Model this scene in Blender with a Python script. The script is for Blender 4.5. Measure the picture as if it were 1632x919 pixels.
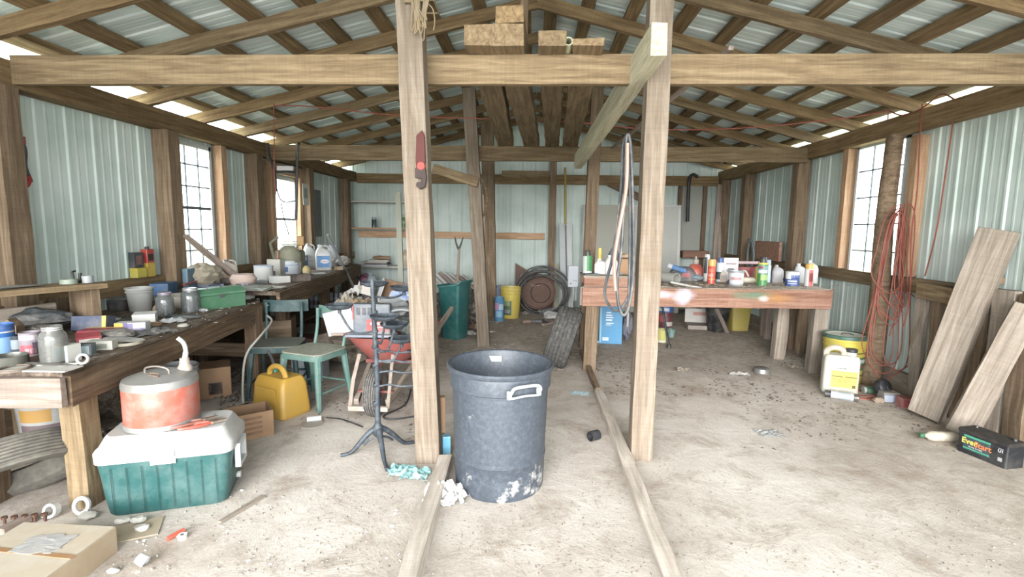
import bpy, bmesh, math, random
from math import sin, cos, pi, radians, atan2, sqrt
from mathutils import Vector, Matrix, noise as mnoise
S = bpy.context.scene
for o in list(bpy.data.objects): bpy.data.objects.remove(o)
COL = S.collection
rnd = random.Random(7)

# ------------------------------------------------------------ camera, sky, exposure
FPX = 800.0; YAW = radians(-2.4); PIT = radians(6.7); ROL = radians(.75); EYE = Vector((0, 0, 1.45))
_f = Vector((sin(YAW)*cos(PIT), cos(YAW)*cos(PIT), -sin(PIT))); _r0 = Vector((cos(YAW), -sin(YAW), 0)); _u0 = _r0.cross(_f)
_r = _r0*cos(ROL)+_u0*sin(ROL); _u = -_r0*sin(ROL)+_u0*cos(ROL)
cd = bpy.data.cameras.new('camera'); cam = bpy.data.objects.new('camera', cd); COL.objects.link(cam)
cd.sensor_width = 36; cd.lens = 36*FPX/1632; cd.clip_start = .05; cd.clip_end = 500
cam.matrix_world = Matrix(((_r.x, _u.x, -_f.x, EYE.x), (_r.y, _u.y, -_f.y, EYE.y), (_r.z, _u.z, -_f.z, EYE.z), (0, 0, 0, 1)))
S.camera = cam
w = bpy.data.worlds.new('overcast_sky'); S.world = w; w.use_nodes = True
nt = w.node_tree; bg = nt.nodes['Background']
bg.inputs[0].default_value = (.90, .955, 1.0, 1); bg.inputs[1].default_value = 3.3
sd = bpy.data.lights.new('veiled_sun', 'SUN'); sd.energy = 3.0; sd.angle = radians(45); sd.color = (1, .98, .96)
sun = bpy.data.objects.new('veiled_sun', sd); COL.objects.link(sun); sun.rotation_euler = (radians(78), 0, radians(-5))
pd = bpy.data.lights.new('front_opening_portal', 'AREA'); pd.shape = 'RECTANGLE'; pd.size = 6.8; pd.size_y = 2.6; pd.cycles.is_portal = True
po = bpy.data.objects.new('front_opening_portal', pd); COL.objects.link(po); po.location = (0, -1.45, 1.3); po.rotation_euler = (radians(90), 0, 0)
S.view_settings.view_transform = 'Standard'; S.view_settings.look = 'None'; S.view_settings.gamma = 1
S.view_settings.use_curve_mapping = False; S.view_settings.exposure = 1.8

def ray(px, py): return _f + _r*((px-816)/FPX) - _u*((py-459.5)/FPX)
def gz(px, py, z=0.0):
    d = ray(px, py); return EYE + d*((z-EYE.z)/d.z)
def gy(px, py, y):
    d = ray(px, py); return EYE + d*(y/d.y)
def gx(px, py, x):
    d = ray(px, py); return EYE + d*(x/d.x)

# ------------------------------------------------------------ materials
MATS = {}
def _n(nt, t, **k):
    n = nt.nodes.new(t)
    for a, b in k.items(): setattr(n, a, b)
    return n
def srgb(c):
    if isinstance(c, str): c = [int(c[i:i+2], 16)/255 for i in (0, 2, 4)]
    return tuple((x/12.92 if x <= .04045 else ((x+.055)/1.055)**2.4) for x in c)+(1,)
def base_mat(name):
    m = bpy.data.materials.new(name); m.use_nodes = True; nt = m.node_tree
    return m, nt, nt.nodes['Principled BSDF'], nt.links.new
def ramp(nt, stops):
    r = _n(nt, 'ShaderNodeValToRGB'); e = r.color_ramp.elements
    e[0].position = stops[0][0]; e[0].color = stops[0][1]; e[1].position = stops[-1][0]; e[1].color = stops[-1][1]
    for p, c in stops[1:-1]:
        x = e.new(p); x.color = c
    return r
def M(c, rough=.5, metal=0, dust=.25, dcol='b9aea0', scale=9, bump=.0, alpha=1, trans=0):
    """dusty plastic / paint / metal: base colour with irregular dust blotches"""
    key = (c, rough, metal, dust, dcol, scale, bump, alpha, trans)
    if key in MATS: return MATS[key]
    m, nt, b, L = base_mat('surface_%s' % c); tone = lambda q: tuple(0.7*(x*.86+.14*(q[0]*.3+q[1]*.5+q[2]*.2)) for x in q[:3])+(1,)
    tc = _n(nt, 'ShaderNodeTexCoord'); n1 = _n(nt, 'ShaderNodeTexNoise'); n1.inputs['Scale'].default_value = scale; n1.inputs['Detail'].default_value = 8; n1.inputs['Roughness'].default_value = .7
    L(tc.outputs['Object'], n1.inputs['Vector'])
    r = ramp(nt, [(.44, (0, 0, 0, 1)), (.66, (1, 1, 1, 1))]); L(n1.outputs['Fac'], r.inputs[0])
    mu = _n(nt, 'ShaderNodeMath', operation='MULTIPLY'); L(r.outputs[0], mu.inputs[0]); mu.inputs[1].default_value = dust
    mx = _n(nt, 'ShaderNodeMix', data_type='RGBA'); L(mu.outputs[0], mx.inputs['Factor']); mx.inputs['A'].default_value = tone(srgb(c)); mx.inputs['B'].default_value = tone(srgb(dcol))
    L(mx.outputs['Result'], b.inputs['Base Color'])
    b.inputs['Roughness'].default_value = rough; b.inputs['Metallic'].default_value = metal
    b.inputs['Transmission Weight'].default_value = trans; b.inputs['Alpha'].default_value = alpha
    if bump:
        bp = _n(nt, 'ShaderNodeBump'); bp.inputs['Strength'].default_value = bump; bp.inputs['Distance'].default_value = .01
        L(n1.outputs['Fac'], bp.inputs['Height']); L(bp.outputs[0], b.inputs['Normal'])
    MATS[key] = m; return m
def wood(name, dark, mid, light, grain=1.0, spots=.25, rough=.8, patch=None, patchamt=.0):
    """sawn timber, grain along the object's X axis, random per object"""
    if name in MATS: return MATS[name]
    m, nt, b, L = base_mat(name)
    tc = _n(nt, 'ShaderNodeTexCoord'); oi = _n(nt, 'ShaderNodeObjectInfo')
    off = _n(nt, 'ShaderNodeVectorMath', operation='ADD'); L(tc.outputs['Object'], off.inputs[0])
    sc = _n(nt, 'ShaderNodeVectorMath', operation='SCALE'); sc.inputs[0].default_value = (37, 11, 23); L(oi.outputs['Random'], sc.inputs['Scale']); L(sc.outputs[0], off.inputs[1])
    mp = _n(nt, 'ShaderNodeMapping'); mp.inputs['Scale'].default_value = (1.4, 22*grain, 22*grain); L(off.outputs[0], mp.inputs[0])
    n1 = _n(nt, 'ShaderNodeTexNoise'); n1.inputs['Scale'].default_value = 1.6; n1.inputs['Detail'].default_value = 9; n1.inputs['Roughness'].default_value = .65; n1.inputs['Distortion'].default_value = .6
    L(mp.outputs[0], n1.inputs['Vector'])
    r = ramp(nt, [(.28, srgb(dark)), (.5, srgb(mid)), (.74, srgb(light))]); L(n1.outputs['Fac'], r.inputs[0])
    n2 = _n(nt, 'ShaderNodeTexNoise'); n2.inputs['Scale'].default_value = 3.3; n2.inputs['Detail'].default_value = 6; n2.inputs['Roughness'].default_value = .7; L(off.outputs[0], n2.inputs['Vector'])
    r2 = ramp(nt, [(.56, (0, 0, 0, 1)), (.78, (1, 1, 1, 1))]); L(n2.outputs['Fac'], r2.inputs[0])
    mu = _n(nt, 'ShaderNodeMath', operation='MULTIPLY'); L(r2.outputs[0], mu.inputs[0]); mu.inputs[1].default_value = spots
    mx = _n(nt, 'ShaderNodeMix', data_type='RGBA'); L(mu.outputs[0], mx.inputs['Factor']); L(r.outputs[0], mx.inputs['A']); mx.inputs['B'].default_value = srgb(patch or dark)
    # saw marks across the grain
    wv = _n(nt, 'ShaderNodeTexNoise'); mp2 = _n(nt, 'ShaderNodeMapping'); mp2.inputs['Scale'].default_value = (90, 3, 3); L(off.outputs[0], mp2.inputs[0]); L(mp2.outputs[0], wv.inputs['Vector']); wv.inputs['Scale'].default_value = 1; wv.inputs['Detail'].default_value = 2
    hs = _n(nt, 'ShaderNodeHueSaturation'); L(mx.outputs['Result'], hs.inputs['Color'])
    mr = _n(nt, 'ShaderNodeMapRange'); L(oi.outputs['Random'], mr.inputs[0]); mr.inputs['To Min'].default_value = .82; mr.inputs['To Max'].default_value = 1.15
    mm = _n(nt, 'ShaderNodeMath', operation='MULTIPLY'); mr2 = _n(nt, 'ShaderNodeMapRange'); L(wv.outputs['Fac'], mr2.inputs[0]); mr2.inputs['To Min'].default_value = .86; mr2.inputs['To Max'].default_value = 1.14
    L(mr.outputs[0], mm.inputs[0]); L(mr2.outputs[0], mm.inputs[1]); L(mm.outputs[0], hs.inputs['Value'])
    L(hs.outputs[0], b.inputs['Base Color']); b.inputs['Roughness'].default_value = rough
    b.inputs['Specular IOR Level'].default_value = .2
    bp = _n(nt, 'ShaderNodeBump'); bp.inputs['Strength'].default_value = .5; bp.inputs['Distance'].default_value = .006; L(n1.outputs['Fac'], bp.inputs['Height']); L(bp.outputs[0], b.inputs['Normal'])
    MATS[name] = m; return m
W_BEAM = wood('timber_beam', '524432', '74634c', '918065', spots=.45, patch='5b4a3b')
W_POST = wood('timber_post', '5e5245', '766a5d', '93887b', spots=.45, patch='705c40')
W_POSTD = wood('timber_post_dark', '4f4233', '6f5e4c', '8b7a67', spots=.3, patch='4b392d')
W_ROOF = wood('timber_roof', '55442f', '776349', '95805f', spots=.55, patch='574435')
W_GREY = wood('timber_weathered', '695f54', '897e72', 'a3998d', spots=.3, patch='6d5b4c')
W_BENCH = wood('timber_bench_stained', '3f3226', '5f4e3e', '7f6b57', spots=.6, patch='332a24')
W_RED = wood('timber_bench_red', '6b493c', '876757', '9f8272', spots=.35, patch='b09c8e')
W_PINE = wood('timber_pine', '8b6a52', 'a5866a', 'bfa289', spots=.2)
W_PALE = wood('timber_pale', '70635a', '8c7e74', 'a4978e', spots=.15)
W_GREEN = wood('timber_treated', '8f8a74', 'aea890', 'c4bea9', spots=.25, patch='8b8055')
W_CARD = M('b08862', .9, dust=.35, dcol='8c6a4b', scale=6)
WHITE = M('e6e6e2', .45, dust=.3, dcol='b0a595'); W_CURB = wood('timber_curb', '8d8378', 'aba196', 'c1b8ae', spots=.4, patch='7b7064')
BLACK = M('2a2c31', .5, dust=.3, dcol='77716b'); CHROME = M('b9bcc0', .3, 1, dust=.2)

# ------------------------------------------------------------ mesh helpers
class MB:
    def __init__(s): s.bm = bmesh.new()
    def _add(s, verts, faces, mtx=None):
        vs = [s.bm.verts.new((mtx @ Vector(v)) if mtx else Vector(v)) for v in verts]
        out = []
        for f in faces:
            try: out.append(s.bm.faces.new([vs[i] for i in f]))
            except ValueError: pass
        return vs, out
    def box(s, c, size, mtx=None, bev=0, taper=1.0):
        x, y, z = [a/2 for a in size]; cx, cy, cz = c; t = taper
        v = [(cx-x, cy-y, cz-z), (cx+x, cy-y, cz-z), (cx+x, cy+y, cz-z), (cx-x, cy+y, cz-z), (cx-x*t, cy-y*t, cz+z), (cx+x*t, cy-y*t, cz+z), (cx+x*t, cy+y*t, cz+z), (cx-x*t, cy+y*t, cz+z)]
        vs, fs = s._add(v, [(0, 3, 2, 1), (4, 5, 6, 7), (0, 1, 5, 4), (1, 2, 6, 5), (2, 3, 7, 6), (3, 0, 4, 7)], mtx)
        if bev:
            es = list({e for f in fs for e in f.edges}); bmesh.ops.bevel(s.bm, geom=es, offset=bev, segments=2, affect='EDGES', profile=.5)
        return s
    def loft(s, secs, cap0=True, cap1=True, closed=True, mtx=None):
        n = len(secs[0]); V = [v for sec in secs for v in sec]; F = []
        for i in range(len(secs)-1):
            for j in range(n if closed else n-1):
                k = (j+1) % n; F.append((i*n+j, i*n+k, (i+1)*n+k, (i+1)*n+j))
        if cap0: F.append(tuple(reversed(range(n))))
        if cap1: F.append(tuple((len(secs)-1)*n+j for j in range(n)))
        s._add(V, F, mtx); return s
    def lathe(s, prof, seg=24, c=(0, 0, 0), mtx=None, sx=1, sy=1, cap0=False, cap1=False, wob=0):
        secs = []
        for k, (r, z) in enumerate(prof):
            secs.append([(c[0]+sx*r*cos(2*pi*j/seg)*(1+wob*sin(j*2.3+k)), c[1]+sy*r*sin(2*pi*j/seg)*(1+wob*sin(j*1.7+k)), c[2]+z) for j in range(seg)])
        return s.loft(secs, cap0, cap1, mtx=mtx)
    def cyl(s, p0, p1, r0, r1=None, seg=16):
        return s.tube([p0, p1], [r0, r0 if r1 is None else r1], seg, cap=True)
    def tube(s, pts, r, seg=8, cap=True, closed=False):
        pts = [Vector(p) for p in pts]; n = len(pts); rs = r if isinstance(r, (list, tuple)) else [r]*n
        secs = []; up = None
        for i, p in enumerate(pts):
            a = pts[(i-1) % n] if (closed or i > 0) else p; b = pts[(i+1) % n] if (closed or i < n-1) else p
            d = (b-a)
            if d.length < 1e-9: d = Vector((0, 0, 1))
            d.normalize()
            if up is None: up = Vector((0, 0, 1)) if abs(d.z) < .9 else Vector((0, 1, 0))
            x = up.cross(d)
            if x.length < 1e-4: x = Vector((1, 0, 0)).cross(d)
            x.normalize(); y = d.cross(x); up = y
            secs.append([p+x*rs[i]*cos(2*pi*j/seg)+y*rs[i]*sin(2*pi*j/seg) for j in range(seg)])
        if closed:
            secs.append(secs[0]); return s.loft(secs, False, False)
        return s.loft(secs, cap, cap)
    def sphere(s, c, r, seg=16, sc=(1, 1, 1), rings=10, jit=0, seed=0):
        secs = []; rr = random.Random(seed)
        for i in range(1, rings):
            a = pi*i/rings - pi/2
            secs.append([(c[0]+sc[0]*r*cos(a)*cos(2*pi*j/seg)*(1+jit*rr.uniform(-1, 1)), c[1]+sc[1]*r*cos(a)*sin(2*pi*j/seg)*(1+jit*rr.uniform(-1, 1)), c[2]+sc[2]*r*sin(a)*(1+jit*rr.uniform(-1, 1))) for j in range(seg)])
        return s.loft(secs)
    def patch(s, r, z0, z1, a0, a1, n=8, c=(0, 0, 0), r1=None):
        r1 = r if r1 is None else r1; V = []; F = []
        for i in range(n+1):
            a = a0+(a1-a0)*i/n; V += [(c[0]+r*cos(a), c[1]+r*sin(a), c[2]+z0), (c[0]+r1*cos(a), c[1]+r1*sin(a), c[2]+z1)]
        for i in range(n): F.append((2*i, 2*i+2, 2*i+3, 2*i+1))
        s._add(V, F); return s
    def poly(s, pts, t, mtx=None):
        """outline in XZ, thickness along Y"""
        return s.loft([[(x, -t/2, z) for x, z in pts], [(x, t/2, z) for x, z in pts]], mtx=mtx)
    def quad(s, a, b, c, d): s._add([a, b, c, d], [(0, 1, 2, 3)]); return s
    def xf(s, m): s.bm.transform(m); return s
    def build(s, name, mat, parent=None, smooth=False, loc=None, bevel=0, solid=0, rot=None):
        bmesh.ops.remove_doubles(s.bm, verts=s.bm.verts, dist=1e-5)
        bmesh.ops.recalc_face_normals(s.bm, faces=s.bm.faces)
        me = bpy.data.meshes.new(name); s.bm.to_mesh(me); s.bm.free()
        if smooth:
            for p in me.polygons: p.use_smooth = True
            try: me.set_sharp_from_angle(angle=radians(38))
            except Exception: pass
        o = bpy.data.objects.new(name, me); COL.objects.link(o); me.materials.append(mat)
        if parent: o.parent = parent
        if loc is not None: o.location = loc
        if rot is not None: o.rotation_euler = rot
        if solid:
            md = o.modifiers.new('solid', 'SOLIDIFY'); md.thickness = solid; md.offset = -1
        if bevel:
            md = o.modifiers.new('bevel', 'BEVEL'); md.width = bevel; md.segments = 2; md.limit_method = 'ANGLE'
        return o
def tag(o, label, cat, group=None, kind=None):
    if label: o['label'] = label
    if cat: o['category'] = cat
    if group: o['group'] = group
    if kind: o['kind'] = kind
    return o
def thing(name, label, cat, loc=(0, 0, 0), rz=0, group=None, rot=None, scale=None):
    o = bpy.data.objects.new(name, None); o.empty_display_size = .1; COL.objects.link(o); o.location = loc
    o.rotation_euler = rot if rot else (0, 0, rz)
    if scale: o.scale = scale
    return tag(o, label, cat, group)
def rr(w, d, r, z, n=4, cx=0, cy=0):
    r = min(r, w/2-1e-4, d/2-1e-4); out = []
    for (sx, sy, a0) in ((1, 1, 0), (-1, 1, pi/2), (-1, -1, pi), (1, -1, 1.5*pi)):
        for i in range(n+1):
            a = a0+pi/2*i/n; out.append((cx+sx*(w/2-r)+r*cos(a), cy+sy*(d/2-r)+r*sin(a), z))
    return out
def crom(pts, n=6, closed=False):
    P = [Vector(p) for p in pts]; out = []; m = len(P)
    rng = range(m) if closed else range(m-1)
    for i in rng:
        p0 = P[(i-1) % m] if (closed or i > 0) else P[0]; p1 = P[i]; p2 = P[(i+1) % m]; p3 = P[(i+2) % m] if (closed or i+2 < m) else P[-1]
        for k in range(n):
            t = k/n; out.append(.5*((2*p1)+(-p0+p2)*t+(2*p0-5*p1+4*p2-p3)*t*t+(-p0+3*p1-3*p2+p3)*t**3))
    if not closed: out.append(P[-1])
    return out
def frame(p0, p1, up=(0, 0, 1)):
    p0 = Vector(p0); p1 = Vector(p1); x = (p1-p0).normalized(); u = Vector(up)
    if abs(x.dot(u)) > .98: u = Vector((0, -1, 0))
    y = u.cross(x).normalized(); z = x.cross(y)
    return Matrix(((x.x, y.x, z.x, p0.x), (x.y, y.y, z.y, p0.y), (x.z, y.z, z.z, p0.z), (0, 0, 0, 1)))
def board(name, p0, p1, w, h, mat, label=None, cat=None, group=None, up=(0, 0, 1), parent=None, rough=.003, bev=.003, kind=None, seed=None, h1=None, w1=None):
    """timber from p0 to p1 (centre line); w across, h along `up`"""
    L = (Vector(p1)-Vector(p0)).length; n = max(1, min(24, int(L/.18))); R = random.Random(seed if seed is not None else rnd.random())
    mb = MB(); secs = []; h1 = h if h1 is None else h1; w1 = w if w1 is None else w1
    for i in range(n+1):
        t = i/n; a = L*t; j = lambda: R.uniform(-rough, rough); ww = w+(w1-w)*t; hh = h+(h1-h)*t
        secs.append([(a, -ww/2+j(), -hh/2+j()), (a, ww/2+j(), -hh/2+j()), (a, ww/2+j(), hh/2+j()), (a, -ww/2+j(), hh/2+j())])
    mb.loft(secs)
    o = mb.build(name, mat, parent, bevel=bev)
    o.matrix_local = frame(p0, p1, up)
    return tag(o, label, cat, group, kind)
def text(s, size, mat, parent, mtx, name='lettering', ext=.0004, bold=0, align='CENTER', shear=0):
    cu = bpy.data.curves.new('t', 'FONT'); cu.body = s; cu.size = size; cu.extrude = ext; cu.align_x = align; cu.align_y = 'CENTER'; cu.offset = bold; cu.shear = shear; cu.resolution_u = 3
    to = bpy.data.objects.new('t', cu); COL.objects.link(to); bpy.context.view_layer.update()
    me = bpy.data.meshes.new_from_object(to.evaluated_get(bpy.context.evaluated_depsgraph_get()))
    bpy.data.objects.remove(to); me.name = name; me.materials.clear(); me.materials.append(mat)
    o = bpy.data.objects.new(name, me); COL.objects.link(o); o.parent = parent; o.matrix_local = mtx
    return o
def face_m(loc, rx=90, rz=0):
    """text lying on a vertical face that looks along local -Y (rz turns it)"""
    return Matrix.Translation(loc) @ Matrix.Rotation(radians(rz), 4, 'Z') @ Matrix.Rotation(radians(rx), 4, 'X')
ORD = ['first', 'second', 'third', 'fourth', 'fifth', 'sixth', 'seventh', 'eighth', 'ninth', 'tenth', 'eleventh', 'twelfth', 'thirteenth', 'fourteenth', 'fifteenth', 'sixteenth']
# ------------------------------------------------------------ setting
XW = 3.47; Y0, Y1 = -1.4, 9.45
def sheet_mat():
    m, nt, b, L = base_mat('galvanised_steel_sheet')
    tc = _n(nt, 'ShaderNodeTexCoord'); n1 = _n(nt, 'ShaderNodeTexNoise'); n1.inputs['Scale'].default_value = 2.2; n1.inputs['Detail'].default_value = 7
    L(tc.outputs['Object'], n1.inputs['Vector'])
    r = ramp(nt, [(.3, srgb('abb8b1')), (.55, srgb('bcc7c1')), (.8, srgb('c9d2cd'))]); L(n1.outputs['Fac'], r.inputs[0]); L(r.outputs[0], b.inputs['Base Color'])
    b.inputs['Metallic'].default_value = .0; b.inputs['Roughness'].default_value = .6; b.inputs['Specular IOR Level'].default_value = .25
    return m
SHEET = sheet_mat()
def roof_mat():
    m, nt, b, L = base_mat('galvanised_roof_sheet')
    tc = _n(nt, 'ShaderNodeTexCoord'); n1 = _n(nt, 'ShaderNodeTexNoise'); mp = _n(nt, 'ShaderNodeMapping'); mp.inputs['Scale'].default_value = (.5, 6, .5)
    L(tc.outputs['Object'], mp.inputs[0]); L(mp.outputs[0], n1.inputs['Vector']); n1.inputs['Scale'].default_value = 2; n1.inputs['Detail'].default_value = 7
    r = ramp(nt, [(.3, srgb('c5d6d4')), (.55, srgb('dce9e7')), (.8, srgb('ecf4f3'))]); L(n1.outputs['Fac'], r.inputs[0]); L(r.outputs[0], b.inputs['Base Color'])
    b.inputs['Metallic'].default_value = .1; b.inputs['Roughness'].default_value = .4
    return m
ROOFM = roof_mat()
def rib(u, pitch=.2286):
    """steel panel profile: one tall rib a pitch, two low ones between"""
    t = (u/pitch) % 1.0; h = 0
    if t < .17: h = min(1, min(t, .17-t)/.045)*.011
    for c in (.42, .75):
        d = abs(t-c)
        if d < .06: h = max(h, min(1, (.06-d)/.03)*.0022)
    return h
def us(a, b, pitch=.2286):
    pts = {a, b}; k = math.floor(a/pitch)
    while k*pitch < b:
        for f in (0, .045, .125, .17, .36, .39, .45, .48, .69, .72, .78, .81):
            v = (k+f)*pitch
            if a < v < b: pts.add(v)
        k += 1
    return sorted(pts)
def sheet(mb, rects, fn):
    for (u0, u1, v0, v1) in rects:
        U = us(u0, u1); V = [v0, v1]; verts = []; F = []
        for u in U:
            for v in V: verts.append(fn(u, v, rib(u)))
        for i in range(len(U)-1): F.append((2*i, 2*i+2, 2*i+3, 2*i+1))
        mb._add(verts, F)
# windows: (y0,y1,z0,z1)
WL1 = (4.74, 5.32, .98, 2.27); WL2 = (6.50, 7.22, .98, 2.12); WR1 = (4.92, 5.66, 1.0, 2.38)
def holes(y0, y1, z0, z1, hs):
    out = []; y = y0
    for (a, b, c, d) in hs:
        out.append((y, a, z0, z1)); out.append((a, b, z0, c)); out.append((a, b, d, z1)); y = b
    out.append((y, y1, z0, z1)); return out
mb = MB(); sheet(mb, holes(Y0, Y1, 0, 2.50, [WL1, WL2]), lambda u, v, h: (-XW+h, u, v)); mb.build('wall_left', SHEET)['kind'] = 'structure'
mb = MB(); sheet(mb, holes(Y0, Y1+.1, 0, 2.54, [WR1]), lambda u, v, h: (XW-h, u, v)); mb.build('wall_right', SHEET)['kind'] = 'structure'
# back wall with gable
mb = MB(); U = us(-XW, XW); verts = []; F = []
for u in U:
    h = rib(u); verts += [(u, Y1-h, 0), (u, Y1-h, 3.50-.24*abs(u))]
for i in range(len(U)-1): F.append((2*i, 2*i+2, 2*i+3, 2*i+1))
mb._add(verts, F); mb.build('wall_back', SHEET)['kind'] = 'structure'
# roof sheets, ribs running up the slope
RZ = 3.505; SL = .24
mb = MB()
for s in (-1, 1):
    U = us(Y0-.2, Y1+.3); verts = []; F = []
    for u in U:
        h = rib(u); verts += [(0, u, RZ+h), (s*(XW+.25), u, RZ-SL*(XW+.25)+h)]
    for i in range(len(U)-1): F.append((2*i, 2*i+2, 2*i+3, 2*i+1))
    mb._add(verts, F)
mb.build('ceiling', ROOFM)['kind'] = 'structure'
# floor: dusty slab and packed dirt
def floor_mat():
    m, nt, b, L = base_mat('dusty_slab_and_dirt')
    tc = _n(nt, 'ShaderNodeTexCoord')
    def N(sc, det=8, ro=.65, dis=0, vec=None):
        n = _n(nt, 'ShaderNodeTexNoise'); n.inputs['Scale'].default_value = sc; n.inputs['Detail'].default_value = det; n.inputs['Roughness'].default_value = ro; n.inputs['Distortion'].default_value = dis
        L(vec or tc.outputs['Object'], n.inputs['Vector']); return n
    n1 = N(1.1); n2 = N(14, 6, .7); n3 = N(3.2, 10, .75, .4); n4 = N(60, 4, .8)
    r1 = ramp(nt, [(.3, srgb('9c9187')), (.5, srgb('b9b1a8')), (.72, srgb('cfc9c1'))]); L(n1.outputs['Fac'], r1.inputs[0])
    r3 = ramp(nt, [(.5, (0, 0, 0, 1)), (.64, (1, 1, 1, 1))]); L(n3.outputs['Fac'], r3.inputs[0])
    mxa = _n(nt, 'ShaderNodeMix', data_type='RGBA'); mu = _n(nt, 'ShaderNodeMath', operation='MULTIPLY'); L(r3.outputs[0], mu.inputs[0]); mu.inputs[1].default_value = .62
    L(mu.outputs[0], mxa.inputs['Factor']); L(r1.outputs[0], mxa.inputs['A']); mxa.inputs['B'].default_value = srgb('8b7d6f')
    # dirt deeper in and along the sides (it lies there): by position
    sp = _n(nt, 'ShaderNodeSeparateXYZ'); L(tc.outputs['Object'], sp.inputs[0])
    my = _n(nt, 'ShaderNodeMapRange'); L(sp.outputs['Y'], my.inputs[0]); my.inputs['From Min'].default_value = 3.6; my.inputs['From Max'].default_value = 6.0
    ax = _n(nt, 'ShaderNodeMath', operation='ABSOLUTE'); L(sp.outputs['X'], ax.inputs[0])
    mxx = _n(nt, 'ShaderNodeMapRange'); L(ax.outputs[0], mxx.inputs[0]); mxx.inputs['From Min'].default_value = 2.0; mxx.inputs['From Max'].default_value = 3.3
    mx_ = _n(nt, 'ShaderNodeMath', operation='MAXIMUM'); L(my.outputs[0], mx_.inputs[0]); L(mxx.outputs[0], mx_.inputs[1])
    ml = _n(nt, 'ShaderNodeMath', operation='MULTIPLY'); L(mx_.outputs[0], ml.inputs[0]); ra = ramp(nt, [(.3, (.25, .25, .25, 1)), (.65, (1, 1, 1, 1))]); L(n3.outputs['Fac'], ra.inputs[0]); L(ra.outputs[0], ml.inputs[1])
    r5 = ramp(nt, [(.3, srgb('786b5e')), (.5, srgb('a09283')), (.7, srgb('bcb0a2'))]); L(n2.outputs['Fac'], r5.inputs[0])
    mxb = _n(nt, 'ShaderNodeMix', data_type='RGBA'); L(ml.outputs[0], mxb.inputs['Factor']); L(mxa.outputs['Result'], mxb.inputs['A']); L(r5.outputs[0], mxb.inputs['B'])
    # grit specks
    r4 = ramp(nt, [(.56, (1, 1, 1, 1)), (.68, (.50, .44, .38, 1))]); L(n4.outputs['Fac'], r4.inputs[0])
    mxc = _n(nt, 'ShaderNodeMix', data_type='RGBA', blend_type='MULTIPLY'); mxc.inputs['Factor'].default_value = .75; L(mxb.outputs['Result'], mxc.inputs['A']); L(r4.outputs[0], mxc.inputs['B'])
    L(mxc.outputs['Result'], b.inputs['Base Color']); b.inputs['Roughness'].default_value = .9; b.inputs['Specular IOR Level'].default_value = .15
    bp = _n(nt, 'ShaderNodeBump'); bp.inputs['Strength'].default_value = .55; bp.inputs['Distance'].default_value = .02; L(n3.outputs['Fac'], bp.inputs['Height'])
    bp2 = _n(nt, 'ShaderNodeBump'); bp2.inputs['Strength'].default_value = .5; bp2.inputs['Distance'].default_value = .006; L(n2.outputs['Fac'], bp2.inputs['Height']); L(bp.outputs[0], bp2.inputs['Normal']); L(bp2.outputs[0], b.inputs['Normal'])
    return m
mb = MB(); mb.box((0, (Y0-2+Y1)/2, -.06), (XW*2+.1, Y1-Y0+2, .12)); mb.build('floor', floor_mat())['kind'] = 'structure'
# field outside
def grass_mat():
    m, nt, b, L = base_mat('mown_field'); tc = _n(nt, 'ShaderNodeTexCoord'); n = _n(nt, 'ShaderNodeTexNoise'); n.inputs['Scale'].default_value = .15; n.inputs['Detail'].default_value = 8; L(tc.outputs['Object'], n.inputs['Vector'])
    r = ramp(nt, [(.35, srgb('a9b598')), (.55, srgb('bdbda4')), (.7, srgb('cfc9b6'))]); L(n.outputs['Fac'], r.inputs[0]); L(r.outputs[0], b.inputs['Base Color']); b.inputs['Roughness'].default_value = 1; return m
mb = MB(); mb.box((0, 20, -.2), (300, 300, .12)); mb.build('ground_outside', grass_mat())['kind'] = 'structure'
mb = MB(); mb.box((0, -11, -.10), (40, 20, .08)); mb.build('bounce_slab', M('fffaf0', .9, dust=.2, dcol='f0e8d8', scale=2))['kind'] = 'structure'  # unseen near-white slab, added to bounce daylight up to the roof
# window glass
def glass_mat():
    m, nt, b, L = base_mat('window_glass'); nt.nodes.remove(b); out = nt.nodes['Material Output']
    t = _n(nt, 'ShaderNodeBsdfTransparent'); g = _n(nt, 'ShaderNodeBsdfGlossy'); g.inputs['Roughness'].default_value = .05; mx = _n(nt, 'ShaderNodeMixShader'); mx.inputs[0].default_value = .07
    t.inputs[0].default_value = (.95, .97, .97, 1); L(t.outputs[0], mx.inputs[1]); L(g.outputs[0], mx.inputs[2]); L(mx.outputs[0], out.inputs['Surface']); return m
GLASS = glass_mat(); VINYL = M('dfe6e6', .4, dust=.15); MUNT = M('6d7b80', .5, dust=.1)
def window(n, side, W, cols, rows):
    y0, y1, z0, z1 = W; x = side*XW; t = .05
    mb = MB()
    for (a, b, c, d) in ((y0, y1, z0, z0+.04), (y0, y1, z1-.04, z1), (y0, y0+.035, z0, z1), (y1-.035, y1, z0, z1)):
        mb.box((x, (a+b)/2, (c+d)/2), (t, b-a, d-c))
    root = mb.build('window_%d' % n, VINYL); root['kind'] = 'structure'
    mb = MB(); mb.box((x, (y0+y1)/2, (z0+z1)/2), (.006, y1-y0-.05, z1-z0-.06)); mb.build('pane', GLASS, root)
    mb = MB()
    for i in range(1, cols): mb.box((x-side*.004, y0+(y1-y0)*i/cols, (z0+z1)/2), (.012, .014, z1-z0-.06))
    for i in range(1, rows): mb.box((x-side*.006, (y0+y1)/2, z0+(z1-z0)*i/rows), (.012, y1-y0-.06, .014 if i*2 != rows else .03))
    mb.build('muntins', MUNT, root)
    return root
window(1, -1, WL1, 3, 6); window(2, -1, WL2, 1, 2); window(3, 1, WR1, 3, 5)

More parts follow.
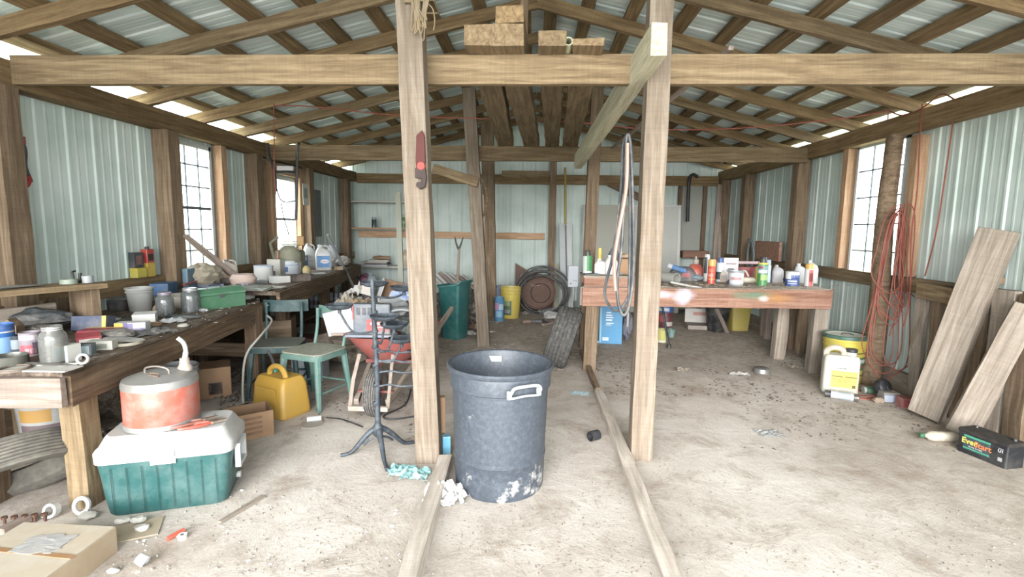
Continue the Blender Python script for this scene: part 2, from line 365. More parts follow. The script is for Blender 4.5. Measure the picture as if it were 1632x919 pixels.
# ------------------------------------------------------------ timber frame
ZL, ZR = 2.30, 2.36     # underside of the side plates
board('wall_plate', (-3.38, Y0, ZL+.085), (-3.38, Y1-.06, ZL+.085), .12, .17, W_ROOF, 'long timber plate along the top of the left wall under the rafters', 'beam')
board('wall_plate', (3.38, Y0, ZR+.085), (3.38, Y1+.0, ZR+.085), .12, .17, W_ROOF, 'long timber plate along the top of the right wall under the rafters', 'beam')
def post(x, y, z0, z1, w, mat, label, d=None, name='timber_post', x1=None):
    return board(name, (x, y, z0), (x if x1 is None else x1, y, z1), w, d or w, mat, label, 'post', up=(0, 1, 0))
lp = [(3.10, 'nearest post of the left wall, behind the near workbench'), (4.55, 'left wall post beside the near edge of the six-row window'), (6.0, 'left wall post between the two left windows'), (7.40, 'left wall post with paper pinned on it, beyond the far left window'), (8.9, 'left wall post nearest the back corner')]
for i, (y, l) in enumerate(lp): post(-3.36, y, 0, ZL, .15, W_POSTD, l)
rp = [(3.62, 'right wall post at the edge of the photo behind the planks'), (4.90, 'round barked post of the right wall wrapped in orange cord'), (6.62, 'right wall post beyond the window'), (8.2, 'right wall post with a coiled grey hose beside it'), (9.2, 'right wall post at the back corner')]
for i, (y, l) in enumerate(rp):
    if i == 0: continue
    if i == 1:
        mb = MB(); R = random.Random(3); secs = []
        for k in range(26):
            z = ZR*k/25; cx = 3.30+.012*sin(z*3); r0 = .088-.008*z
            secs.append([(cx+(r0*(1+R.uniform(-.05, .05)))*cos(a*pi/6), y+r0*(1+R.uniform(-.05, .05))*sin(a*pi/6), z) for a in range(12)])
        mb.loft(secs); o = mb.build('timber_post', W_POSTD, smooth=True); tag(o, l, 'post')
    else: post(3.36, y, 0, ZR, .15 if i < 7 else .12, W_POSTD, l)
board('wall_girt', (-3.42, Y0, .93), (-3.42, Y1-.05, .93), .06, .13, W_ROOF, 'horizontal girt along the left wall under the windows', 'beam')
board('wall_girt', (3.43, Y0, 1.0), (3.43, Y1, 1.0), .05, .13, W_BEAM, 'horizontal girt along the right wall under the window', 'beam')
# pine studs beside the windows
for (x, y, z0, z1, l) in ((-3.40, 5.40, .99, 2.30, 'orange pine stud on the far side of the near left window'), (-3.40, 6.42, .99, 2.28, 'orange pine stud on the near side of the far left window'), (-3.43, 7.25, .99, 2.28, 'thin pine stud on the far side of the far left window'),
                          (3.42, 5.74, 1.07, 2.36, 'orange pine stud on the far side of the right window'), (3.42, 4.74, 1.07, 2.33, 'orange pine stud between right window and cord post')):
    board('window_stud', (x, y, z0), (x, y, z1), .10, .09, W_PINE, l, 'stud', up=(0, 1, 0))
board('window_header', (-3.40, 6.48, 2.20), (-3.40, 7.21, 2.20), .07, .12, W_PINE, 'short pine header above the far left window', 'beam')
# cross beams
board('cross_beam', (-3.32, 3.19, 2.41), (3.34, 3.24, 2.43), .05, .175, W_BEAM, 'long front tie beam spanning the shed just behind the two pale posts', 'beam', rough=.002)
board('cross_beam', (-3.32, 6.24, 2.36), (3.34, 6.46, 2.40), .06, .18, W_BEAM, 'second tie beam crossing the shed halfway to the back wall', 'beam')
# back wall framing
board('back_beam', (-3.3, 9.36, 2.36), (3.3, 9.36, 2.36), .06, .17, W_ROOF, 'high horizontal beam across the back wall', 'beam')
board('back_girt', (-3.3, 9.39, 1.33), (.2, 9.39, 1.33), .05, .12, W_PINE, 'horizontal girt across the back wall below eye height', 'beam')
# near centre posts
P1 = Vector((-.655, 3.02, 0)); 
board('timber_post', (-.632, 3.0, 0), (-.740, 3.0, 3.15), .145, .12, W_POST, 'pale square post left of the grey bin with a twine bundle on top', 'post', up=(0, 1, 0))
board('timber_post', (.712, 3.14, 0), (.712, 3.14, 3.15), .135, .12, W_POST, 'pale square post right of the grey bin with hoses hung on it', 'post', up=(0, 1, 0))
# middle row posts
board('timber_post', (-.60, 6.16, 0), (-.80, 6.16, 3.10), .15, .12, W_POST, 'centre post right of the green wastebasket carrying a diagonal brace', 'post', up=(0, 1, 0))
board('timber_post', (-.70, 8.3, 0), (-.78, 8.3, 3.15), .2, .13, W_POSTD, 'double post near the back wall behind the yellow bucket', 'post', up=(0, 1, 0))
board('timber_post', (.66, 6.20, 0), (.72, 6.20, 3.12), .14, .12, W_POSTD, 'centre post at the left end of the red-brown workbench', 'post', up=(0, 1, 0))
board('timber_post', (.33, 9.3, 0), (.33, 9.3, 2.9), .12, .10, W_POSTD, 'slim post against the back wall behind the grey plastic tubes', 'post', up=(0, 1, 0))
board('back_header', (-.60, 9.25, 2.44), (.26, 9.25, 2.44), .05, .13, W_BEAM, 'short header board above the bright centre section of the back wall', 'beam')
board('ridge_post', (-.098, 3.85, 2.62), (-.098, 3.85, 3.24), .055, .05, W_POSTD, 'thin dark strut dropping from the ridge onto the plank stack', 'post', up=(0, 1, 0))
board('brace', gy(690, 268, 6.04), gy(762, 291, 6.04), .05, .11, W_BEAM, 'diagonal brace high on the centre post left of middle', 'brace')
board('brace', (1.35, 9.39, 2.32), (2.65, 9.39, 1.72), .05, .13, W_POSTD, 'dark diagonal brace above the white sheets on the back wall', 'brace')
# rafters and purlins
ys = [-.7, .1, .85, 1.6, 2.32, 3.05, 3.78, 4.5, 5.25, 6.0, 6.75, 7.5, 8.25, 9.0]
ysr = [-.65, .12, .88, 1.62, 2.35, 3.12, 3.92, 4.8, 5.65, 6.4, 7.15, 7.9, 8.6, 9.2]
for i, y in enumerate(ys):
    near = 'roof rafter, %s from the back wall' % ORD[len(ys)-1-i]
    for s in (-1, 1):
        yy = y if s < 0 else ysr[i]; yc = (y*.6+ysr[i]*.4) if i < 7 else (y+ysr[i])/2-.08
        z = lambda x: 3.33-SL*abs(x)+.06
        board('roof_rafter', (0.0, yc, z(0)), (s*3.62, yy, z(3.62)), .05, .105, W_ROOF if (i % 3) else W_BEAM, ('left' if s < 0 else 'right')+' slope '+near, 'rafter', group=('left' if s < 0 else 'right')+' roof rafters', rough=.004)
for s, xs in ((-1, [.12, .5, .9, 1.3, 1.68, 2.07, 2.5, 3.0, 3.4]), (1, [.12, .33+.1, .80, 1.2, 1.58, 1.98, 2.32, 2.68, 3.05, 3.4])):
    for i, x in enumerate(xs):
        z = 3.33-SL*x+.06+.05+.026
        board('roof_purlin', (s*x, Y0-.1, z), (s*x, Y1+.1, z), .115, .042, W_ROOF, '%s slope purlin board under the roof sheets, %s down from the ridge' % ('left' if s < 0 else 'right', ORD[i]), 'purlin', group=('left' if s < 0 else 'right')+' roof purlins', up=(s*SL, 0, 1), rough=.006)
# curbs either side of the aisle
board('floor_curb', (-.455, 1.2, .035), (-.52, 2.92, .035), .08, .08, W_CURB, 'low timber curb on the floor running to the left pale post', 'curb', rough=.005)
board('floor_curb', (.60, 1.2, .025), (.60, 4.35, .025), .075, .06, W_CURB, 'low timber curb on the floor passing the right pale post', 'curb', rough=.006)
board('floor_curb', (.60, 4.37, .025), (.585, 5.85, .025), .05, .07, W_POSTD, 'darker far length of curb beside the standing tyre', 'curb', rough=.006)
# ------------------------------------------------------------ workbenches
def bench_top(parent, poly, z, t, mat, name='worktop', axis=(0, 1)):
    mb = MB(); mb.loft([[(x, y, z-t) for x, y in poly], [(x, y, z) for x, y in poly]]); return mb.build(name, mat, parent, bevel=.004)
def W_along_y(base, name):
    return base
A = Vector((-2.15, 2.15, 0)); B = Vector((-2.49, 4.44, 0)); C = Vector((-2.35, 4.46, 0)); D = Vector((-2.86, 8.1, 0))
def wood_y(name, *a, **k):
    """same timber with the grain along Y"""
    m = wood(name, *a, **k)
    for n in m.node_tree.nodes:
        if n.type == 'MAPPING':
            s = n.inputs['Scale'].default_value
            n.inputs['Scale'].default_value = (s[1], s[0], s[2])
    return m
W_BENCHY = wood_y('timber_bench_dusty_top', '443930', '6c5f53', '93867a', spots=.6, patch='3c3028')
t = thing('workbench', 'long near left workbench of stained timber crowded with jars and cans', 'workbench', A)
def loc(p, o=A): return (Vector(p)-o)
def bb(name, p0, p1, w, h, mat, par, o, up=(0, 0, 1), **k): return board(name, loc(p0, o), loc(p1, o), w, h, mat, up=up, parent=par, **k)
mb = MB(); P = [(A.x, A.y), (B.x, B.y), (-3.36, B.y), (-3.36, A.y-.1)]
mb.loft([[(x-A.x, y-A.y, .745) for x, y in P], [(x-A.x, y-A.y, .78) for x, y in P]]); mb.build('worktop', W_BENCHY, t, bevel=.004)
bb('apron', (A.x+.015, A.y, .68), (B.x+.015, B.y, .68), .035, .15, W_BENCH, t, A)
bb('end_apron', (A.x+.03, A.y-.03, .69), (-3.3, A.y-.14, .69), .035, .135, W_PALE, t, A)
for (x, y) in ((-2.30, 2.38), (-2.80, 2.36), (-2.48, 4.3), (-3.2, 4.3), (-3.2, 2.4)):
    bb('leg', (x, y, 0), (x+(.05 if y < 2.4 and x > -2.5 else 0), y-(.06 if x > -2.5 and y < 2.4 else 0), .745), .11, .11, W_BEAM if x > -2.5 and y < 3 else W_BENCH, t, A, up=(0, 1, 0))
bb('cross_rail', (-2.5, 4.3, .35), (-3.2, 4.3, .35), .04, .12, W_BENCH, t, A)
t = thing('workbench', 'far left workbench of brown timber below the small bright window', 'workbench', C)
mb = MB(); P = [(C.x, C.y+.0), (D.x, D.y), (-3.36, D.y), (-3.36, C.y+.0)]
mb.loft([[(x-C.x, y-C.y, .82) for x, y in P], [(x-C.x, y-C.y, .86) for x, y in P]]); mb.build('worktop', W_BENCHY, t, bevel=.004)
bb('apron', (C.x+.02, C.y, .765), (D.x+.02, D.y, .765), .035, .17, W_BENCH, t, C)
for (x, y) in ((-2.52, 4.9), (-2.72, 6.4), (-2.9, 7.95), (-3.25, 4.7), (-3.25, 7.9)):
    bb('leg', (x, y, 0), (x, y, .82), .10, .10, W_BENCH, t, C, up=(0, 1, 0))
bb('shelf_board', (-3.05, 4.95, .28), (-3.1, 7.9, .28), .42, .03, W_BENCH, t, C)
# shelf riser standing on the near bench
t = thing('bench_shelf', 'rough wooden riser shelf standing on the near left bench against the wall', 'shelf', (-2.9, 3.1, .78))
o = Vector((-2.9, 3.1, .78))
bb('shelf_board', (-2.86, 3.16, 1.055), (-3.22, 2.3, 1.055), .24, .035, W_BEAM, t, o)
bb('end_board', (-2.93, 3.13, .782), (-2.93, 3.13, 1.036), .05, .24, W_POSTD, t, o, up=(1, -.35, 0))
bb('back_board', (-3.10, 3.10, .88), (-3.28, 2.35, .88), .02, .12, W_GREY, t, o)
# right bench
RB = Vector((1.75, 5.1, 0)); t = thing('workbench', 'red-brown splattered workbench right of centre covered in spray cans', 'workbench', RB)
mb = MB(); P = [(.50, 5.08), (3.02, 5.20), (3.10, 6.15), (.60, 6.0)]
mb.loft([[(x-RB.x, y-RB.y, .855) for x, y in P], [(x-RB.x, y-RB.y, .885) for x, y in P]]); mb.build('worktop', W_GREY, t, bevel=.004)
def splat_wood():
    m = W_RED.copy(); m.name = 'timber_bench_splattered'; nt = m.node_tree; b = nt.nodes['Principled BSDF']; L = nt.links.new
    src = b.inputs['Base Color'].links[0].from_socket; tc = _n(nt, 'ShaderNodeTexCoord')
    nz = _n(nt, 'ShaderNodeTexNoise'); nz.inputs['Scale'].default_value = 9; nz.inputs['Detail'].default_value = 5; L(tc.outputs['Object'], nz.inputs['Vector'])
    for (cx, cz, rx, rz, col, amt) in ((.77, .03, .16, .035, 'c9cad4', .6), (1.02, .02, .10, .08, 'c9cedd', .65), (1.72, .035, .20, .04, '4a735e', .7), (1.98, .01, .14, .05, 'a0723a', .6), (1.83, 0, .05, .03, 'd0d0d0', .5)):
        mp = _n(nt, 'ShaderNodeMapping', vector_type='POINT'); mp.inputs['Location'].default_value = (-cx/rx, 0, -cz/rz); mp.inputs['Scale'].default_value = (1/rx, 0, 1/rz); L(tc.outputs['Object'], mp.inputs[0])
        ln = _n(nt, 'ShaderNodeVectorMath', operation='LENGTH'); L(mp.outputs[0], ln.inputs[0])
        ad = _n(nt, 'ShaderNodeMath', operation='MULTIPLY_ADD'); L(nz.outputs['Fac'], ad.inputs[0]); ad.inputs[1].default_value = 1.2; L(ln.outputs['Value'], ad.inputs[2])
        mr = _n(nt, 'ShaderNodeMapRange'); L(ad.outputs[0], mr.inputs[0]); mr.inputs['From Min'].default_value = 1.9; mr.inputs['From Max'].default_value = .9; mr.inputs['To Max'].default_value = amt
        mx = _n(nt, 'ShaderNodeMix', data_type='RGBA'); L(mr.outputs[0], mx.inputs['Factor']); L(src, mx.inputs['A']); mx.inputs['B'].default_value = srgb(col); src = mx.outputs['Result']
    L(src, b.inputs['Base Color']); return m
bb('apron', (.50, 5.07, .785), (3.02, 5.19, .785), .04, .19, splat_wood(), t, RB)
bb('side_apron', (3.03, 5.2, .785), (3.09, 6.15, .785), .035, .19, W_RED, t, RB)
bb('side_apron', (.50, 5.1, .785), (.60, 5.9, .785), .035, .19, W_PALE, t, RB)
for (x, y, w) in ((.60, 5.17, .13), (2.96, 5.28, .14), (2.86, 5.85, .12), (.72, 5.9, .10)):
    bb('leg', (x, y, 0), (x+.02, y, .855), w, .10, W_GREY if x > 1 else W_POSTD, t, RB, up=(0, 1, 0))
bb('leg', (3.0, 6.05, .0), (2.9, 6.05, .85), .05, .05, W_PALE, t, RB, up=(0, 1, 0))

# ------------------------------------------------------------ stacked planks and loose timbers overhead
for (px, w_, h_, z0, bx, l, dz, y1) in ((764, .18, .125, 2.505, 807, 'leftmost thick timber of those lying across the two tie beams', 0, 6.5), (808, .185, .125, 2.505, 848, 'second thick timber from the left lying across the two tie beams', 0, 6.55),
                          (812, .165, .09, 2.635, 842, 'short timber lying on top of the second thick timber overhead', 0, 4.6), (879, .165, .085, 2.505, 880, 'third timber from the left lying across the two tie beams', 0, 6.6), (938, .18, .04, 2.505, 908, 'thin rightmost plank lying across the two tie beams', 0, 6.7)):
    x0 = gy(px, 80, 3.05).x; x1 = gz(bx, 235, 2.47).x; f = (y1-3.05)/(6.44-3.05)
    board('roof_timber', (x0, 3.05, z0+h_/2), (x0+(x1-x0)*f, y1, z0-.045*f+h_/2), w_, h_, W_PALE if h_ > .1 and 0 else (W_BEAM if px != 812 else W_ROOF), l, 'timber', rough=.006)
p = gy(906, 79, 3.06); mb = MB(); mb.lathe([(.024, -.35), (.024, 0), (.019, 0), (.019, -.35)], 20, mtx=Matrix.Rotation(pi/2, 4, 'X')); tag(mb.build('plastic_pipe', M('cdd3a8', .5), smooth=True, loc=(p.x, 3.06, 2.535)), 'pale open plastic pipe end on top of the front beam', 'pipe')
# diagonal timber
board('leaning_timber', gy(1051, 62, 2.72), gy(921, 258, 6.12), .085, .165, W_GREEN, 'long pale greenish timber sloping in front of the right post towards the ceiling', 'timber', up=(0, 0, 1), rough=.002)
board('thin_lath', gy(1166, 76, 3.35), gy(977, 236, 6.3), .035, .03, W_PALE, 'thin pale lath slanting up across the right roof slope', 'lath')
# ------------------------------------------------------------ grey bin
def bin_mat():
    m, nt, b, L = base_mat('scuffed_grey_plastic'); tc = _n(nt, 'ShaderNodeTexCoord')
    n1 = _n(nt, 'ShaderNodeTexNoise'); n1.inputs['Scale'].default_value = 38; n1.inputs['Detail'].default_value = 10; n1.inputs['Roughness'].default_value = .8; L(tc.outputs['Object'], n1.inputs['Vector'])
    n2 = _n(nt, 'ShaderNodeTexNoise'); n2.inputs['Scale'].default_value = 4; n2.inputs['Detail'].default_value = 8; n2.inputs['Roughness'].default_value = .7; L(tc.outputs['Object'], n2.inputs['Vector'])
    sp = _n(nt, 'ShaderNodeSeparateXYZ'); L(tc.outputs['Object'], sp.inputs[0])
    r = ramp(nt, [(.3, srgb('2c3036')), (.52, srgb('3e444c')), (.75, srgb('575d66'))]); L(n1.outputs['Fac'], r.inputs[0])
    # muddy scuffs, heaviest near the foot
    mz = _n(nt, 'ShaderNodeMapRange'); L(sp.outputs['Z'], mz.inputs[0]); mz.inputs['From Min'].default_value = .25; mz.inputs['From Max'].default_value = 0; mz.inputs['To Min'].default_value = -.02; mz.inputs['To Max'].default_value = .1
    ad = _n(nt, 'ShaderNodeMath'); L(n2.outputs['Fac'], ad.inputs[0]); L(mz.outputs[0], ad.inputs[1])
    r2 = ramp(nt, [(.62, (0, 0, 0, 1)), (.68, (.8, .8, .8, 1))]); L(ad.outputs[0], r2.inputs[0])
    mx = _n(nt, 'ShaderNodeMix', data_type='RGBA'); L(r2.outputs[0], mx.inputs['Factor']); L(r.outputs[0], mx.inputs['A']); mx.inputs['B'].default_value = srgb('a9a7a3')
    L(mx.outputs['Result'], b.inputs['Base Color']); b.inputs['Roughness'].default_value = .5; return m
BINM = bin_mat()
t = thing('trash_bin', 'large dark grey plastic trash bin standing between the two pale posts', 'trash bin', (-.175, 2.765, 0))
mb = MB()
prof = [(0, .012), (.235, .012), (.246, .0), (.252, .02), (.256, .10), (.258, .185), (.262, .19), (.262, .205), (.258, .21), (.268, .50), (.272, .585), (.284, .592), (.287, .66), (.284, .675), (.298, .682), (.303, .697), (.296, .708), (.282, .704), (.276, .69), (.262, .585), (.25, .2), (.238, .025), (0, .025)]
mb.lathe(prof, 64); mb.build('body', BINM, t, smooth=True)
HW = M('aeb4ba', .45, dust=.3)
def bin_handle(ang):
    a = radians(ang); h = MB(); r = .292
    w = .085
    pts = [(r-.005, -w, .628), (r+.028, -w, .628), (r+.034, -w*.8, .655), (r+.036, 0, .66), (r+.034, w*.8, .655), (r+.028, w, .628), (r-.005, w, .628)]
    h.tube(crom(pts, 4), .0085, 8); h.tube(crom([(r-.004, -w, .60), (r+.02, -w*.9, .60), (r+.022, 0, .605), (r+.02, w*.9, .60), (r-.004, w, .60)], 4), .006, 8)
    for s in (-1, 1): h.box((r+.006, s*w, .615), (.024, .022, .045), bev=.004)
    h.xf(Matrix.Rotation(a, 4, 'Z')); h.build('handle', HW if ang < 0 else BINM, t, smooth=True)
bin_handle(-62); bin_handle(118)
mb = MB(); mb.box((0, 0, 0), (.10, .006, .035)); mb.xf(face_m((-.06, .262, .655), 0)); mb.build('label', M('b8c0b4', .6, dust=.4), t)

# ------------------------------------------------------------ cooler
u = Vector((.945, .327, 0)); ang = atan2(u.y, u.x); fl = Vector((-2.10, 2.225, 0)); v = Vector((-u.y, u.x, 0))
Lc, Dc = .60, .34; cc = fl+u*(Lc/2-.02)+v*(Dc/2+.01)
t = thing('cooler', 'green cooler with white lid standing beside the near bench leg', 'cooler', cc, ang)
def cooler_green():
    return M('1d5a58', .45, dust=.35, dcol='7d9490', scale=7)
mb = MB(); secs = []
for z, k in ((0, .86), (.012, .895), (.10, .935), (.2, .965), (.285, 1.0)): secs.append(rr(Lc*k, Dc*(k-.01), .05, z, 5))
mb.loft(secs); body = mb.build('body', cooler_green(), t, smooth=True)
mb = MB()
for i in range(8):
    x = -Lc*.40+i*Lc*.8/7
    for s in (-1,):
        mb.box((x*.95, 0, .14), (.0025, .003, .24), mtx=Matrix.Translation((0, s*(Dc*.472), 0)) @ Matrix.Rotation(radians(3.2), 4, 'X'))
mb.build('body_groove', M('134a48', .6, dust=.1), t)
mb = MB(); secs = []
for z, k, kk in ((.283, 1.03, 1.04), (.33, 1.035, 1.05), (.345, 1.01, 1.02), (.352, .98, .96), (.40, .90, .84), (.41, .87, .80)): secs.append(rr(Lc*k, Dc*kk, .055, z, 5))
mb.loft(secs); lid = mb.build('lid', M('cac9c5', .5, dust=.4, dcol='a99f92', scale=7), t, smooth=True)
mb = MB(); mb.loft([rr(Lc*.62, Dc*.5, .03, .411, 4), rr(Lc*.60, Dc*.47, .03, .418, 4)]); mb.build('lid_panel', M('c3c1bc', .5, dust=.6, scale=9), lid)
mb = MB(); mb.box((0, -Dc*.535, .315), (.11, .02, .035), bev=.004); mb.box((0, -Dc*.515, .275), (.11, .008, .03)); mb.build('latch', M('d9dad8', .5, dust=.3), lid)
mb = MB()
for s in (1,):
    for (y, z, a, b) in ((0, .275, .15, .025), (0, .165, .15, .022)): mb.box((Lc*.5+.012, y, z), (.03, a, b), bev=.004)
    for y in (-.066, .066): mb.box((Lc*.5+.012, y, .22), (.028, .022, .12), bev=.004)
mb.build('handle', M('d8dcdc', .45, dust=.25), t)
mb = MB(); mb.cyl((Lc*.44, .06, .055), (Lc*.49, .06, .055), .018); mb.build('drain_plug', WHITE, t)
# gas can
gc = Vector((-1.945, 2.48, .4195)) ; 
t = thing('gas_can', 'faded red round metal gas can with grey top standing on the cooler', 'gas can', gc, .3)
r = .170
mb = MB(); mb.lathe([(0, 0), (r*.97, 0), (r, .008), (r, .215), (r*.985, .22)], 40); mb.build('body', M('c95f48', .45, dust=.7, dcol='b79488', scale=11), t, smooth=True)
GALV = M('a9a8a4', .45, .4, dust=.5, dcol='8b8378', scale=8)
mb = MB(); mb.lathe([(r*1.008, -.002), (r*1.012, .022), (r*1.004, .024)], 40); mb.build('base_band', GALV, t, smooth=True)
mb = MB(); mb.lathe([(r*1.01, .205), (r*1.01, .225), (r*.97, .243), (r*.6, .265), (0, .278)], 40); top = mb.build('top', GALV, t, smooth=True)
mb = MB(); mb.tube(crom([(-.06, -.02, .265), (-.055, -.02, .295), (0, -.035, .305), (.055, -.05, .292), (.06, -.05, .262)], 4), .006); mb.build('handle', M('8a8078', .5, .6, dust=.5), t, smooth=True)
mb = MB(); mb.lathe([(.036, .255), (.036, .275), (.028, .285), (.024, .30), (.026, .305), (.022, .312), (.024, .318), (.020, .325)], 18, c=(.10, .05, 0)); mb.build('spout_collar', M('b9a79b', .5, dust=.5), t, smooth=True)
mb = MB(); mb.tube(crom([(.10, .05, .31), (.108, .052, .36), (.10, .05, .405), (.075, .045, .435)], 5), [.014]*5+[.0115]*11, 10); mb.build('spout', M('c4c2bd', .45, dust=.3), t, smooth=True)
mb = MB(); mb.tube([(-.02, -.08, .272), (.03, -.10, .268), (.035, -.10, .282), (-.015, -.08, .285)], .004, closed=True); mb.build('wire_loop', M('8a6f5c', .6, .5), t, smooth=True)
# pliers on the lid
def pliers(name, lab, p, rz, c):
    t = thing(name, lab, 'pliers', p, rz)
    for s in (-1, 1):
        mb = MB(); mb.tube(crom([(.0, s*.006, 0), (.04, s*.018, 0), (.10, s*.024, 0), (.155, s*.012, .0)], 4), [.006]*3+[.0085]*10, 8); mb.build('handle_grip', M(c, .5, dust=.4), t, smooth=True)
    mb = MB(); mb.lathe([(0, -.007), (.017, -.007), (.017, .007), (0, .007)], 14); mb.loft([[(0, -.016, -.006), (0, .016, -.006), (0, .016, .006), (0, -.016, .006)], [(-.065, -.007, -.005), (-.065, .007, -.005), (-.065, .007, .005), (-.065, -.007, .005)]]); mb.build('jaws', M('8a7462', .6, .5, dust=.5), t, smooth=False)
    return t
pliers('pliers', 'orange-handled pliers lying on the cooler lid, nearer pair', gz(345, 672, .425)-Vector((.02, 0, 0)), radians(222), 'cc4a30')
pliers('pliers', 'rusty brown-handled pliers on the cooler lid touching the gas can', gz(326, 668, .43)-Vector((.0, 0, 0)), radians(228), '9a5a48')

# ------------------------------------------------------------ yellow jerrycan
f0 = Vector((-2.17, 3.69, 0)); f1 = Vector((-1.86, 3.54, 0)); uu = (f1-f0); an = atan2(uu.y, uu.x); cx = (f0+f1)/2+Vector((-sin(an), cos(an), 0))*.13
t = thing('jerrycan', 'yellow plastic jerrycan standing on the floor in front of green chairs', 'jerrycan', cx, an)
w0 = uu.length+.03
mb = MB(); secs = []
for z, k, d in ((0, .95, .25), (.012, 1, .27), (.04, 1.0, .27), (.24, .92, .235), (.29, .86, .20), (.305, .80, .17)): secs.append(rr(w0*k, d, .035, z, 4))
mb.loft(secs); mb.build('body', M('d3a21f', .45, dust=.3, dcol='b39b62', scale=5), t, smooth=True)
mb = MB(); mb.tube(crom([(-.085, -.03, .295), (-.07, -.03, .345), (-.02, -.03, .375), (.05, -.03, .372), (.09, -.03, .335), (.105, -.03, .295)], 4), .021, 8); mb.build('handle', M('d3a21f', .45, dust=.35, dcol='b39b62', scale=5), t, smooth=True)
mb = MB(); mb.box((.0, -.136, .15), (w0*.62, .004, .17), bev=.0015); mb.build('side_panel', M('dba81c', .45, dust=.25, dcol='b39b62'), t)
mb = MB(); mb.cyl((-.10, .03, .30), (-.115, .03, .34), .026, .024); mb.build('spout_collar', M('38b59a', .4), t, smooth=True)
mb = MB(); mb.tube(crom([(-.112, .03, .335), (-.13, .03, .40), (-.17, .02, .47)], 4), .012); mb.build('spout', BLACK, t, smooth=True)

# ------------------------------------------------------------ green chairs
CHG = M('5f8a80', .55, dust=.5, dcol='9aa79a', scale=10); CHD = M('26494a', .55, dust=.5, dcol='6f7f7a', scale=10); CSEAT = M('a9ab97', .8, dust=.8, dcol='8f8a78', scale=14)
def chair(lab, c, rz, mat, seatm, bz, bw, hs=.45, legw=.03):
    t = thing('shop_chair', lab, 'chair', c, rz, 'green painted shop chairs')
    mb = MB(); mb.loft([rr(.40, .38, .07, hs-.012, 5), rr(.40, .38, .07, hs, 5)]); mb.build('seat', seatm, t, bevel=.003)
    mb = MB(); mb.loft([rr(.405, .385, .07, hs-.055, 5), rr(.405, .385, .07, hs-.012, 5)], cap0=False); mb.build('seat_rim', mat, t)
    for sx in (-1, 1):
        for sy in (-1, 1):
            m = MB(); m.tube([(sx*.165, sy*.155, hs-.03), (sx*.205, sy*.195, 0)], [legw*.85, legw*.55], 8); m.build('leg', mat, t, smooth=True)
        m = MB(); m.tube(crom([(sx*.15, .17, hs-.02), (sx*.15, .21, hs+.14), (sx*.15, .22, bz+.04)], 4), .014, 8); m.build('back_post', mat, t, smooth=True)
        m = MB(); m.cyl((sx*.19, -.175, .13), (sx*.19, .175, .13), .009); m.build('stretcher', mat, t, smooth=True)
    m = MB(); m.cyl((-.185, .15, .16), (.185, .15, .16), .009); m.build('stretcher', mat, t, smooth=True)
    m = MB(); R = .45
    for k, (r0,) in enumerate(((R,),)):
        secs = []
        for i in range(13):
            a = -pi/2+radians(-26+52*i/12)*bw; 
            secs.append([(R*cos(a), .22+R+R*sin(a)+.02-.0, bz-.055), (R*cos(a)*.97, .22+R+R*sin(a)*.97+.02, bz-.055), (R*cos(a)*.97, .22+R+R*sin(a)*.97+.02, bz+.055), (R*cos(a), .22+R+R*sin(a)+.02, bz+.055)])
        m.loft(secs)
    # backrest bows away behind the sitter
    m.build('backrest', mat, t, bevel=.004)
    return t
chair('lighter green shop chair with dusty seat right of the yellow jerrycan', (-1.80, 4.00, 0), radians(-18), CHG, CSEAT, .71, 1.0, legw=.036)
chair('darker green shop chair behind the yellow jerrycan, scraps on its seat', (-2.21, 4.20, 0), radians(12), CHD, M('6f766d', .7, dust=.7, dcol='8f8a78', scale=14), .73, 1.0)

# ------------------------------------------------------------ iron plant stand
IRON = M('353e47', .6, .1, dust=.45, dcol='7f888e', scale=20)
sb = Vector((-.985, 3.08, 0)); t = thing('plant_stand', 'tall cast iron plant stand with round trays on many arms left of the post', 'plant stand', sb)
kz = sb.y/800
mb = MB(); mb.tube([(0, 0, .14), (-.0, 0, .55), (-.015, 0, .98), (-.02, 0, 1.13)], [.019, .017, .015, .012], 12)
mb.lathe([(.012, .10), (.03, .12), (.036, .15), (.034, .175), (.022, .19), (.02, .20)], 16)
for z in (.33, .45, .58, .70, .8, .92): mb.lathe([(.017, z-.012), (.023, z), (.017, z+.012)], 12, c=(-.008, 0, 0))
mb.build('pole', IRON, t, smooth=True)
for tgt in (Vector((-1.19, 3.0, 0)), Vector((-.86, 2.84, 0)), Vector((-.80, 3.22, 0))):
    d = tgt-sb; n = Vector((d.x, d.y, 0)); m = MB()
    m.tube(crom([(0, 0, .155), n*.18+Vector((0, 0, .150)), n*.45+Vector((0, 0, .095)), n*.72+Vector((0, 0, .03)), n*.9+Vector((0, 0, .014)), n*1.06+Vector((0, 0, .012))], 5), [.022-.0006*i for i in range(20)]+[.012]*6, 10)
    m.tube(crom([n*.15+Vector((0, 0, .10)), n*.3+Vector((0, 0, .085)), n*.42+Vector((0, 0, .06))], 4), .008, 6); m.build('foot', IRON, t, smooth=True)
def tray(px, py, y, wpx, zarm, fold=0):
    p = gy(px, py, y)-sb; k = y/800; r = wpx*k/2*1.2
    m = MB(); m.tube(crom([(-.01, 0, zarm), Vector((-.01, 0, zarm))*.4+Vector((p.x, p.y, zarm-.03))*.6, Vector((p.x, p.y, p.z-.02))], 5), .007, 8)
    m.tube([(p.x, p.y, p.z-.03), (p.x, p.y, p.z-.004)], .012); a = m.build('arm', IRON, t, smooth=True)
    m = MB(); m.lathe([(0, 0), (r*.72, .002), (r*.95, .018), (r, .030), (r*.97, .031), (r*.9, .02), (r*.68, .006), (0, .005)], 28, c=tuple(p)); m.build('tray', IRON, a, smooth=True)
tray(541, 492, 3.15, 37, .80); tray(597, 456, 3.2, 37, 1.05); tray(644, 463, 3.25, 38, 1.02); tray(613, 510, 2.95, 40, .76)
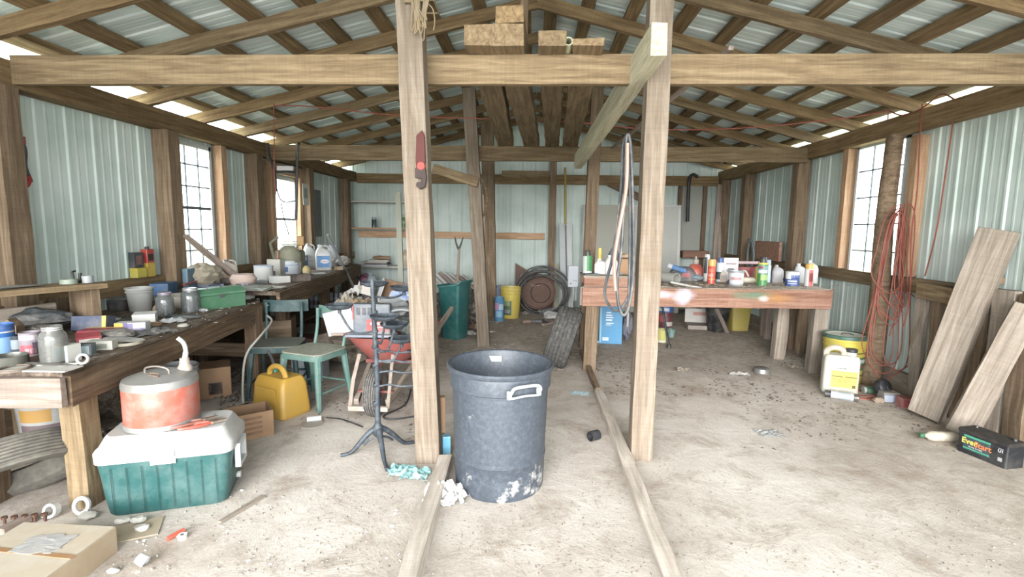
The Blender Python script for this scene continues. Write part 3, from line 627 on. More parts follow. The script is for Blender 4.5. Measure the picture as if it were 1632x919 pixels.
tray(628, 522, 3.02, 38, .70); tray(640, 545, 3.1, 36, .62)
for (z, a, l) in ((.60, 8, .30), (.53, -3, .26), (.44, 4, .26), (.66, -10, .22)):
    m = MB(); m.tube(crom([(0, 0, z), (l*.3, .01, z+.012), (l*.6, .02, z), (l, .03, z+.008)], 4), .0065, 8)
    m.lathe([(0, 0), (.03, 0), (.034, .008), (0, .008)], 14, c=(l, .03, z+.008)); m.build('arm', IRON, t, smooth=True)

# ------------------------------------------------------------ wheelbarrow
wb = Vector((-1.2, 3.72, 0)); t = thing('wheelbarrow', 'red wheelbarrow piled with clutter behind the iron plant stand', 'wheelbarrow', wb)
RED = M('b0564e', .5, dust=.4, dcol='9a7d72', scale=7)
mb = MB(); secs = []
n = 28
def tubsec(w, d0, d1, z, r): return [(x, y+(d0+d1)/2, z) for x, y, _ in rr(w, d1-d0, r, 0, 6)]
outer = [tubsec(.28, .32, .62, .34, .10), tubsec(.36, .27, .70, .37, .12), tubsec(.56, .18, .95, .50, .16), tubsec(.66, .13, 1.02, .575, .18), tubsec(.70, .11, 1.04, .58, .19)]
inner = [tubsec(.64, .15, 1.0, .572, .17), tubsec(.54, .2, .93, .50, .15), tubsec(.30, .32, .66, .36, .10)]
mb.loft(outer+inner); mb.build('tub', RED, t, smooth=True)
# wheel
def tyre(mbt, R_, rt, width, seg=96, tread=True, mtx=None, c=(0, 0, 0), grooves=5):
    w = width/2; prof = [(-w*.62, R_-rt*2), (-w*.92, R_-rt*1.3), (-w, R_-rt*.75), (-w*.93, R_-rt*.28), (-w*.80, R_-.012)]
    n = grooves*4
    for k in range(n+1):
        x = -w*.76+w*1.52*k/n; g = .009 if k % 4 in (2,) else 0
        prof.append((x, R_-.010*(abs(x)/w)**2-g))
    prof += [(-a, b) for a, b in reversed(prof[:5])]; secs = []
    for i in range(seg):
        a = 2*pi*i/seg; q = []
        for (x, r) in prof:
            if tread and i % 3 == 0 and abs(x) > w*.35 and r > R_-.03: r -= .007
            q.append((x, r*cos(a), r*sin(a)))
        secs.append(q)
    secs.append(secs[0]); mm = Matrix.Translation(c) @ (mtx or Matrix.Identity(4)); mbt.loft(secs, False, False, mtx=mm)
RUB = M('625f5c', .8, dust=.6, dcol='968b7e', scale=25, bump=.4)
mb = MB(); tyre(mb, .19, .055, .11, c=(0, 0, .19)); wh = mb.build('wheel', RUB, t, smooth=True)
mb = MB(); mb.lathe([(0, -.03), (.10, -.025), (.135, -.03), (.135, .03), (.10, .025), (0, .03)], 24, mtx=Matrix.Translation((0, 0, .19)) @ Matrix.Rotation(pi/2, 4, 'Y')); mb.cyl((-.14, 0, .19), (.14, 0, .19), .012); mb.build('hub', M('8f3b35', .5, dust=.4), wh, smooth=True)
PALEM = M('c3b3a5', .6, dust=.5, dcol='8a6b56', scale=14)
m = MB(); m.tube([(-.13, .02, .48), (-.155, -.06, .30), (-.165, -.12, .10)], .014, 4); m.box((-.02, -.125, .10), (.30, .03, .035)); m.tube([(.13, .02, .48), (.13, -.06, .30), (.125, -.12, .10)], .012, 4); m.build('nose_bracket', PALEM, t)
for s in (-1, 1):
    board('handle_rail', (s*.12, -.10, .14), (s*.33, 1.6, .60), .035, .045, W_GREY, parent=t, rough=.001)
    m = MB(); m.tube([(s*.20, .55, .36), (s*.26, .72, .0), (s*.27, 1.0, 0.0), (s*.28, 1.0, .42)], .013, 6); m.build('leg', M('9a3830', .5, dust=.3), t)
m = MB(); m.box((0, .42, .325), (.42, .05, .03)); m.box((0, .78, .36), (.52, .04, .03)); m.build('cross_brace', M('8f3b35', .5, dust=.3), t)
# ------------------------------------------------------------ builders for small things, sized from how they stand
def K(p): return (Vector(p)-EYE).dot(_f)/FPX      # metres per photo pixel at a place
def yawto(p): return atan2(p[1], p[0])-pi/2
PR = lambda c: M(c, .5, dust=.15, scale=25)
def can(name, lab, cat, p, r, h, col, lid=None, bands=(), group=None, rz=None, lidcol='b9bcc0', open_=False, ribs=0, metal=0, tip=None, marks=(), dust=.25):
    """marks: (a0, a1, z0, z1, colour) with angles in degrees from the front, heights as fractions"""
    rz = yawto(p) if rz is None else rz
    t = thing(name, lab, cat, p, rz, group, rot=tip)
    m = MB(); pr = [(0, .001), (r*.97, .001), (r, .004)]
    if ribs:
        for i in range(ribs): z = h*(i+1)/(ribs+1); pr += [(r, z-.006), (r*1.035, z), (r, z+.006)]
    pr += [(r, h-.004)]
    if open_: pr += [(r*1.02, h), (r*.96, h), (r*.94, h-.01), (r*.93, .01), (0, .01)]
    else: pr += [(r*1.015, h-.002), (r*1.015, h), (r*.96, h), (r*.94, h-.004), (0, h-.004)]
    m.lathe(pr, 24); m.build('body', M(col, .35 if metal else .45, metal, dust=dust), t, smooth=True)
    for (z0, z1, c) in bands:
        m = MB(); m.lathe([(r*1.004, h*z0), (r*1.006, h*z0+.0004), (r*1.006, h*z1-.0004), (r*1.004, h*z1)], 24); m.build('label', PR(c), t, smooth=True)
    mk(t, r*1.012, h, marks)
    if lid:
        m = MB(); m.lathe([(r*1.03, h-.012), (r*1.03, h+.002), (r*.9, h+.006), (0, h+.006)], 24); m.build('lid', M(lid, .4, dust=.25), t, smooth=True)
    return t
def mk(t, r, h, marks):
    for (a0, a1, z0, z1, c) in marks:
        m = MB(); m.patch(r, h*z0, h*z1, radians(a0)-pi/2, radians(a1)-pi/2, 6); m.build('print', PR(c), t, smooth=True)
def spray(name, lab, p, r, h, col, cap, bands=(), group=None, marks=(), capr=.9, cat='spray can', tip=None, caph=.2):
    t = thing(name, lab, cat, p, yawto(p), group, rot=tip); hb = h*(1-caph)
    m = MB(); m.lathe([(0, 0), (r*.9, 0), (r, .004), (r, hb-.012), (r*.8, hb), (0, hb)], 20); m.build('body', M(col, .35, dust=.15), t, smooth=True)
    for (z0, z1, c) in bands:
        m = MB(); m.lathe([(r*1.01, h*z0), (r*1.01, h*z1)], 20); m.build('label', PR(c), t, smooth=True)
    mk(t, r*1.02, h, marks)
    m = MB(); m.lathe([(r*capr, hb-.006), (r*capr, hb+.002), (r*capr*.94, h-.004), (r*capr*.85, h), (0, h)], 20); m.build('cap', M(cap, .4, dust=.15), t, smooth=True)
    return t
def jar(name, lab, p, r, h, col='cfd2cc', lid='b8b9b4', fill=None, group=None):
    t = thing(name, lab, 'jar', p, 0, group)
    m = MB(); m.lathe([(0, .001), (r*.9, .001), (r, .01), (r, h*.66), (r*.93, h*.76), (r*.72, h*.84), (r*.70, h*.97), (r*.66, h*.97), (r*.66, h*.85), (r*.9, h*.75), (r*.96, h*.6), (r*.95, .012), (0, .01)], 28)
    m.build('glass', M(col, .1, dust=.3, scale=12, trans=.8), t, smooth=True)
    if fill:
        R = random.Random(5); m = MB()
        for k in range(46):
            a = R.uniform(0, 6.28); q = R.uniform(0, r*.78); m.cyl((q*cos(a), q*sin(a), R.uniform(.016, h*.45)), (q*cos(a)+R.uniform(-.012, .012), q*sin(a)+R.uniform(-.012, .012), R.uniform(.016, h*.45)), .004, seg=6)
        o = m.build('screws', M(fill, .4, .7, dust=.3), t); o['kind'] = 'stuff'
    if lid:
        m = MB(); m.lathe([(r*.74, h*.88), (r*.76, h*.90), (r*.76, h*.99), (r*.7, h), (0, h)], 24); m.build('lid', M(lid, .35, .5, dust=.35), t, smooth=True)
    else:
        m = MB(); m.lathe([(r*.705, h*.86), (r*.74, h*.875), (r*.705, h*.89)], 24); m.lathe([(r*.705, h*.915), (r*.735, h*.925), (r*.705, h*.94)], 24); m.build('thread', M(col, .2, dust=.3), t, smooth=True)
    return t
def jug(name, lab, p, w_, d, h, col, cap, rz=None, label=None, group=None, marks=(), cat='jug', neck=.45, handle=True, dust=.25):
    rz = yawto(p) if rz is None else rz
    t = thing(name, lab, cat, p, rz, group)
    m = MB(); m.loft([rr(w_*.93, d*.93, d*.22, 0, 4), rr(w_, d, d*.25, .012, 4), rr(w_, d, d*.25, h*.62, 4), rr(w_*.86, d*.9, d*.3, h*.76, 4, cx=-w_*.02), rr(w_*.5, d*.6, d*.25, h*.86, 4, cx=-w_*.12), rr(w_*.30, w_*.30, w_*.14, h*.90, 4, cx=-w_*.16), rr(w_*.28, w_*.28, w_*.13, h*.94, 4, cx=-w_*.16)])
    m.build('body', M(col, .4, dust=dust, scale=6), t, smooth=True)
    if handle:
        m = MB(); m.tube(crom([(-w_*.12, 0, h*.90), (w_*.1, 0, h*.96), (w_*.34, 0, h*.90), (w_*.42, 0, h*.75), (w_*.40, 0, h*.6)], 4), w_*.06, 8); m.build('handle', M(col, .4, dust=dust, scale=6), t, smooth=True)
    m = MB(); m.lathe([(w_*.17, h*.925), (w_*.17, h), (0, h)], 16, c=(-w_*.16, 0, 0)); m.build('cap', M(cap, .4, dust=.2), t, smooth=True)
    if label:
        m = MB(); m.box((0, -d/2-.001, h*.34), (w_*.78, .002, h*.46)); l = m.build('label', PR(label), t)
        for (x0, x1, z0, z1, c) in marks:
            m = MB(); m.box(((x0+x1)/2*w_, -d/2-.003, (z0+z1)/2*h), ((x1-x0)*w_, .001, (z1-z0)*h)); m.build('print', PR(c), l)
    return t
def carton(name, lab, cat, p, size, rz, mat, marks=(), group=None, tip=None, bev=.002, lift=0):
    """closed box; marks on the front (-Y) face: (x0,x1,z0,z1,colour) as fractions, face 'f' or 't' optional"""
    x, y, z = size; t = thing(name, lab, cat, p, rz, group, rot=tip)
    m = MB(); m.box((0, 0, z/2+lift), (x, y, z), bev=bev); m.build('body', mat, t)
    for mkk in marks:
        x0, x1, z0, z1, c = mkk[:5]; f = mkk[5] if len(mkk) > 5 else 'f'; m = MB()
        if f == 'f': m.box(((x0+x1)/2*x-x/2, -y/2-.0006, (z0+z1)/2*z), ((x1-x0)*x, .001, (z1-z0)*z))
        elif f == 't': m.box(((x0+x1)/2*x-x/2, (z0+z1)/2*y-y/2, z+.0006), ((x1-x0)*x, (z1-z0)*y, .001))
        else: m.box((x/2+.0006, (x0+x1)/2*y-y/2, (z0+z1)/2*z), (.001, (x1-x0)*y, (z1-z0)*z))
        m.build('print', PR(c), t)
    return t
def bucket(name, lab, p, r0, r1, h, col, lid=None, bail=True, marks=(), ribs=(.78, .88), group=None, rz=None, cat='bucket', dust=.25, tip=None):
    rz = yawto(p) if rz is None else rz
    t = thing(name, lab, cat, p, rz, group, rot=tip); R = lambda f: r0+(r1-r0)*f
    pr = [(0, .002), (r0*.97, .002), (r0, .008)]
    for f in ribs: pr += [(R(f)+0, h*f-.004), (R(f)+.008, h*f), (R(f)+.008, h*f+.006), (R(f), h*f+.01)]
    pr += [(r1, h-.014), (r1+.007, h-.012), (r1+.007, h), (r1-.004, h), (r1-.008, h-.02), (r0-.006, .012), (0, .012)]
    m = MB(); m.lathe(pr, 32); m.build('body', M(col, .45, dust=dust, scale=7), t, smooth=True)
    mkb(t, r0, r1, h, marks)
    if lid:
        m = MB(); m.lathe([(r1+.010, h-.022), (r1+.013, h-.02), (r1+.013, h+.004), (r1+.006, h+.010), (r1-.006, h+.004), (0, h+.004)], 32); m.build('lid', M(lid, .4, dust=.3), t, smooth=True)
    if bail:
        m = MB(); zz = h*.86; m.tube(crom([(-r1-.008, 0, zz), (-r1*.8, -r1*.72, zz-.05), (0, -r1*1.04, zz-.10), (r1*.8, -r1*.72, zz-.05), (r1+.008, 0, zz)], 5), .003, 6); m.build('bail', M('9a9a98', .4, .7), t, smooth=True)
    return t
def mkb(t, r0, r1, h, marks):
    for (a0, a1, z0, z1, c) in marks:
        m = MB(); m.patch(r0+(r1-r0)*z0+.0015, h*z0, h*z1, radians(a0)-pi/2, radians(a1)-pi/2, 10, r1=r0+(r1-r0)*z1+.0015); m.build('print', PR(c), t, smooth=True)
def lump(name, lab, cat, p, sx, sy, sz, mat, seed=1, rz=0, jit=.18, group=None, amp=.35, sub=3, fl=True, kind=None):
    """crumpled / irregular solid resting on p"""
    bm = bmesh.new(); bmesh.ops.create_icosphere(bm, subdivisions=sub, radius=1); o = Vector((seed*3.1, seed*1.7, seed*.9))
    for v_ in bm.verts:
        n = v_.co.copy(); f = 1+amp*mnoise.noise(n*1.6+o)+jit*mnoise.noise(n*4.2+o); v_.co = Vector((n.x*f*sx/2, n.y*f*sy/2, n.z*f*sz/2))
    zm = min(v_.co.z for v_ in bm.verts)
    for v_ in bm.verts: v_.co.z -= zm
    m = MB(); m.bm = bm; ob = m.build(name, mat, None, smooth=False, loc=p); ob.rotation_euler = (0, 0, rz)
    return tag(ob, lab, cat, group, kind)
def crumple(name, lab, cat, p, sx, sy, sz, mat, seed=1, rz=0, n=14, group=None):
    """crumpled paper or cloth: a folded sheet with thickness"""
    m = MB(); V = []; F = []; R = random.Random(seed); o = Vector((seed*2.3, seed, 0))
    for i in range(n+1):
        for j in range(n+1):
            u_, v_ = i/n-.5, j/n-.5; q = Vector((u_*5, v_*5, 0))+o
            V.append((u_*sx+sx*.14*mnoise.noise(q+Vector((9, 0, 0))), v_*sy+sy*.14*mnoise.noise(q+Vector((0, 9, 0))), max(.0, sz*(.45+.9*mnoise.noise(q)+.45*mnoise.noise(q*2.7))*(1-1.2*max(abs(u_), abs(v_))))+.002))
    for i in range(n):
        for j in range(n): a = i*(n+1)+j; F.append((a, a+n+1, a+n+2, a+1))
    m._add(V, F); ob = m.build(name, mat, None, loc=p, solid=.0015); ob.rotation_euler = (0, 0, rz)
    return tag(ob, lab, cat, group)
def cord(name, lab, cat, pts, r, mat, n=8, group=None, closed=False, parent=None, seg=6):
    m = MB(); m.tube(crom(pts, n, closed), r, seg, closed=closed); ob = m.build(name, mat, parent, smooth=True)
    return tag(ob, lab, cat, group) if lab else ob
# ------------------------------------------------------------ right side of the shed
# skirt boards
board('skirt_board', (3.42, 3.0, .09), (3.42, 9.3, .09), .04, .20, W_GREY, 'dirty skirt board along the foot of the right wall', 'board', rough=.008)
board('skirt_board', (-3.42, 2.5, .12), (-3.42, 9.3, .12), .04, .24, W_POSTD, 'dark skirt board along the foot of the left wall', 'board', rough=.008)
# slab fence against the right wall
def slab(lab, px, y0, y1, w_, z0, mat, x=3.33, th=.05, rough=.012, px1=None, name='rough_slab'):
    a = gx(px, y0, x); b = gx(px1 or px, y1, x); b.y = a.y if px1 is None else b.y
    return board(name, (x, a.y, z0), (x, b.y, a.z), w_, th, mat, lab, 'slab', up=(1, 0, 0), rough=rough)
slab('weathered upright slab with bark edge just right of the orange cord', 1474, 450, 640, .11, .02, W_GREY)
slab('narrow bark-covered upright slab behind the short rail', 1500, 458, 640, .10, .02, W_POSTD, x=3.35)
slab('broad dark upright slab behind the big leaning plank', 1560, 470, 640, .2, .02, W_POSTD, x=3.36)
slab('upright slab with rusty nail holes behind the small leaning boards', 1606, 462, 655, .17, .02, W_GREY, x=3.37, rough=.006)
slab('dark upright slab at the right edge of the photo', 1645, 470, 655, .14, .02, W_POSTD, x=3.36)
a = gx(1474, 463, 3.29); b = gx(1540, 474, 3.28)
board('fence_rail', (3.28, a.y+.05, a.z), (3.27, b.y, a.z-.01), .05, .13, W_BEAM, 'short horizontal rail across the rough slabs right of the orange cord', 'rail', rough=.006)
board('wood_offcut', (3.39, 4.02, 1.10), (3.39, 3.80, 1.12), .1, .05, W_POSTD, 'dark offcut lying along the top of the rough slabs', 'offcut', rough=.01)
lump('rag', 'small dark blue rag stuffed behind the big leaning plank', 'rag', (3.38, 3.92, 1.09), .06, .09, .16, M('39414c', .8), 4)
# leaning planks
def lean(lab, p0, p1, w_, t_, mat, up=(-.55, -.83, .2), cat='plank'): return board('leaning_plank', p0, p1, w_, t_, mat, lab, cat, up=up, rough=.003, bev=.004)
lean('big wide grey plank leaning on the right wall', (3.13, 3.98, .03), gx(1592, 366, 3.36), .215, .10, W_GREY, up=(-.85, -.5, .2))
lean('narrower board leaning in front of the big grey plank', gz(1527, 690, .03), gx(1640, 486, 3.33), .155, .05, W_GREY, up=(-.5, -.85, .2))
lean('board with split grain leaning at the far right behind the battery', gz(1578, 684, .03), gx(1668, 500, 3.37), .15, .045, W_GREY, up=(-.5, -.85, .2))
# car battery
f0 = gz(1522, 716); f1 = gz(1584, 741); uu = f1-f0; uu.normalize(); an = atan2(uu.y, uu.x); Lb, Db, Hb = .30, .155, .165
bc = f0+uu*(Lb/2)+Vector((-uu.y, uu.x, 0))*(Db/2)
t = thing('car_battery', 'black car battery with green and orange label on the floor at the right', 'battery', bc, an)
BK = M('23262c', .5, dust=.35, dcol='6d6963', scale=9)
m = MB(); m.loft([rr(Lb*.96, Db*.94, .012, 0, 3), rr(Lb*.97, Db*.95, .012, Hb*.86, 3)]); m.build('case', BK, t)
m = MB(); m.loft([rr(Lb*1.0, Db, .012, Hb*.86, 3), rr(Lb*1.0, Db, .012, Hb*.97, 3), rr(Lb*.97, Db*.9, .012, Hb, 3)]); m.build('cover', M('2b2725', .8, dust=.7, dcol='54453c', scale=30, bump=.4), t)
m = MB(); m.box((0, 0, 0), (Lb*.52, .002, Hb*.60)); lb = m.build('label', PR('3b4a52'), t); lb.location = (-.028, -Db*.475-.001, Hb*.48)
m = MB(); m.box((0, -.0015, Hb*.27), (Lb*.52, .001, Hb*.08)); m.box((0, -.0015, -Hb*.22), (Lb*.52, .001, Hb*.055)); m.build('stripe', PR('35b08a'), lb)
text('Ever', .052, PR('f0e04a'), lb, face_m((-.043, -.002, .010)), bold=.0012); text('Start', .052, PR('f08038'), lb, face_m((.036, -.002, .006)), bold=.0012)
text('30 MO  POWER', .012, WHITE, lb, face_m((-.005, -.002, -.022)))
text('U1', .026, PR('d8d8d8'), t, face_m((.108, -Db*.475-.001, Hb*.62)), bold=.001)
m = MB(); m.box((.108, -Db*.475-.001, Hb*.72), (.03, .001, .003)); m.box((.108, -Db*.475-.001, Hb*.30), (.024, .001, .024)); m.build('print', PR('b9b9b9'), t)
for x in (-.11, .11):
    m = MB(); m.cyl((x, .03, Hb), (x, .03, Hb+.012), .010); m.build('terminal', M('8d8d8d', .4, .8), t, smooth=True)
# muddy bottle by the battery
p = gz(1500, 703); t = thing('plastic_bottle', 'muddy white plastic bottle with green cap lying against the battery', 'bottle', p, radians(-6))
m = MB(); m.lathe([(0, 0), (.03, 0), (.036, .01), (.036, .15), (.03, .175), (.014, .19), (.014, .205), (0, .205)], 18, sx=1, mtx=Matrix.Translation((.09, 0, .036)) @ Matrix.Rotation(-pi/2, 4, 'Y')); m.build('body', M('c9c0ab', .6, dust=.75, dcol='8d7558', scale=12), t, smooth=True)
m = MB(); m.lathe([(0, .203), (.018, .203), (.018, .235), (0, .235)], 14, mtx=Matrix.Translation((.09, 0, .036)) @ Matrix.Rotation(-pi/2, 4, 'Y')); m.build('cap', M('2f6a45', .5), t, smooth=True)
lump('paper_scrap', 'small pale rag and wire lying behind the battery at right edge', 'scrap', (3.2, 3.52, 0), .16, .05, .035, M('d9cdbc', .8), 8)

# yellow pail, jug, spray can etc.
p = gz(1355, 606); k = K(p); p = Vector((3.10, 5.02, 0))
t = bucket('pail', 'yellow oil pail with green-rimmed white lid by the right post', p, .165, .185, .46, 'e0cc2c', None, False, marks=((-70, 75, .30, .58, '3e7a50'), (-62, 20, .42, .55, '5a4f57'), (-40, 40, .36, .41, 'b23c3c'), (-30, 60, .66, .685, '6b6420'), (-60, 60, .18, .21, '6b6420'), (-20, 50, .46, .54, 'd8dcd8')), rz=yawto(p)+.45)
m = MB(); m.lathe([(.192, .435), (.199, .437), (.199, .466), (.188, .472), (.176, .466)], 36); m.build('lid_rim', M('2f6350', .4, dust=.2), t, smooth=True)
m = MB(); m.lathe([(.178, .462), (.15, .464), (.145, .459), (0, .462)], 32); m.build('lid', M('dcdccb', .4, dust=.4), t, smooth=True)
m = MB(); m.tube(crom([(-.05, -.03, .464), (-.03, .0, .475), (.03, 0, .475), (.06, -.03, .464)], 4), .004, 6); m.build('lid_handle', BLACK, t, smooth=True)
p = gz(1332, 622); p = Vector((2.82, 4.60, 0)); k = K(p); w_ = .235; h = .355
t = thing('pesticide_jug', 'white plastic jug with yellow label in front of the yellow pail', 'jug', p, radians(-20), scale=(1.2, 1.2, 1.2))
JW = M('dfdccd', .45, dust=.35, dcol='9b8468', scale=6)
m = MB(); m.loft([rr(w_*.92, .13, .03, 0, 4), rr(w_, .145, .035, .012, 4), rr(w_, .145, .035, .25, 4), rr(w_*.97, .135, .035, .285, 4), rr(w_*.86, .11, .03, .30, 4)]); m.build('body', JW, t, smooth=True)
m = MB(); m.tube(crom([(-w_*.40, 0, .26), (-w_*.42, 0, .315), (-w_*.28, 0, .345), (-w_*.05, 0, .345), (w_*.06, 0, .32), (w_*.06, 0, .29)], 4), .022, 10); m.build('handle', M('d3c6b0', .5, dust=.6, dcol='94795c'), t, smooth=True)
m = MB(); m.lathe([(.036, .295), (.034, .325), (0, .325)], 20, c=(w_*.27, 0, 0)); m.build('neck', JW, t, smooth=True)
m = MB(); m.lathe([(.039, .325), (.039, .348), (0, .350)], 20, c=(w_*.27, 0, 0)); m.build('cap', BLACK, t, smooth=True)
m = MB(); m.box((.015, -.0735, .135), (w_*.72, .002, .15)); lb = m.build('label', PR('f0cf1c'), t)
m = MB(); m.box((.015, -.0755, .205), (w_*.72, .001, .032)); m.build('print', PR('e9ead8'), lb)
m = MB(); m.box((.015-.045, -.0755, .145), (w_*.3, .001, .007)); m.box((.015+.045, -.0755, .145), (w_*.32, .001, .007)); m.box((.0, -.0755, .108), (w_*.4, .001, .003)); m.box((.0, -.0755, .122), (w_*.5, .001, .003)); m.box((.08, -.0755, .075), (.022, .001, .022)); m.build('print', PR('4a4216'), lb)
text('SUPREME', .017, PR('2c3338'), lb, face_m((-.005, -.0765, .207)), bold=.0004)
def lying(name, lab, p, r, L_, rz, col, cap, cat='spray can', base='77736d', bands=()):
    t = thing(name, lab, cat, p, rz); mm = Matrix.Translation((-L_/2, 0, r)) @ Matrix.Rotation(pi/2, 4, 'Y')
    m = MB(); m.lathe([(0, .0), (r, .0), (r, L_*.8), (r*.8, L_*.84), (0, L_*.84)], 20, mtx=mm); m.build('body', M(col, .35, dust=.25, scale=20), t, smooth=True)
    m = MB(); m.lathe([(0, -.004), (r*.9, -.004), (r*1.02, -.004), (r*1.02, .03), (r*1.0, .032)], 20, mtx=mm); m.build('base', M(base, .4, .5), t, smooth=True)
    m = MB(); m.lathe([(r*.9, L_*.82), (r*.92, L_*.84), (r*.92, L_), (0, L_)], 20, mtx=mm); m.build('cap', M(cap, .5), t, smooth=True)
    for z0, z1, c in bands:
        m = MB(); m.lathe([(r*1.01, L_*z0), (r*1.01, L_*z1)], 20, mtx=mm); m.build('label', PR(c), t, smooth=True)
    return t
lying('spray_can', 'white spray can with black cap lying in front of the white jug', gz(1340, 636), .034, .245, radians(152), 'c9ced0', '2c2d33', bands=((.22, .6, 'aab4ba'),))
lying('drink_can', 'dented green drinks can lying on the floor beside the orange cord', gz(1386, 627), .033, .12, radians(175), '3a6a4a', 'a9aaa5', 'can', base='b9bbb9')
p = gz(1415, 638); t = carton('work_light', 'small grey plastic work light face up on the floor', 'lamp', p, (.13, .10, .085), radians(-5), M('8f8a82', .7, dust=.6), ())
m = MB(); m.loft([rr(.125, .01, .004, 0, 3), rr(.125, .01, .004, .06, 3)]); o = m.build('lens', M('b9c4d6', .25, dust=.2), t); o.location = (0, -.054, .005)
p = gz(1445, 648); t = carton('red_box', 'dusty small red plastic box on the floor near the slabs', 'box', p, (.135, .09, .085), radians(-8), M('a85a55', .6, dust=.6, scale=14), ((.15, .85, .2, .75, 'b84a50'), (.3, .7, .4, .55, 'd0a0a0')))
p = Vector((3.13, 4.50, .0)); t = thing('grinder', 'black round plastic tool body lying at the foot of the cord', 'tool', p, .5)
m = MB(); m.lathe([(0, 0), (.07, .0), (.08, .02), (.08, .06), (.06, .08), (.03, .085), (.028, .09), (0, .09)], 24, mtx=Matrix.Translation((0, .02, .08)) @ Matrix.Rotation(radians(70), 4, 'X')); m.build('housing', BLACK, t, smooth=True)
m = MB(); m.tube(crom([(.05, .02, .06), (.11, .0, .04), (.17, -.02, .028)], 4), .022, 10); m.build('grip', BLACK, t, smooth=True)
m = MB(); m.cyl((0, -.055, .09), (0, -.075, .095), .02); m.build('hub', CHROME, t, smooth=True)
lump('stone', 'small tan stone between orange cords and grey lamp', 'stone', gz(1400, 642), .09, .06, .05, M('a58f78', .9), 3)

# orange extension cord on the barked post
OR = M('97452f', .65, dust=.3, dcol='a56a52')
t = thing('extension_lead', 'orange extension cord hanging in loops on the barked right post', 'cord', (3.28, 4.80, 1.72))
R = random.Random(12); o = Vector((3.28, 4.80, 1.72))
for i in range(11):
    a = R.uniform(-.10, .05); wdt = R.uniform(.05, .17); bot = R.uniform(.15, .95); top = R.uniform(1.62, 1.72); yo = -.10-R.uniform(0, .06)
    top -= 1.72; bot -= 1.72
    pts = [(0+a*.3, yo, top), (wdt*.5+a, yo, top-.12), (wdt*.8+a, yo+.01, (top+bot)/2), (wdt+a, yo-.02, bot+.15), (a+.02, yo-.05, bot), (a-wdt, yo-.02, bot+.15), (a-wdt*.7, yo+.01, (top+bot)/2), (a-wdt*.4, yo, top-.12)]
    cord('cord_loop', None, None, pts, .0048, OR, 6, closed=True, parent=t)
cord('cord_loop', None, None, [(.0, -.1, 1.6-1.72), (.14, -.1, 1.1-1.72), (.28, -.12, .75-1.72), (.36, -.06, .55-1.72), (.30, -.1, .35-1.72), (.12, -.14, .2-1.72), (-.05, -.16, .1-1.72)], .0048, OR, 6, parent=t)
cord('cord_loop', None, None, [(.05, -.1, -.2), (.1, -.1, -.7), (.3, -.12, -.9), (.36, -.05, -.75), (.30, -.08, -.55), (.12, -.12, -.75), (0, -.12, -1.2)], .0048, OR, 6, parent=t)
cord('cord_loop', None, None, [(-.03, -.1, -.1), (-.12, -.1, -.6), (-.2, -.12, -1.0), (-.22, -.1, -1.3), (-.12, -.2, -1.55), (-.1, -.3, -1.66), (-.25, -.4, -1.713), (-.45, -.3, -1.713), (-.1, -.28, -1.713), (.05, -.3, -1.713)], .0048, OR, 6, parent=t)
R = random.Random(5)
pts = [gz(1358, 612, .007), gz(1400, 607, .007), gz(1455, 606, .007), gz(1420, 622, .007), gz(1370, 622, .007), gz(1345, 628, .007), gz(1372, 634, .007), gz(1400, 632, .007)]
cord('cord_length', 'orange cord trailing in folds on the floor below the barked post', 'cord', pts, .006, OR, 8)
# cord strung across the shed and down the right wall
cord('strung_lead', 'thin orange cord strung high across the shed from left to right', 'cord', [gy(437, 168, 5.2), gy(500, 170, 5.25), gy(640, 184, 5.3), gy(800, 190, 5.35), gy(930, 196, 5.35), gy(1040, 206, 5.3), gy(1180, 204, 5.2), gy(1330, 190, 5.0), gx(1418, 177, 3.22)], .006, OR, 6)
cord('hanging_lead', 'thin orange cord dropping beside the near left window post to the hook', 'cord', [gy(436, 165, 5.2), gy(437, 230, 5.2), gy(437, 278, 5.2), gy(440, 310, 5.2)], .005, OR, 4)
cord('hanging_lead', 'orange cord hanging down the right wall, rightmost of the hanging cords', 'cord', [gx(1523, 160, 3.36), gx(1518, 200, 3.38), gx(1505, 290, 3.40), gx(1492, 370, 3.40), gx(1474, 440, 3.36)], .006, OR, 5)
cord('hanging_lead', 'orange cord hanging close to the barked post on its right', 'cord', [gx(1470, 165, 3.30), gx(1466, 215, 3.30), gx(1462, 300, 3.32), gx(1452, 380, 3.30), gx(1450, 470, 3.30), gx(1440, 520, 3.28)], .006, OR, 5)
cord('hanging_lead', 'orange cord hanging in front of the right window glass', 'cord', [gx(1416, 172, 3.30), gx(1413, 230, 3.36), gx(1412, 340, 3.36), gx(1410, 420, 3.34), gx(1405, 470, 3.30), gx(1392, 510, 3.24)], .005, OR, 5)
cord('cord_length', 'orange cord looped over the top of the right wall plate', 'cord', [gx(1418, 177, 3.28), gx(1440, 184, 3.29), gx(1470, 172, 3.29), gx(1500, 150, 3.30), gx(1523, 160, 3.30)], .006, OR, 5)

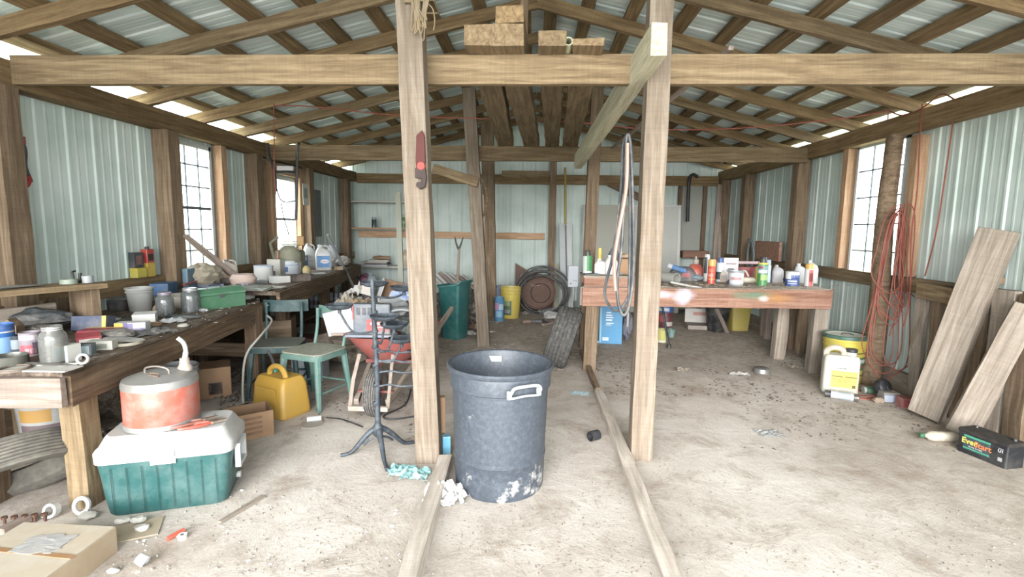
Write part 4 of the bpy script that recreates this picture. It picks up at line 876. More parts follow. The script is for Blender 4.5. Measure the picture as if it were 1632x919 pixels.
# hoses on the right pale post
t = thing('hose_loop', 'grey rubber hoses and pink cord hung in long loops beside right pale post', 'hose', (.64, 3.03, 1.9)); o = Vector((.64, 3.03, 1.9))
def hp(pts, y=3.04, r=.009, c='33383d', cl=False, name='hose'):
    cord(name, None, None, [gy(x, yy, y+i*.0)-o for i, (x, yy) in enumerate(pts)], r, M(c, .6, dust=.3), 6, closed=cl, parent=t)
hp([(1000, 218), (993, 235), (990, 300), (978, 400), (966, 450), (965, 475), (980, 495), (998, 480), (1006, 440), (1007, 330), (1006, 240)], 3.00, .010, '33383d', True)
hp([(998, 222), (996, 300), (990, 400), (984, 440), (985, 480), (994, 502), (1004, 480), (1010, 420), (1008, 300), (1004, 225)], 2.97, .009, '3b4045', True)
hp([(1000, 228), (998, 300), (985, 375), (979, 420), (981, 463)], 2.95, .011, 'b08a78')
hp([(1003, 226), (1004, 330), (1003, 430), (1000, 520)], 2.99, .008, '3b4045')
# red hook tool on left pale post
p = gy(670, 262, 2.915); t = thing('pipe_wrench', 'rusty red pipe wrench hanging on the left pale post', 'wrench', p)
m = MB(); m.poly([(-.020, .16), (.012, .19), (.025, .16), (.030, .02), (.024, -.02), (-.022, -.02), (-.026, .02)], .02); m.build('handle', M('5a1f1a', .8, 0, dust=.3, dcol='5f4a42'), t, bevel=.003)
m = MB(); m.lathe([(0, -.014), (.022, -.014), (.022, .014), (0, .014)], 18, mtx=Matrix.Translation((.006, -.003, -.01)) @ Matrix.Rotation(pi/2, 4, 'X')); m.build('nut', M('c8281a', .7, dust=.05), t, smooth=True)
m = MB(); m.poly([(-.03, -.02), (.03, -.02), (.036, -.08), (.028, -.125), (-.002, -.14), (-.026, -.12), (-.02, -.10), (.004, -.098), (.008, -.08), (-.03, -.075)], .024); m.build('jaw', M('3a2c27', .8, 0, dust=.3, dcol='5f4a42'), t, bevel=.003)
# twine on top of the left post
TW = M('937f5c', .9, dust=.3); t = thing('twine_bundle', 'bundle of straw-coloured twine tied at the top of the left pale post', 'twine', gy(668, 20, 2.93)); R = random.Random(2)
for i in range(9):
    m = MB(); x0 = R.uniform(-.06, .0); x1 = R.uniform(0, .07); d = R.uniform(.05, .20)
    m.tube(crom([(x0, -.02+R.uniform(-.01, .01), .10), (x0*.5, -.045, .02), ((x0+x1)/2+R.uniform(-.03, .03), -.05, -d), (x1*.7, -.045, -.02), (x1, -.03, .08)], 5), .0035, 5); m.build('strand', TW, t, smooth=True)
m = MB(); m.tube(crom([(.06, -.03, .03), (.085, -.04, -.0), (.095, -.04, -.06), (.088, -.04, -.11)], 5), .0035, 5); m.build('strand', TW, t, smooth=True)
m = MB(); m.tube([(-.075, -.02, .05), (.085, -.02, .06), (.085, .13, .05), (-.075, .13, .05)], .006, 6, closed=True); m.build('wrap', TW, t, smooth=True)
# tyre leaning beside the aisle
c0 = Vector((.33, 5.30, 0)); t = thing('tyre', 'worn black car tyre leaning upright beside the right bench', 'tyre', c0, 0)
TY = M('4b4a49', .85, dust=.6, dcol='8a8578', scale=30, bump=.3)
m = MB(); mm = Matrix.Rotation(radians(-9), 4, 'Z') @ Matrix.Rotation(radians(17), 4, 'Y')
tyre(m, .33, .08, .26, 120, True); m.xf(Matrix.Translation((.0, 0, .315)) @ mm); m.build('tread', TY, t, smooth=True)
t2 = MB(); t2.lathe([(.17, -.09), (.19, -.095), (.22, -.1), (.22, .1), (.19, .095), (.17, .09)], 40, mtx=Matrix.Translation((0, 0, .315)) @ mm @ Matrix.Rotation(pi/2, 4, 'Y')); t2.build('bead', BLACK, t, smooth=True)
# small black pipe coupling on the aisle floor
m = MB(); m.lathe([(.030, 0), (.034, 0), (.034, .075), (.030, .075), (.030, 0)], 24, mtx=Matrix.Translation((0, 0, .034)) @ Matrix.Rotation(radians(35), 4, 'Z') @ Matrix.Rotation(pi/2, 4, 'Y')); tag(m.build('pipe_coupling', BLACK, None, smooth=True, loc=gz(940, 703)), 'short black plastic pipe coupling lying on the aisle floor', 'coupling')
# crushed metal pan under the bench front
t = thing('metal_pan', 'upturned dull metal pan on the floor in front of the right bench', 'pan', gz(1214, 594), 0)
m = MB(); m.lathe([(.085, 0), (.088, .004), (.08, .01), (.075, .05), (.06, .058), (0, .06)], 28); m.build('body', M('a3a29e', .35, .6, dust=.4), t, smooth=True)
crumple('paper_scrap', 'grey foil scrap lying left of the metal pan', 'scrap', gz(1178, 596), .18, .09, .03, M('b9b6b0', .7), 3)
crumple('paper_sheet', 'torn grey sheet of paper lying on the bare floor at right', 'paper', gz(1226, 691), .17, .14, .018, M('a6a6a4', .8), 6)
# ------------------------------------------------------------ on the right bench
ZB = .886
ZLED = gy(950, 436, 5.3).z
def B(px, py):
    if px < 1000: p = gy(px, py, 5.3); p.z = ZLED if py < 440 else ZB+.001; return p
    p = gz(px, py, ZB)
    if p.y > 5.85: p = gy(px, py, 5.85); p.z = ZB
    return p
t = thing('bench_ledge', 'rough raised ledge of boards on the left end of the right bench', 'ledge', (.82, 5.3, ZB))
m = MB(); m.box((0, 0, (ZLED-ZB)-.012), (.62, .42, .024), bev=.003); m.build('top_board', W_GREY, t)
for y in (-.18, .18): m = MB(); m.box((0, y, (ZLED-ZB-.024)/2), (.6, .04, ZLED-ZB-.024)); m.build('side_board', W_RED, t)
def bsz(p): return K(p)
G = 'spray cans and bottles on the right bench'
def sp(lab, px, py, w_, h_, col, cap, bands=(), marks=(), caph=.2, capr=.9, name='spray_can', cat='spray can'):
    p = B(px, py); k = K(p); return spray(name, lab, p, w_*k/2, h_*k, col, cap, bands, G, marks, capr, cat, caph=caph)
sp('green and white spray can with dark cap at the left end of the right bench', 936, 432, 15, 37, 'd8ddd6', '2f3b36', marks=((-10, 70, .12, .78, '2f8a4a'), (-80, -20, .15, .7, 'c4cfc8')), caph=.24, capr=.6)
t = carton('flat_box', 'flat dark blue box lying at the left end of the right bench', 'box', B(940, 436)+Vector((0, -.13, 0)), (.16, .10, .012), .2, M('4a5560', .6, dust=.3), ((.7, 1, .2, .8, '5aa6c4', 't'),))
p = B(958, 436); k = K(p)
t = jug('squeeze_bottle', 'pale grey squeeze bottle with yellow spout behind the hoses', p, 22*k, .10, 24*k, 'd9d6d0', 'd9d6d0', handle=False, cat='bottle')
m = MB(); m.lathe([(.018, 22*k), (.016, 30*k), (.022, 32*k), (.018, 41*k), (0, 42*k)], 14, c=(-.02, 0, 0)); m.build('spout', M('e5c02c', .4), t, smooth=True)
t = jug('plastic_tub', 'dusty white plastic tub between the green spray can and the hoses', B(970, 438)+Vector((.02, -.04, 0)), .13, .12, .20, 'dcdad5', 'cfcfcf', handle=False, cat='tub')
lump('cable_coil', 'small tangle of dark cable on top of the dusty white tub', 'cable', B(974, 436)+Vector((.04, .10, 0)), .12, .08, .26, M('4c565e', .6), 9)
t = carton('cardboard_box', 'small brown torn cardboard box on the right bench behind the hoses', 'box', B(992, 438)+Vector((0, .03, 0)), (.13, .12, .16), .2, W_CARD)
lump('paper_scrap', 'crumpled tan paper on top of the small brown torn box', 'paper', B(997, 438)+Vector((0, .03, .162)), .13, .1, .05, M('b69474', .9), 5)
lump('paper_scrap', 'silver foil piece lying at the front of the bench beside the hoses', 'foil', Vector((.86, 5.13, ZLED+.001)), .10, .04, .03, M('b5babd', .3, .6), 15)
# centre of the bench
p = B(1043, 440); t = thing('storage_case', 'flat grey storage case with a pink stripe beside the right pale post', 'case', p, .05)
m = MB(); m.box((0, 0, .03), (.26, .18, .06), bev=.006); m.build('body', M('8e9194', .5, dust=.4), t); m = MB(); m.box((0, 0, .075), (.26, .18, .03), bev=.005); m.build('lid', M('b0606a', .5, dust=.3), t)
lump('engine_part', 'grey cast metal lump at the foot of the pipe on the bench', 'metal part', B(1042, 452), .16, .1, .07, M('85857d', .6, dust=.5), 21)
p = B(1078, 453); t = thing('plastic_pipe', 'short fat grey plastic pipe pointing out over the bench edge', 'pipe', p+Vector((-.005, -.01, .062)), 0)
m = MB(); m.lathe([(.052, 0), (.058, 0), (.058, .34), (.052, .34), (.052, 0)], 28, mtx=Matrix.Rotation(radians(28), 4, 'Z') @ Matrix.Rotation(radians(-90), 4, 'X') ); m.build('pipe', M('b3b2a8', .5, dust=.4), t, smooth=True)
p = B(1083, 440); t = thing('hat', 'dark grey cap with red patch lying behind the grey pipe', 'cap', p+Vector((.05, .05, 0)), .2)
m = MB(); m.sphere((0, 0, .0), .17, 18, (1.15, .7, 1.0), 12, .04); bmesh.ops.bisect_plane(m.bm, geom=m.bm.verts[:]+m.bm.edges[:]+m.bm.faces[:], plane_co=(0, 0, .001), plane_no=(0, 0, -1), clear_outer=True); m.build('crown', M('5b5b5c', .8, dust=.4, scale=6), t, smooth=True)
m = MB(); m.patch(.125, .05, .12, -2.1, -1.3, 6, c=(0, .0, 0), r1=.105); o = m.build('patch', M('a8555c', .8, dust=.4), t, smooth=True)
p = B(1074, 446); t = thing('glue_tube', 'blue and white sealant tube lying on the grey pipe', 'tube', p+Vector((.02, -.02, .145)), radians(-38), rot=(0, radians(14), radians(-42)))
m = MB(); m.lathe([(0, -.10), (.028, -.10), (.03, -.06), (.028, .10), (.006, .115), (.004, .15), (0, .15)], 16, mtx=Matrix.Rotation(pi/2, 4, 'Y')); m.build('body', M('4f86c0', .4, dust=.2), t, smooth=True)
m = MB(); m.lathe([(.031, -.10), (.0315, -.045)], 16, mtx=Matrix.Rotation(pi/2, 4, 'Y')); m.build('band', PR('c9cdd0'), t, smooth=True)
p = B(1096, 456); t = thing('paint_brush', 'wide white brush lying across the bench edge right of the pipe', 'brush', p+Vector((-.02, .02, .012)), radians(-38), rot=(0, radians(6), radians(-40)))
m = MB(); m.poly([(-.16, -.012), (-.02, -.016), (.10, -.026), (.10, .026), (-.02, .016), (-.16, .012)], .02, mtx=Matrix.Rotation(pi/2, 4, 'X')); m.build('handle', M('d8d5ce', .6, dust=.3), t, bevel=.003)
m = MB(); m.poly([(.10, -.028), (.17, -.022), (.17, .022), (.10, .028)], .018, mtx=Matrix.Rotation(pi/2, 4, 'X')); m.build('bristles', M('e9e6e0', .9, dust=.2), t)
p = B(1113, 440); t = thing('oil_can', 'round orange metal can with grey neck behind the orange spray can', 'can', p+Vector((0, .12, 0)), 0)
m = MB(); m.lathe([(0, 0), (.08, 0), (.10, .04), (.10, .12), (.06, .18), (.03, .19)], 24); m.build('body', M('cf5f4a', .45, dust=.35), t, smooth=True)
m = MB(); m.lathe([(.03, .19), (.035, .2), (.035, .24), (.012, .25), (.01, .28), (0, .28)], 16); m.build('neck', M('b5a79b', .5, dust=.3), t, smooth=True)
lump('cloth_scrap', 'crumpled blue grey rag under the round orange can', 'rag', B(1110, 448), .14, .12, .07, M('8a9aa6', .8), 31)
sp('tall slim white can with black print just left of the orange can', 1125, 447, 9, 43, 'dfdfdc', 'cfcfca', marks=((-60, 10, .3, .9, '4a4a4a'),), caph=.14)
sp('orange and yellow spray can near the middle of the right bench', 1133, 452, 12, 39, 'd8452c', 'e8a83c', bands=((.5, .62, 'e25a2c'), (.18, .22, 'f0a03a')), marks=((-60, 30, .30, .42, 'e9876a'),), caph=.25, capr=1.0)
sp('white bottle with a blue cap behind the orange and yellow spray can', 1147, 440, 12, 38, 'd3dde6', '2f5fb5', bands=((.1, .42, '2f4a4a'),), name='bottle', cat='bottle', caph=.2, capr=.55)
t = jug('glue_bottle', 'small beige bottle with pink and blue label right of the orange spray can', B(1152, 449), .07, .05, .14, 'd7c9b4', 'c9b49a', handle=False, cat='bottle', label='c9a58c', marks=((-.2, .2, .3, .5, '8fb0c0'),))
p = B(1165, 446); k = K(p); carton('square_tin', 'tall square white tin with dark oval print behind the paint can', 'tin', p+Vector((.02, .12, 0)), (.165, .10, .27), -.05, M('d8d2d2', .4, dust=.25), ((.12, .9, .12, .95, 'd0c9cc'), (.2, .8, .40, .5, '56686f'), (.3, .7, .5, .56, '7f8f95'), (.15, .85, .72, .78, 'b59aa0')))
p = B(1172, 455); k = K(p); can('paint_can', 'open silver paint can with blurred pink label mid-bench', 'can', p+Vector((0, -.0, 0)), 11.5*k, 24*k, 'c3c9cc', metal=.4, open_=True, bands=((.15, .85, 'd3d5d6'),), marks=((-50, 50, .4, .6, 'b98c8c'), (-80, -50, .1, .4, '46578f')))
p = B(1190, 452); t = thing('caulk_gun', 'cream coloured plastic tool tangle lying between paint can and green spray can', 'tool', p, .3)
m = MB(); m.tube([(-.10, 0, .045), (.10, .02, .035)], .032, 12); m.build('body', M('d5cbb4', .5, dust=.3), t, smooth=True); m = MB(); m.tube(crom([(-.10, .02, .05), (-.08, .03, .12), (0, .04, .14), (.04, .03, .08)], 4), .01); m.build('handle', M('d5cbb4', .5, dust=.3), t, smooth=True); m = MB(); m.lathe([(0, -.03), (.03, -.03), (.03, .0), (0, 0)], 12, c=(-.11, -.03, .045)); m.build('knob', BLACK, t, smooth=True)
sp('green and yellow spray can with black cap at the middle right of the bench', 1214, 455, 15, 46, '3f8f46', '2c3033', bands=((.74, .8, 'e5d23c'), (.42, .7, '7aa3a0')), marks=((-60, 60, .45, .55, 'd9dfe0'), (-50, 10, .6, .68, '9a3f4a'), (-20, 70, .2, .4, '9fc06a')), caph=.2, capr=.72)
sp('pale blue can just behind the green and yellow spray can', 1221, 447, 12, 36, 'b9c9dc', '9fb0c4')
sp('small yellow and green can peeking out left of the green spray can', 1207, 447, 9, 25, 'c9b93c', 'd0c070')
p = B(1241, 446); t = jug('steel_bottle', 'dull silver round bottle right of the green spray can', p+Vector((0, .03, 0)), .12, .12, .20, 'b9b4b5', 'a8a3a4', handle=False, cat='bottle')
lump('metal_tool', 'black round tool head lying before the silver bottle', 'tool', B(1247, 448), .09, .07, .06, BLACK, 14)
p = B(1262, 455); k = K(p); can('blue_can', 'white and blue printed can with silver lid near the right end of the bench', 'can', p, 10*k, 22*k, '2f58a4', bands=((.62, .95, 'dfe4ea'), (.0, .1, '3b66b0')), lid='d6d9db', marks=((-70, -10, .5, .7, 'e3e7ea'), (-10, 80, .55, .8, '2f4f9a'), (-40, 40, .3, .42, 'c9d3e6'), (-40, 40, .15, .22, 'c9d3e6')))
p = B(1276, 449); t = jug('white_jug', 'white plastic jug behind the blue printed can', p+Vector((0, .03, 0)), .12, .10, .22, 'dedede', 'd8d8d8', handle=False)
sp('yellow, red and white can near the right end of the bench', 1288, 456, 13, 36, 'd8d4d0', 'd9a53c', marks=((0, 60, .02, .74, 'd95a52'), (0, 60, .2, .6, 'b93a38')), caph=.2, capr=1.0)
p = B(1296, 449); t = jug('round_white_jug', 'rounded white jug with grey cap at the right end of the bench', p+Vector((.0, .05, 0)), .135, .11, .26, 'e3e3e1', 'c5cdca', handle=False)
# pink shelf frame standing at the back of the bench
t = thing('pink_rack', 'low faded pink and red wooden rack along the back of the bench', 'rack', Vector((2.42, 6.0, ZB)), .02)
PK = M('c9a9ad', .6, dust=.4, dcol='b59a95'); RD = M('a9464c', .6, dust=.4)
m = MB(); m.box((0, 0, .215), (.64, .04, .03), bev=.003); m.build('top_rail', PK, t)
m = MB(); m.box((0, .02, .09), (.64, .015, .14)); m.build('panel', RD, t)
for x in (-.3, .3):
    m = MB(); m.box((x, 0, .1), (.03, .04, .2)); m.build('leg', PK, t)
lump('rubble', 'brown dirt and shavings strewn on the bench top left of middle', 'debris', B(1050, 458), .28, .05, .018, M('8f806c', .95, dust=.5, scale=40), 44, kind='stuff')
# ------------------------------------------------------------ under and behind the right bench
p = gz(970, 548); k = K(p); t = carton('blue_carton', 'tall bright blue carton under the left end of the right bench', 'carton', p+Vector((.03, .12, 0)), (36*k, .2, 60*k), -.08, M('2f93c8', .5, dust=.12, dcol='8fb0c0'), ((.02, .10, .03, .97, '7fc3df'), (.28, .55, .62, .66, 'e3eef4'), (.28, .6, .69, .72, 'e3eef4'), (.28, .55, .75, .78, 'e3eef4'), (.3, .62, .54, .57, 'e3eef4'), (.28, .52, .50, .52, 'e3eef4'), (.15, .42, .08, .17, 'c9dbe4'), (.30, .5, .82, .85, 'e3eef4')))
lump('grey_bag', 'grey ribbed bag squeezed beside the tall blue carton', 'bag', p+Vector((.26, .15, 0)), .14, .2, .36, M('6c6d7c', .7), 17)
carton('white_box', 'flat white box on the floor left of the blue carton', 'box', gz(948, 545)+Vector((0, .1, 0)), (.16, .3, .03), .15, M('d5d8d8', .7, dust=.3))
p = gz(1057, 547); k = K(p); bucket('small_bucket', 'small pale yellow bucket on the floor under the bench', p+Vector((0, .07, 0)), 7*k, 8.5*k, 21*k, 'cfc96a', None, False, marks=((-50, 50, .05, .2, 'dfe0cf'),), ribs=(.9,))
p = gz(1044, 543); k = K(p); bucket('teal_pot', 'small teal pot left of the pale yellow bucket', p+Vector((0, .12, 0)), 5*k, 6.5*k, 15*k, '5f8f8a', None, False, ribs=())
p = gz(1073, 540); k = K(p); bucket('teal_pot', 'small teal pot behind the black pole under the bench', p+Vector((0, .12, 0)), 5*k, 6*k, 13*k, '6f9790', None, False, ribs=())
p = gz(1070, 530); k = K(p); t = can('paint_pail', 'stack-high red and blue printed pail under the bench', 'pail', p+Vector((.03, .5, 0)), 13*k, 46*k, '6d3038', bands=((.55, .82, '2f66ad'),), marks=((-50, 30, .6, .72, 'd0dbe6'), (-60, 0, .2, .42, 'b04a52'), (10, 70, .05, .2, 'd8cfc4')), lid='9a3d40')
p0 = gz(1066, 552, .02); m = MB(); t = thing('black_pole', 'black metal rod leaning under the bench near the yellow bucket', 'rod', p0)
m.tube([(0, 0, 0), (-.10, .12, .62)], [.016, .014], 8); m.lathe([(0, -.018), (.026, -.018), (.026, .03), (0, .03)], 12); m.build('rod', M('2f3338', .5, .5), t, smooth=True)
carton('yellow_carton', 'small olive yellow carton up behind the black rod', 'carton', gz(1050, 520)+Vector((0, .3, 0)), (.18, .2, .28), .1, M('b5ad6c', .7, dust=.3), ((0, 1, .2, .3, '6b6a5a'),))
t = thing('open_carton', 'open white carton with red print on the dirt behind the bench', 'carton', gz(1120, 525)+Vector((0, .1, 0)), -.12)
WC = M('d9d4cc', .8, dust=.35)
m = MB(); m.box((0, .15, .17), (.42, .01, .22)); m.build('back_flap', WC, t); m = MB(); m.box((0, 0, .035), (.42, .3, .06)); m.build('tray', M('a3968a', .9, dust=.5), t)
m = MB(); m.box((.03, .142, .20), (.24, .004, .05)); m.build('print', PR('c98a7c'), t); m = MB(); m.box((.15, .142, .17), (.10, .004, .12)); m.build('print', PR('d9c86a'), t)
p = gz(1148, 530); k = K(p); bucket('black_bucket', 'black plastic bucket under the right half of the bench', p+Vector((0, .15, 0)), 15*k, 20*k, 44*k, '24272c', None, False, ribs=(.9,))
p = gz(1184, 528); k = K(p); t = thing('yellow_bin', 'mustard yellow square bin behind the black bucket under the bench', 'bin', p+Vector((-.02, .15, 0)), .05)
m = MB(); m.loft([rr(26*k, .22, .03, 0, 3), rr(32*k, .25, .03, 42*k, 3), rr(34*k, .27, .03, 42.2*k, 3), rr(31*k, .24, .03, 42.1*k, 3), rr(25*k, .2, .03, .01, 3)]); m.build('body', M('c2ae3f', .5, dust=.3), t, smooth=True)
board('loose_stick', gz(1158, 529, .05)+Vector((0, -.03, 0)), gz(1176, 497, .42)+Vector((-.2, .2, 0)), .05, .02, W_PALE, 'pale stick leaning across the black bucket under the bench', 'stick')
for (a, b, y0, y1, l, m_) in ((1243, 566, 1246, 496, 'first grey stud leaning behind the bench, left of the right leg', W_GREY), (1222, 540, 1226, 496, 'thin pale stud standing behind the bench', W_PALE), (1214, 533, 1216, 496, 'thinnest pale stud standing far behind the bench', W_PALE), (1262, 545, 1266, 496, 'brown stud standing deep behind the bench', W_POSTD), (1276, 545, 1282, 500, 'dark stud against the right wall behind the bench', W_POSTD)):
    p = gz(a, b, 0); x = min(p.x, 3.25); p = Vector((x, p.y*x/p.x, 0)); board('loose_stud', p, (p.x+.02, p.y+.03, .80), .07 if 'thin' in l else .12, .05, m_, l, 'stud', up=(0, 1, 0), rough=.006)
# ------------------------------------------------------------ back right area
PANEL = M('c5c5bd', .6, dust=.3, scale=4)
t = thing('leaning_sheet', 'large off-white sheet panel leaning on the back wall, left of the white door', 'panel', (1.3, 9.05, 0), 0)
m = MB(); m.box((0, 0, .96), (.85, .03, 1.9), mtx=Matrix.Rotation(radians(-4), 4, 'X')); m.build('sheet', M('b3b1a3', .7, dust=.3, scale=4), t)
t = thing('door_slab', 'white slab door leaning on the back wall under the dark brace', 'door', (2.16, 8.98, 0), 0)
m = MB(); m.box((0, 0, .96), (.86, .04, 1.91), mtx=Matrix.Rotation(radians(-4), 4, 'X')); m.build('slab', PANEL, t)
m = MB(); m.box((.40, -.03, .96), (.05, .03, 1.9), mtx=Matrix.Rotation(radians(-4), 4, 'X')); m.box((0, -.03, 1.9), (.86, .03, .03), mtx=Matrix.Rotation(radians(-4), 4, 'X')); m.build('edge_strip', M('dcdcd8', .5, dust=.2), t)
m = MB(); m.cyl((-.3, -.03, 1.60), (-.3, -.05, 1.60), .02); m.build('hole_plate', BLACK, t)
o = MB(); o.box((2.86, 9.40, 1.70), (.42, .02, 1.25)); tag(o.build('filler_sheet', M('a9aca1', .7, dust=.3), None), 'grey-green sheet panel filling the framed gap in the back wall corner', 'panel')
for x, l in ((2.64, 'dark narrow upright left of the grey-green filler panel'), (3.08, 'dark narrow upright right of the grey-green filler panel')): board('wall_stud', (x, 9.36, 0), (x, 9.36, 2.27), .07, .05, W_POSTD, l, 'stud', up=(0, 1, 0))
board('shelf_plank', (2.66, 9.2, 1.05), (3.12, 9.2, 1.05), .25, .12, W_RED, 'red brown plank between the uprights at the back right corner', 'plank')
cord('rubber_hose', 'black rubber hose with bent top hanging on the back wall', 'hose', [gy(1112, 282, 9.2), gy(1105, 278, 9.2), gy(1099, 284, 9.2), gy(1097, 310, 9.2), gy(1096, 345, 9.2), gy(1096, 353, 9.2)], .028, BLACK, 6, seg=10)
board('leaning_lath', Vector((3.0, 8.5, 0)), gy(1147, 294, 8.9), .07, .03, W_PALE, 'tall pale lath leaning in the back right corner', 'lath', up=(0, 1, 0))
board('leaning_lath', (3.12, 8.45, 0), gy(1146, 345, 8.9), .06, .03, W_GREY, 'shorter pale lath leaning beside the tall one in the corner', 'lath', up=(0, 1, 0))
p = gx(1198, 395, 3.2); t = thing('hose_coil', 'grey green hose bundle hanging on a right wall post behind the bench', 'hose', p)
for i in range(5):
    m = MB(); m.tube(crom([(-.02, .02*i, .12), (0, .1-.01*i, .08), (0, .12, -.05), (-.02, .05, -.25-.03*i), (0, -.08, -.2), (-.02, -.1, .02)], 5, True), .014, 6, closed=True); m.build('coil', M('69787a', .6, dust=.4), t, smooth=True)
carton('wood_board', 'red brown board standing on the girt behind the bench, upright', 'board', (3.30, 7.25, 1.07), (.04, .75, .26), 0, W_RED)
board('horizontal_rail', (3.36, 6.8, .93), (3.36, 9.0, .93), .04, .12, W_RED, 'red brown rail low on the right wall behind the bench items', 'rail')
# grey channels leaning at the back centre
for (px, l, w_, c) in ((899, 'left grey gutter length leaning on the back wall', .10, '9da3a4'), (910, 'right grey gutter length leaning on the back wall', .09, 'a9adac')):
    p = gz(px, 492); p.y = 8.9; p.x = gy(px, 480, 8.9).x; q = gy(px-4, 356, 9.2); m = MB(); m.loft([[(x, y, 0) for x, y in ((-w_/2, 0), (w_/2, 0), (w_/2, .06), (w_/2-.008, .06), (w_/2-.008, .008), (-w_/2+.008, .008), (-w_/2+.008, .06), (-w_/2, .06))], [(x+q.x-p.x, y+.2, q.z) for x, y in ((-w_/2, 0), (w_/2, 0), (w_/2, .06), (w_/2-.008, .06), (w_/2-.008, .008), (-w_/2+.008, .008), (-w_/2+.008, .06), (-w_/2, .06))]]); tag(m.build('gutter', M(c, .5, .2, dust=.3), None, loc=p), l, 'gutter')
m = MB(); m.tube([(0, 0, 0), (-.02, .15, 1.0)], .022, 10); tag(m.build('yellow_pipe', M('b39a3a', .5, dust=.3), None, smooth=True, loc=gy(901, 357, 9.05)), 'thin mustard yellow pipe standing behind the grey gutters', 'pipe')
p = gy(913, 440, 7.2); t = carton('hanging_box', 'small white plastic box hanging on the centre post left of the bench', 'box', p-Vector((0, 0, .15)), (.14, .06, .30), .1, M('d8dce6', .5, dust=.1), ())
m = MB(); m.tube([(.02, 0, 0), (.02, .01, -.2)], .012); m.tube([(.05, 0, 0), (.055, .01, -.2)], .012); m.build('pipe_stub', M('b5b9bb', .5), t, smooth=True)
carton('pale_board', 'small cream board standing against the back wall right of the brown discs', 'board', gy(884, 438, 9.35)-Vector((0, .03, .9)), (.14, .03, 1.12), 0, M('cfc9ae', .8, dust=.3))
# brown steel drum end and hose coil
BR = M('806354', .75, .1, dust=.5, dcol='6a4a3a', scale=8)
p = gz(855, 492); p = Vector((gy(857, 470, 9.0).x, 9.0, 0)); k = 9.0/800
t = thing('rusty_disc', 'rusty brown round steel disc standing inside the black hose coil', 'disc', p)
m = MB(); m.lathe([(0, 0), (.30, 0), (.32, .02), (.32, .05), (.30, .05), (.29, .03), (0, .025)], 40, mtx=Matrix.Translation((0, 0, .34)) @ Matrix.Rotation(radians(75), 4, 'X')); m.build('disc', BR, t, smooth=True)
m = MB(); m.lathe([(.17, .052), (.175, .06), (.18, .052)], 32, c=(.05, -.03, 0), mtx=Matrix.Translation((0, 0, .34)) @ Matrix.Rotation(radians(75), 4, 'X')); m.build('ring', BLACK, t, smooth=True)
m = MB(); m.poly([(-.40, 0), (.3, 0), (.30, .35), (-.05, .62), (-.40, .84)], .02); tag(m.build('rusty_sheet', BR, None, loc=(p.x-.02, 9.25, 0)), 'pointed rusty steel sheet standing behind the hose coil', 'sheet')
t = thing('hose_coil', 'big black poly hose coil standing against the back wall', 'hose', (p.x+.05, 8.75, 0))
R = random.Random(8)
for i in range(7):
    r_ = .36+.025*(i % 4)+R.uniform(-.01, .01); m = MB(); pts = [(r_*1.08*cos(a*pi/14)+.01*i, .04*i-.1+.02*sin(a)-.16*(1-sin(a*pi/14))*.5, r_*.92*sin(a*pi/14)+r_*.92+.012) for a in range(28)]
    m.tube(pts, .013, 6, closed=True); m.build('coil', M('2f3236', .5, dust=.3), t, smooth=True)
# yellow bucket and blue bag tin
p = gz(813, 508); k = K(p); bucket('bucket', 'yellow plastic bucket with green picture label near the middle posts', p+Vector((0, .14, 0)), 14*k, 16.5*k, 50*k, 'e2c93a', None, False, marks=((-60, 5, .12, .58, '4f6b4c'), (-55, -5, .42, .58, '9fb27c'), (-40, -5, .18, .30, '9aa0a0'), (-50, 0, .12, .17, '3f5a46')), rz=yawto(p))
p = gz(796, 510); k = K(p); can('feed_tin', 'open blue and white printed tube standing left of the yellow bucket', 'tin', p+Vector((0, -.05, 0)), 7.5*k, 38*k, '4f9ccb', open_=True, marks=((-60, -5, .5, .8, 'c98fb8'), (-40, 40, .2, .45, '8fc4e4'), (0, 60, .5, .75, 'b5d4e8')), tip=(radians(4), 0, 0))
lump('blue_bag', 'crumpled blue and white bag behind the printed tube', 'bag', gz(790, 503)+Vector((0, .35, 0)), .30, .2, .52, M('a9b4cc', .7, dust=.5, dcol='5f76a8', scale=5), 23)
# driftwood tool hanging on the centre post
p = gy(766, 295, 6.7); t = thing('wooden_yoke', 'gnarled wooden yoke hanging on the middle posts', 'yoke', p)
m = MB(); m.tube(crom([(-.07, 0, .1), (-.12, 0, -.1), (-.11, 0, -.35), (-.02, 0, -.62)], 5), [.03]*8+[.02]*8, 8); m.tube(crom([(.0, 0, .1), (.07, 0, -.05), (.08, 0, -.25), (.0, 0, -.5)], 5), .022, 8); m.build('yoke', W_POSTD, t, smooth=True)
cord('pale_pole', 'thin pale pole standing against the middle posts', 'pole', [gz(772, 500)*1.0+Vector((0, -1.3, 0)), gy(768, 420, 6.7), gy(771, 360, 6.7), gy(769, 310, 6.7)], .018, M('c2ad98', .8), 6)
